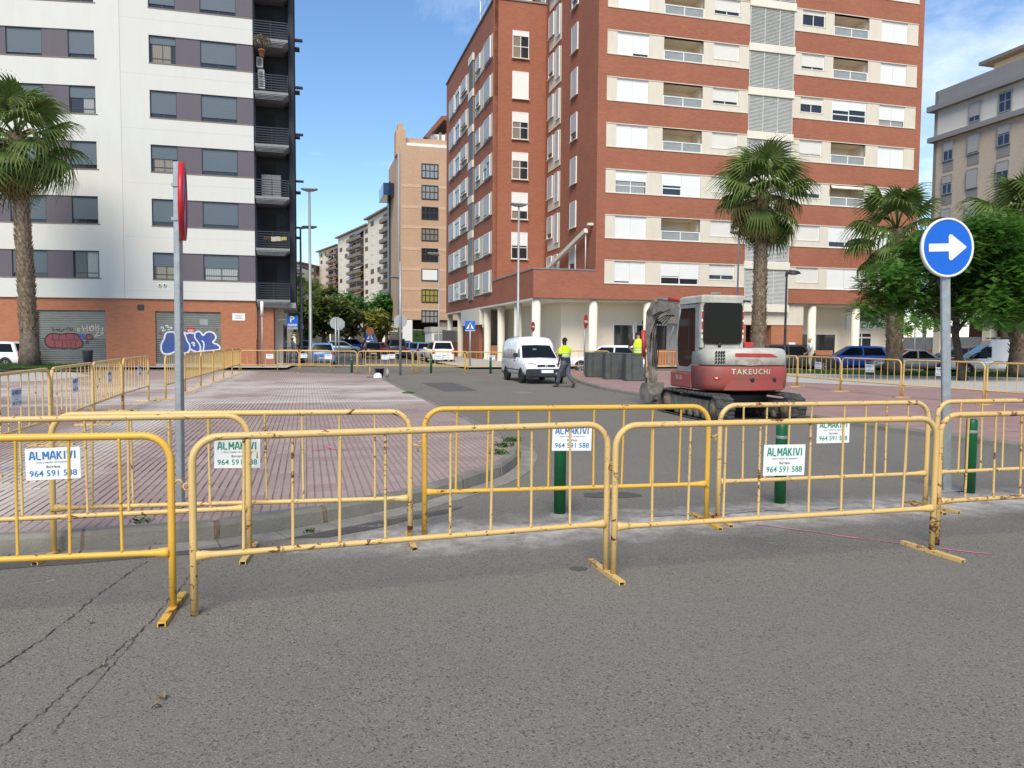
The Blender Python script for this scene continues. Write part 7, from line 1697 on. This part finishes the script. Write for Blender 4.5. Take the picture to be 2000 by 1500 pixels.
# standing worker behind the containers, hand on hip
JB = dict(pelvis=(0, 0, .98), waist=(0, .01, 1.14), chest=(.0, .02, 1.38), neck=(-.01, .04, 1.54), headb=(-.015, .06, 1.60), heada=(-.02, .07, 1.69), crown=(-.02, .065, 1.76), nose=(-.06, .18, 1.66),
          hipL=(-.10, 0, .94), kneeL=(-.13, .03, .50), ankL=(-.15, -.02, .09), toeL=(-.18, .12, .04), hipR=(.10, 0, .94), kneeR=(.13, .03, .50), ankR=(.14, -.02, .09), toeR=(.16, .12, .04),
          shL=(-.21, .02, 1.44), elL=(-.40, -.02, 1.22), wrL=(-.26, .12, 1.06), paL=(-.20, .15, 1.04), shR=(.21, .02, 1.44), elR=(.27, .04, 1.16), wrR=(.22, .22, .98), paR=(.2, .28, .95))
def cloth_B(o, J):
    j = {k: Vector(v) for k, v in J.items()}
    rg = lambda z, a, b, cx=0, cy=0: [(cx + a*math.cos(t), cy + b*math.sin(t), z) for t in [2*math.pi*i/18 for i in range(18)]]
    MB().loft([rg(.98, .20, .155), rg(1.15, .205, .152, 0, .01), rg(1.36, .215, .15, 0, .02), rg(1.47, .17, .12, 0, .03), rg(1.535, .085, .085, -.005, .04)], cap=False).build('vest', MATS['hi_vis'], o)
    for z in (1.06, 1.17): MB().loft([rg(z, .21, .16, 0, .008), rg(z + .045, .212, .16, 0, .01)], cap=False).build('reflective_band', MATS['reflective_tape'], o)
    for s in 'LR':
        a, b = j['sh' + s], j['el' + s]; sg = -1 if s == 'L' else 1
        limb([a - Vector((sg*.05, 0, -.01)), a + Vector((sg*.02, 0, -.02)), a.lerp(b, .5), a.lerp(b, .85)], [.08, .085, .07, .066], 'maroon_cloth', 'sleeve', o)
        limb([j['hip' + s] + Vector((0, 0, .06)), j['hip' + s] - Vector((0, 0, .1)), j['knee' + s], j['ank' + s] + Vector((0, 0, .02))], [.125, .118, .088, .076], 'grey_cloth', 'trouser_leg', o)
        ak, to = j['ank' + s], j['toe' + s]; d = (to - ak); d.z = 0; d.normalize()
        MB().tube([ak - d*.06 + Vector((0, 0, .02)), ak + d*.02 + Vector((0, 0, -.02)), to, to + d*.06], [.055, .062, .05, .035], 10).build('boot', MATS['boot_brown'], o)
    MB().loft([rg(.86, .17, .14), rg(.99, .18, .148)], cap=False).build('trousers_seat', MATS['grey_cloth'], o)
    cap_hair(o, J, 'hair_black', .104, .02)
person('worker in yellow high visibility vest standing behind the grey containers, hand on hip', GX(1246, 33.2, ZR + .006), R(-12), JB, 'skin_light', cloth_B, 'hair_black').scale = (1.08, 1.08, 1.10)
# pedestrians
def cloth_P(top, leg):
    def f(o, J):
        j = {k: Vector(v) for k, v in J.items()}
        rg = lambda z, a, b, cx=0, cy=0: [(cx + a*math.cos(t), cy + b*math.sin(t), z) for t in [2*math.pi*i/16 for i in range(16)]]
        MB().loft([rg(.92, .20, .16), rg(1.15, .20, .155), rg(1.38, .21, .15, 0, .02), rg(1.48, .16, .12, 0, .03), rg(1.54, .08, .08, 0, .04)], cap=False).build('shirt', MATS[top], o)
        for s in 'LR':
            a, b = j['sh' + s], j['el' + s]
            limb([a + Vector((0, 0, .01)), a.lerp(b, .4), a.lerp(b, .85)], [.085, .072, .068], top, 'sleeve', o)
            limb([j['hip' + s] + Vector((0, 0, .06)), j['hip' + s] - Vector((0, 0, .1)), j['knee' + s], j['ank' + s] + Vector((0, 0, .03))], [.12, .115, .085, .07], leg, 'trouser_leg', o)
            ak, to = j['ank' + s], j['toe' + s]; MB().tube([ak, ak + Vector((0, 0, -.04)), to], [.05, .055, .04], 8).build('shoe', MATS['white_cloth'], o)
        cap_hair(o, J, 'hair_grey', .104, .02)
    return f
person('grey haired pedestrian in pale shirt beside the dark car', GX(1582, 42.5, .13), R(70), JB, 'skin_light', cloth_P('white_cloth', 'beige_cloth'), 'hair_grey')
person('pedestrian in white beneath the parking sign', GX(573, 60, .0), R(100), JA, 'skin_light', cloth_P('white_cloth', 'white_cloth'), 'hair_grey')
person('pedestrian in purple far down the street', GX(711, 82, .0), R(40), JA, 'skin_light', cloth_P('maroon_cloth', 'navy_cloth'), 'hair_grey')
# ---------------------------------------------------------------- palms
def frond_mesh(seed, m, petiole=1.0, R_=.95, droop=.5, blades=26, width=R(250)):
    rr = random.Random(seed); mb = MB(); hub = Vector((0, petiole, 0))
    mb.tube([(0, 0, 0), (0, petiole*.5, .04), (0, petiole, 0)], [.035, .026, .016], 5)
    for k in range(blades):
        f = k/(blades - 1) - .5; a = f*width; ln = R_*(1 - .30*abs(f)*2)*rr.uniform(.92, 1.08)
        fold = .05*(1 if k % 2 else -1); d = Vector((math.sin(a), math.cos(a), -.22*abs(math.sin(a)) + fold*.3)); n = Vector((math.cos(a), -math.sin(a), 0)); P = []
        wid = [.012, .05, .042, .018, .004]; tt = [0, .35, .62, .85, 1.0]; dr = [0, -.02, -.10*droop, -.34*droop, -.78*droop]
        vs = []
        for w_, t, z in zip(wid, tt, dr):
            c = hub + d*ln*t*(1 - .12*t*droop) + Vector((0, 0, z*ln*rr.uniform(.8, 1.2))); vs += [c - n*w_ + Vector((0, 0, .02*w_/.05)), c + Vector((0, 0, -.015)), c + n*w_ + Vector((0, 0, .02*w_/.05))]
        mb.add(vs, [(3*i + j, 3*i + j + 1, 3*i + j + 4, 3*i + j + 3) for i in range(4) for j in (0, 1)])
        for e in (-1, 1):                      # threads at the split tips
            c = hub + d*ln*.86 + Vector((0, 0, dr[3]*ln)); mb.add([c, c + n*.012, c + d*ln*.12 + n*e*.06 + Vector((0, 0, -.22*ln*droop))], [(0, 1, 2)])
    return mb.mesh('frond', m, False)
FR_G = [frond_mesh(s, MATS['palm_green'], rp, .95, dp) for s, rp, dp in ((1, 1.15, .6), (2, 1.3, .9), (3, 1.0, 1.25), (4, 1.2, .8))]
FR_Y = [frond_mesh(7, MATS['palm_yellow'], .9, .8, 1.0)]
FR_D = [frond_mesh(s, MATS['palm_dead'], .8, .75, 1.6, 16, R(150)) for s in (5, 6)]
def palm(label, loc, H, r0, S, lean=(0, 0), grey=0.35, nf=58, dead=12, yell=5, seed=1):
    rr = random.Random(seed); o = thing('palm_tree', label, 'palm', loc, 0, 'fan palms')
    tr = MB(); prof = []; N_ = 14
    P = [Vector((lean[0]*(k/N_)**1.5, lean[1]*(k/N_)**1.5, H*k/N_)) for k in range(N_ + 1)]
    rad = [r0*(1.35 if k == 0 else 1.12 if k == 1 else 1.0 - .28*(k/N_)) for k in range(N_ + 1)]
    t = tr.tube(P, rad, 18).build('trunk', MATS['palm_bark_grey'], o)
    sc = MB()                                            # old leaf bases
    rows = int(H*.92/.17)
    for k in range(rows):
        z = H*.14 + k*.17*(H*.86/(rows*.17)); f = z/H; c = Vector((lean[0]*f**1.5, lean[1]*f**1.5, z)); r = r0*(1.0 - .28*f)
        for j in range(13):
            a = 2*math.pi*(j + .5*(k % 2))/13 + rr.uniform(-.1, .1); d = Vector((math.cos(a), math.sin(a), 0)); tn = Vector((-d.y, d.x, 0)); l = rr.uniform(.16, .34); b = c + d*r*.93; ot = rr.uniform(.07, .19)*(r0/.5); w_ = r0*.24
            sc.add([b - tn*w_, b + tn*w_, b + d*ot + tn*w_*.35 + Vector((0, 0, l)), b + d*ot - tn*w_*.35 + Vector((0, 0, l)), b + d*.02 + Vector((0, 0, l*.6))], [(0, 1, 2, 3), (0, 3, 4), (1, 4, 2)])
    s_ = sc.build('leaf_bases', MATS['palm_bark'], t, fix=False); s_['kind'] = 'stuff'
    top = P[-1]
    for k in range(nf):
        f = (k + .5)/nf; el = R(84) - f**.85*R(142) + rr.uniform(-.12, .12); az = k*2.399963 + rr.uniform(-.2, .2)
        me = rr.choice(FR_G) if not (k > nf*.55 and rr.random() < yell/20) else FR_Y[0]
        s = S*rr.uniform(.85, 1.12)*(.8 if f < .08 else 1)
        M = T(*(top + Vector((0, 0, -.35*f*S)))) @ RZ(az) @ RX(el) @ RY(rr.uniform(-.25, .25)) @ Matrix.Scale(s, 4)
        obj('frond', me, o, M=M)
    for k in range(dead):
        az = k*2.4 + rr.uniform(-.3, .3); M = T(*(top + Vector((0, 0, -.45*S - rr.uniform(0, .4)*S)))) @ RZ(az) @ RX(R(rr.uniform(-86, -68))) @ Matrix.Scale(S*rr.uniform(.65, .95), 4)
        obj('dead_frond', rr.choice(FR_D), o, M=M)
    st = MB()
    for k in range(9):                                  # spent flower stalks
        a = rr.uniform(0, 6.28); d = Vector((math.cos(a), math.sin(a), 0)); st.tube([top, top + d*.5*S + Vector((0, 0, .15*S)), top + d*.85*S + Vector((0, 0, -.5*S)), top + d*.9*S + Vector((0, 0, -1.3*S))], [.03, .025, .035, .01], 5)
    st.build('flower_stalks', MATS['palm_yellow'], o)
    return o
def palm_at(px, Y, py_heart, z0): 
    g = GX(px, Y, z0); return g, PD(px, py_heart, Y).z - z0
g, H = palm_at(48, 36, 262, .32); g.x = PD(58, 700, 36).x
palm('tall fan palm in front of the white block, crown cut by the left edge', g, H, .37, 1.52, (PD(34, 330, 36).x - g.x, 0), nf=34, dead=8, yell=4, seed=11)
g, H = palm_at(1480, 40, 372, .1)
palm('fan palm rising behind the digger\'s cab', g, H, .36, 1.42, (.0, 0), nf=40, dead=26, yell=8, seed=12)
g, H = palm_at(1745, 40, 448, .13)
palm('shorter fan palm in front of the silver coupe', g, H, .40, 1.40, (-.1, 0), nf=30, dead=14, seed=13)
g, H = palm_at(1990, 37, 420, .13)
palm('fan palm at the right edge behind the leafy tree', g, H, .46, 1.38, (.1, 0), nf=36, dead=8, seed=14)
# ---------------------------------------------------------------- broadleaf trees
def crown_mesh(blobs, n, leaf, m, seed, sprays=True):
    rr = random.Random(seed); mb = MB(); tot = sum(b[1]*b[2]*b[3] for b in blobs)
    V_, F_ = mb.v, mb.f
    for c, rx, ry, rz_ in blobs:
        k = int(n*rx*ry*rz_/tot) + 1
        for _ in range(k):
            u, v_, w_ = rr.gauss(0, 1), rr.gauss(0, 1), rr.gauss(0, 1); l = math.sqrt(u*u + v_*v_ + w_*w_) or 1; q_ = rr.random()**.45*rr.uniform(.86, 1.1)
            p = Vector((c[0] + u/l*rx*q_, c[1] + v_/l*ry*q_, c[2] + w_/l*rz_*q_))
            d = Vector((u/l + rr.uniform(-.7, .7), v_/l + rr.uniform(-.7, .7), rr.uniform(-.55, .25))).normalized(); s = d.cross(Vector((0, 0, 1))); s = s.normalized() if s.length > .01 else Vector((1, 0, 0)); upv = s.cross(d)
            if sprays:
                L = leaf*rr.uniform(.7, 1.3)
                for i in range(4):
                    for e in (-1, 1):
                        b = p + d*L*(.15 + .24*i) ; t_ = b + (s*e*.85 + d*.45 - upv*.15)*L*.36*(1 - .12*i); wv = d*L*.085
                        i0 = len(V_); V_ += [tuple(b - wv), tuple(t_ - wv*.6), tuple(t_ + wv*.7), tuple(b + wv)]; F_.append((i0, i0+1, i0+2, i0+3))
            else:
                L = leaf*rr.uniform(.6, 1.3); i0 = len(V_); V_ += [tuple(p - d*L), tuple(p + s*L*.5), tuple(p + d*L), tuple(p - s*L*.5)]; F_.append((i0, i0+1, i0+2, i0+3))
    mb.sm = [False]*len(F_)
    return mb.mesh('crown', m, False)
def tree(label, base, trunk, limbs, blobs, n, leaf, m, seed, group=None, name='broadleaf_tree', sprays=True, r0=.2):
    o = thing(name, label, 'tree', base, 0, group)
    t = MB().tube(trunk, [r0*(1.35, 1.0, .92, .85, .8)[min(i, 4)] for i in range(len(trunk))], 12).build('trunk', MATS['tree_bark'], o)
    for p in limbs: MB().tube(p, [r0*.62 - r0*.45*i/(len(p)-1) for i in range(len(p))], 8).build('limb', MATS['tree_bark'], t)
    obj('crown', crown_mesh(blobs, n, leaf, MATS[m], seed, sprays), o)
    return o
# leafy street tree with the slanting trunk (its crown fills the right of the plaza)
Y = 33.0; b = GX(1880, Y, ZR)
def rel(px, py, dy=0.0): p = PD(px, py, Y + dy); return (p.x - b.x, dy, p.z - b.z)
bl_ = []; rr = random.Random(21)
for px, py, r in ((1740, 545, 1.15), (1800, 505, 1.3), (1770, 580, 1.15), (1720, 590, .9), (1850, 490, 1.4), (1860, 560, 1.4), (1820, 600, 1.05), (1700, 560, .7), (1905, 520, 1.4), (1950, 560, 1.4), (1930, 600, 1.1), (1900, 470, 1.1), (1960, 500, 1.4), (2000, 540, 1.4), (1870, 610, .9), (1690, 600, .6), (2010, 590, 1.3), (1940, 450, 1.2), (1985, 460, 1.3), (1790, 470, .8), (1965, 610, 1.0), (2020, 500, 1.4), (1775, 630, .55), (1815, 635, .5), (1710, 620, .5), (1985, 615, .9)):
    bl_.append((rel(px, py, rr.uniform(-1.6, 1.6)), r*1.0, r*1.15, r*.74))
tree('leafy green street tree with slanting trunk behind the arrow sign', b, [(0, 0, 0), rel(1878, 730), rel(1872, 690), rel(1866, 655), rel(1868, 625)],
     [[rel(1866, 655), rel(1845, 625), rel(1815, 600), rel(1780, 570)], [rel(1866, 650), rel(1890, 620), rel(1925, 590), rel(1955, 560)], [rel(1868, 628), rel(1872, 590, .4), rel(1880, 540, .6), rel(1890, 500)], [rel(1868, 630), rel(1850, 590, -.5), rel(1830, 550, -.8), rel(1815, 520)], [rel(1890, 622), rel(1905, 585, .8), rel(1930, 540, 1.2)]],
     bl_, 19000, .34, 'tree_bright', 22, 'trees of the right plaza', r0=.17)
# second plaza tree behind, over the right block's arcade
Y = 47.0; b = GX(1960, Y, .13); bl_ = [(rel(px, py, rr.uniform(-1.5, 1.5)), r, r, r*.7) for px, py, r in ((1900, 450, 1.6), (1950, 430, 1.8), (2010, 440, 2.0), (1990, 490, 2.0), (1930, 490, 1.6), (2050, 470, 2.0))]
tree('dark leafy tree rising behind the slanting one at the right edge', b, [(0, 0, 0), (0, 0, 1.6), rel(1960, 600), rel(1962, 540)], [[rel(1961, 560), rel(1930, 510), rel(1910, 460)], [rel(1961, 560), rel(1990, 510), rel(2010, 460)]], bl_, 5200, .34, 'tree_deep', 23, 'trees of the right plaza', r0=.2)
# trees down the street
gT = 'trees along the far street'
def far_tree(px, Y_, py_c, w, h, m, label, seed, n=2600, leaf=.42):
    global Y, b
    Y = Y_; b = GX(px, Y, 0); zc = PD(px, py_c, Y).z; rr = random.Random(seed); bl = []
    for k in range(15):
        a = rr.uniform(0, 6.28); q_ = rr.random()**.5*.72; e = rr.uniform(-.7, .8); bl.append(((math.cos(a)*w*q_, math.sin(a)*w*q_, zc + e*h*.75), w*rr.uniform(.28, .45), w*rr.uniform(.28, .45), h*rr.uniform(.25, .42)))
    tree(label, b, [(0, 0, 0), (.05, 0, zc*.3), (0, .1, zc*.6), (.1, 0, zc)], [[(0, 0, zc*.4), (w*.3, 0, zc*.8), (w*.5, .2, zc)], [(0, 0, zc*.45), (-w*.3, .2, zc*.85), (-w*.55, 0, zc*1.05)], [(0, 0, zc*.5), (.1, -.3, zc), (.2, -.5, zc*1.2)]], bl, n, leaf, m, seed, gT, sprays=False, r0=.28)
far_tree(712, 128, 607, 6.2, 3.2, 'tree_deep', 'dark green rounded tree below the tallest far flats', 31, 4200)
far_tree(755, 120, 605, 3.6, 3.0, 'tree_deep', 'dark green tree touching the tan tower', 37, 2600)
far_tree(632, 96, 622, 4.2, 3.4, 'tree_olive', 'olive green tree behind the two grey sign backs', 32, 3600)
far_tree(676, 104, 628, 4.2, 2.6, 'tree_olive', 'olive green tree above the distant blue van-like car', 33, 3200)
far_tree(741, 98, 634, 3.0, 2.2, 'tree_yellow', 'yellow green small tree at the foot of the tan tower', 34, 2400, .34)
far_tree(640, 135, 582, 2.6, 2.6, 'tree_olive', 'tall thin-topped tree before the far beige flats', 35, 1500)
far_tree(596, 100, 630, 2.6, 3.2, 'tree_deep', 'dark green tree between the two lamp posts', 36, 2000)
Y = 90; g, H = GX(583, 96, 0), PD(578, 580, 96).z
palm('slim distant palm beside the dark balconies at the street\'s end', g, H, .3, 1.7, nf=34, dead=4, seed=15)
# clipped hedge by the tan tower's forecourt
h0 = GX(826, 96); o = thing('hedge', 'clipped green hedge at the foot of the tan tower', 'hedge', h0, SA)
MB().bbox(-2.3, 2.4, -.6, .6, 0, 2.9, .1).build('hedge_body', MATS['hedge_green'], o)
lf = crown_mesh([((x, y, z), .75, .5, .7) for x in (-1.9, -.9, 0, .9, 1.9) for y in (-.25, .25) for z in (.6, 1.5, 2.4)], 2200, .16, MATS['hedge_green'], 9, False); x_ = obj('foliage', lf, o); x_['kind'] = 'stuff'
# white kiosk-like gate house beside the hedge, sign panel, ramp wall
o = thing('gatehouse', 'pale garage entrance beside the red block\'s far end', 'building', GX(843, 88), SA); MB().box(0, 6, 0, 5, 0, 2.6).build('wall', MATS['pale_render'], o); MB().box(-.1, 6.1, -.1, 5, 2.6, 3.2).build('parapet', MATS['concrete_pale'], o); MB().box(.3, 1.6, -.04, 0, 0, 2.4).build('garage_door', MATS['sign_back'], o)
o = thing('info_panel', 'white upright information panel by the hedge', 'sign', GX(796, 86)); MB().bbox(-.55, .55, -.08, .08, 0, 3.9, .03).build('panel', MATS['white_sign'], o); MB().box(-.32, .32, -.1, -.085, .4, 1.6).build('dark_print', MATS['print_grey'], o)
o = thing('garden_wall', 'low red wall with grey railing beyond the white people carrier', 'wall', GX(866, 70), R(75)); MB().box(0, 14, 0, .25, 0, 1.5).build('brick_wall', MATS['brick_red'], o); 
MB().box(0, 14, .08, .14, 1.5, 2.6).build('railing', MATS['slab_grey'], o)
o = thing('shop_terrace', 'low cream shop row closing the street beneath the trees', 'building', GX(600, 165), R(-4)); MB().box(0, 30, 0, 8, 0, 4.2).build('wall', MATS['cream_wall'], o); MB().box(-.3, 30.3, -.6, 8, 4.2, 4.8).build('canopy', MATS['concrete_pale'], o)
for j in range(7): MB().box(1 + j*4.2, 3.8 + j*4.2, -.06, .02, .2, 3.4).build('shop_window', MATS['glass_dark'], o)
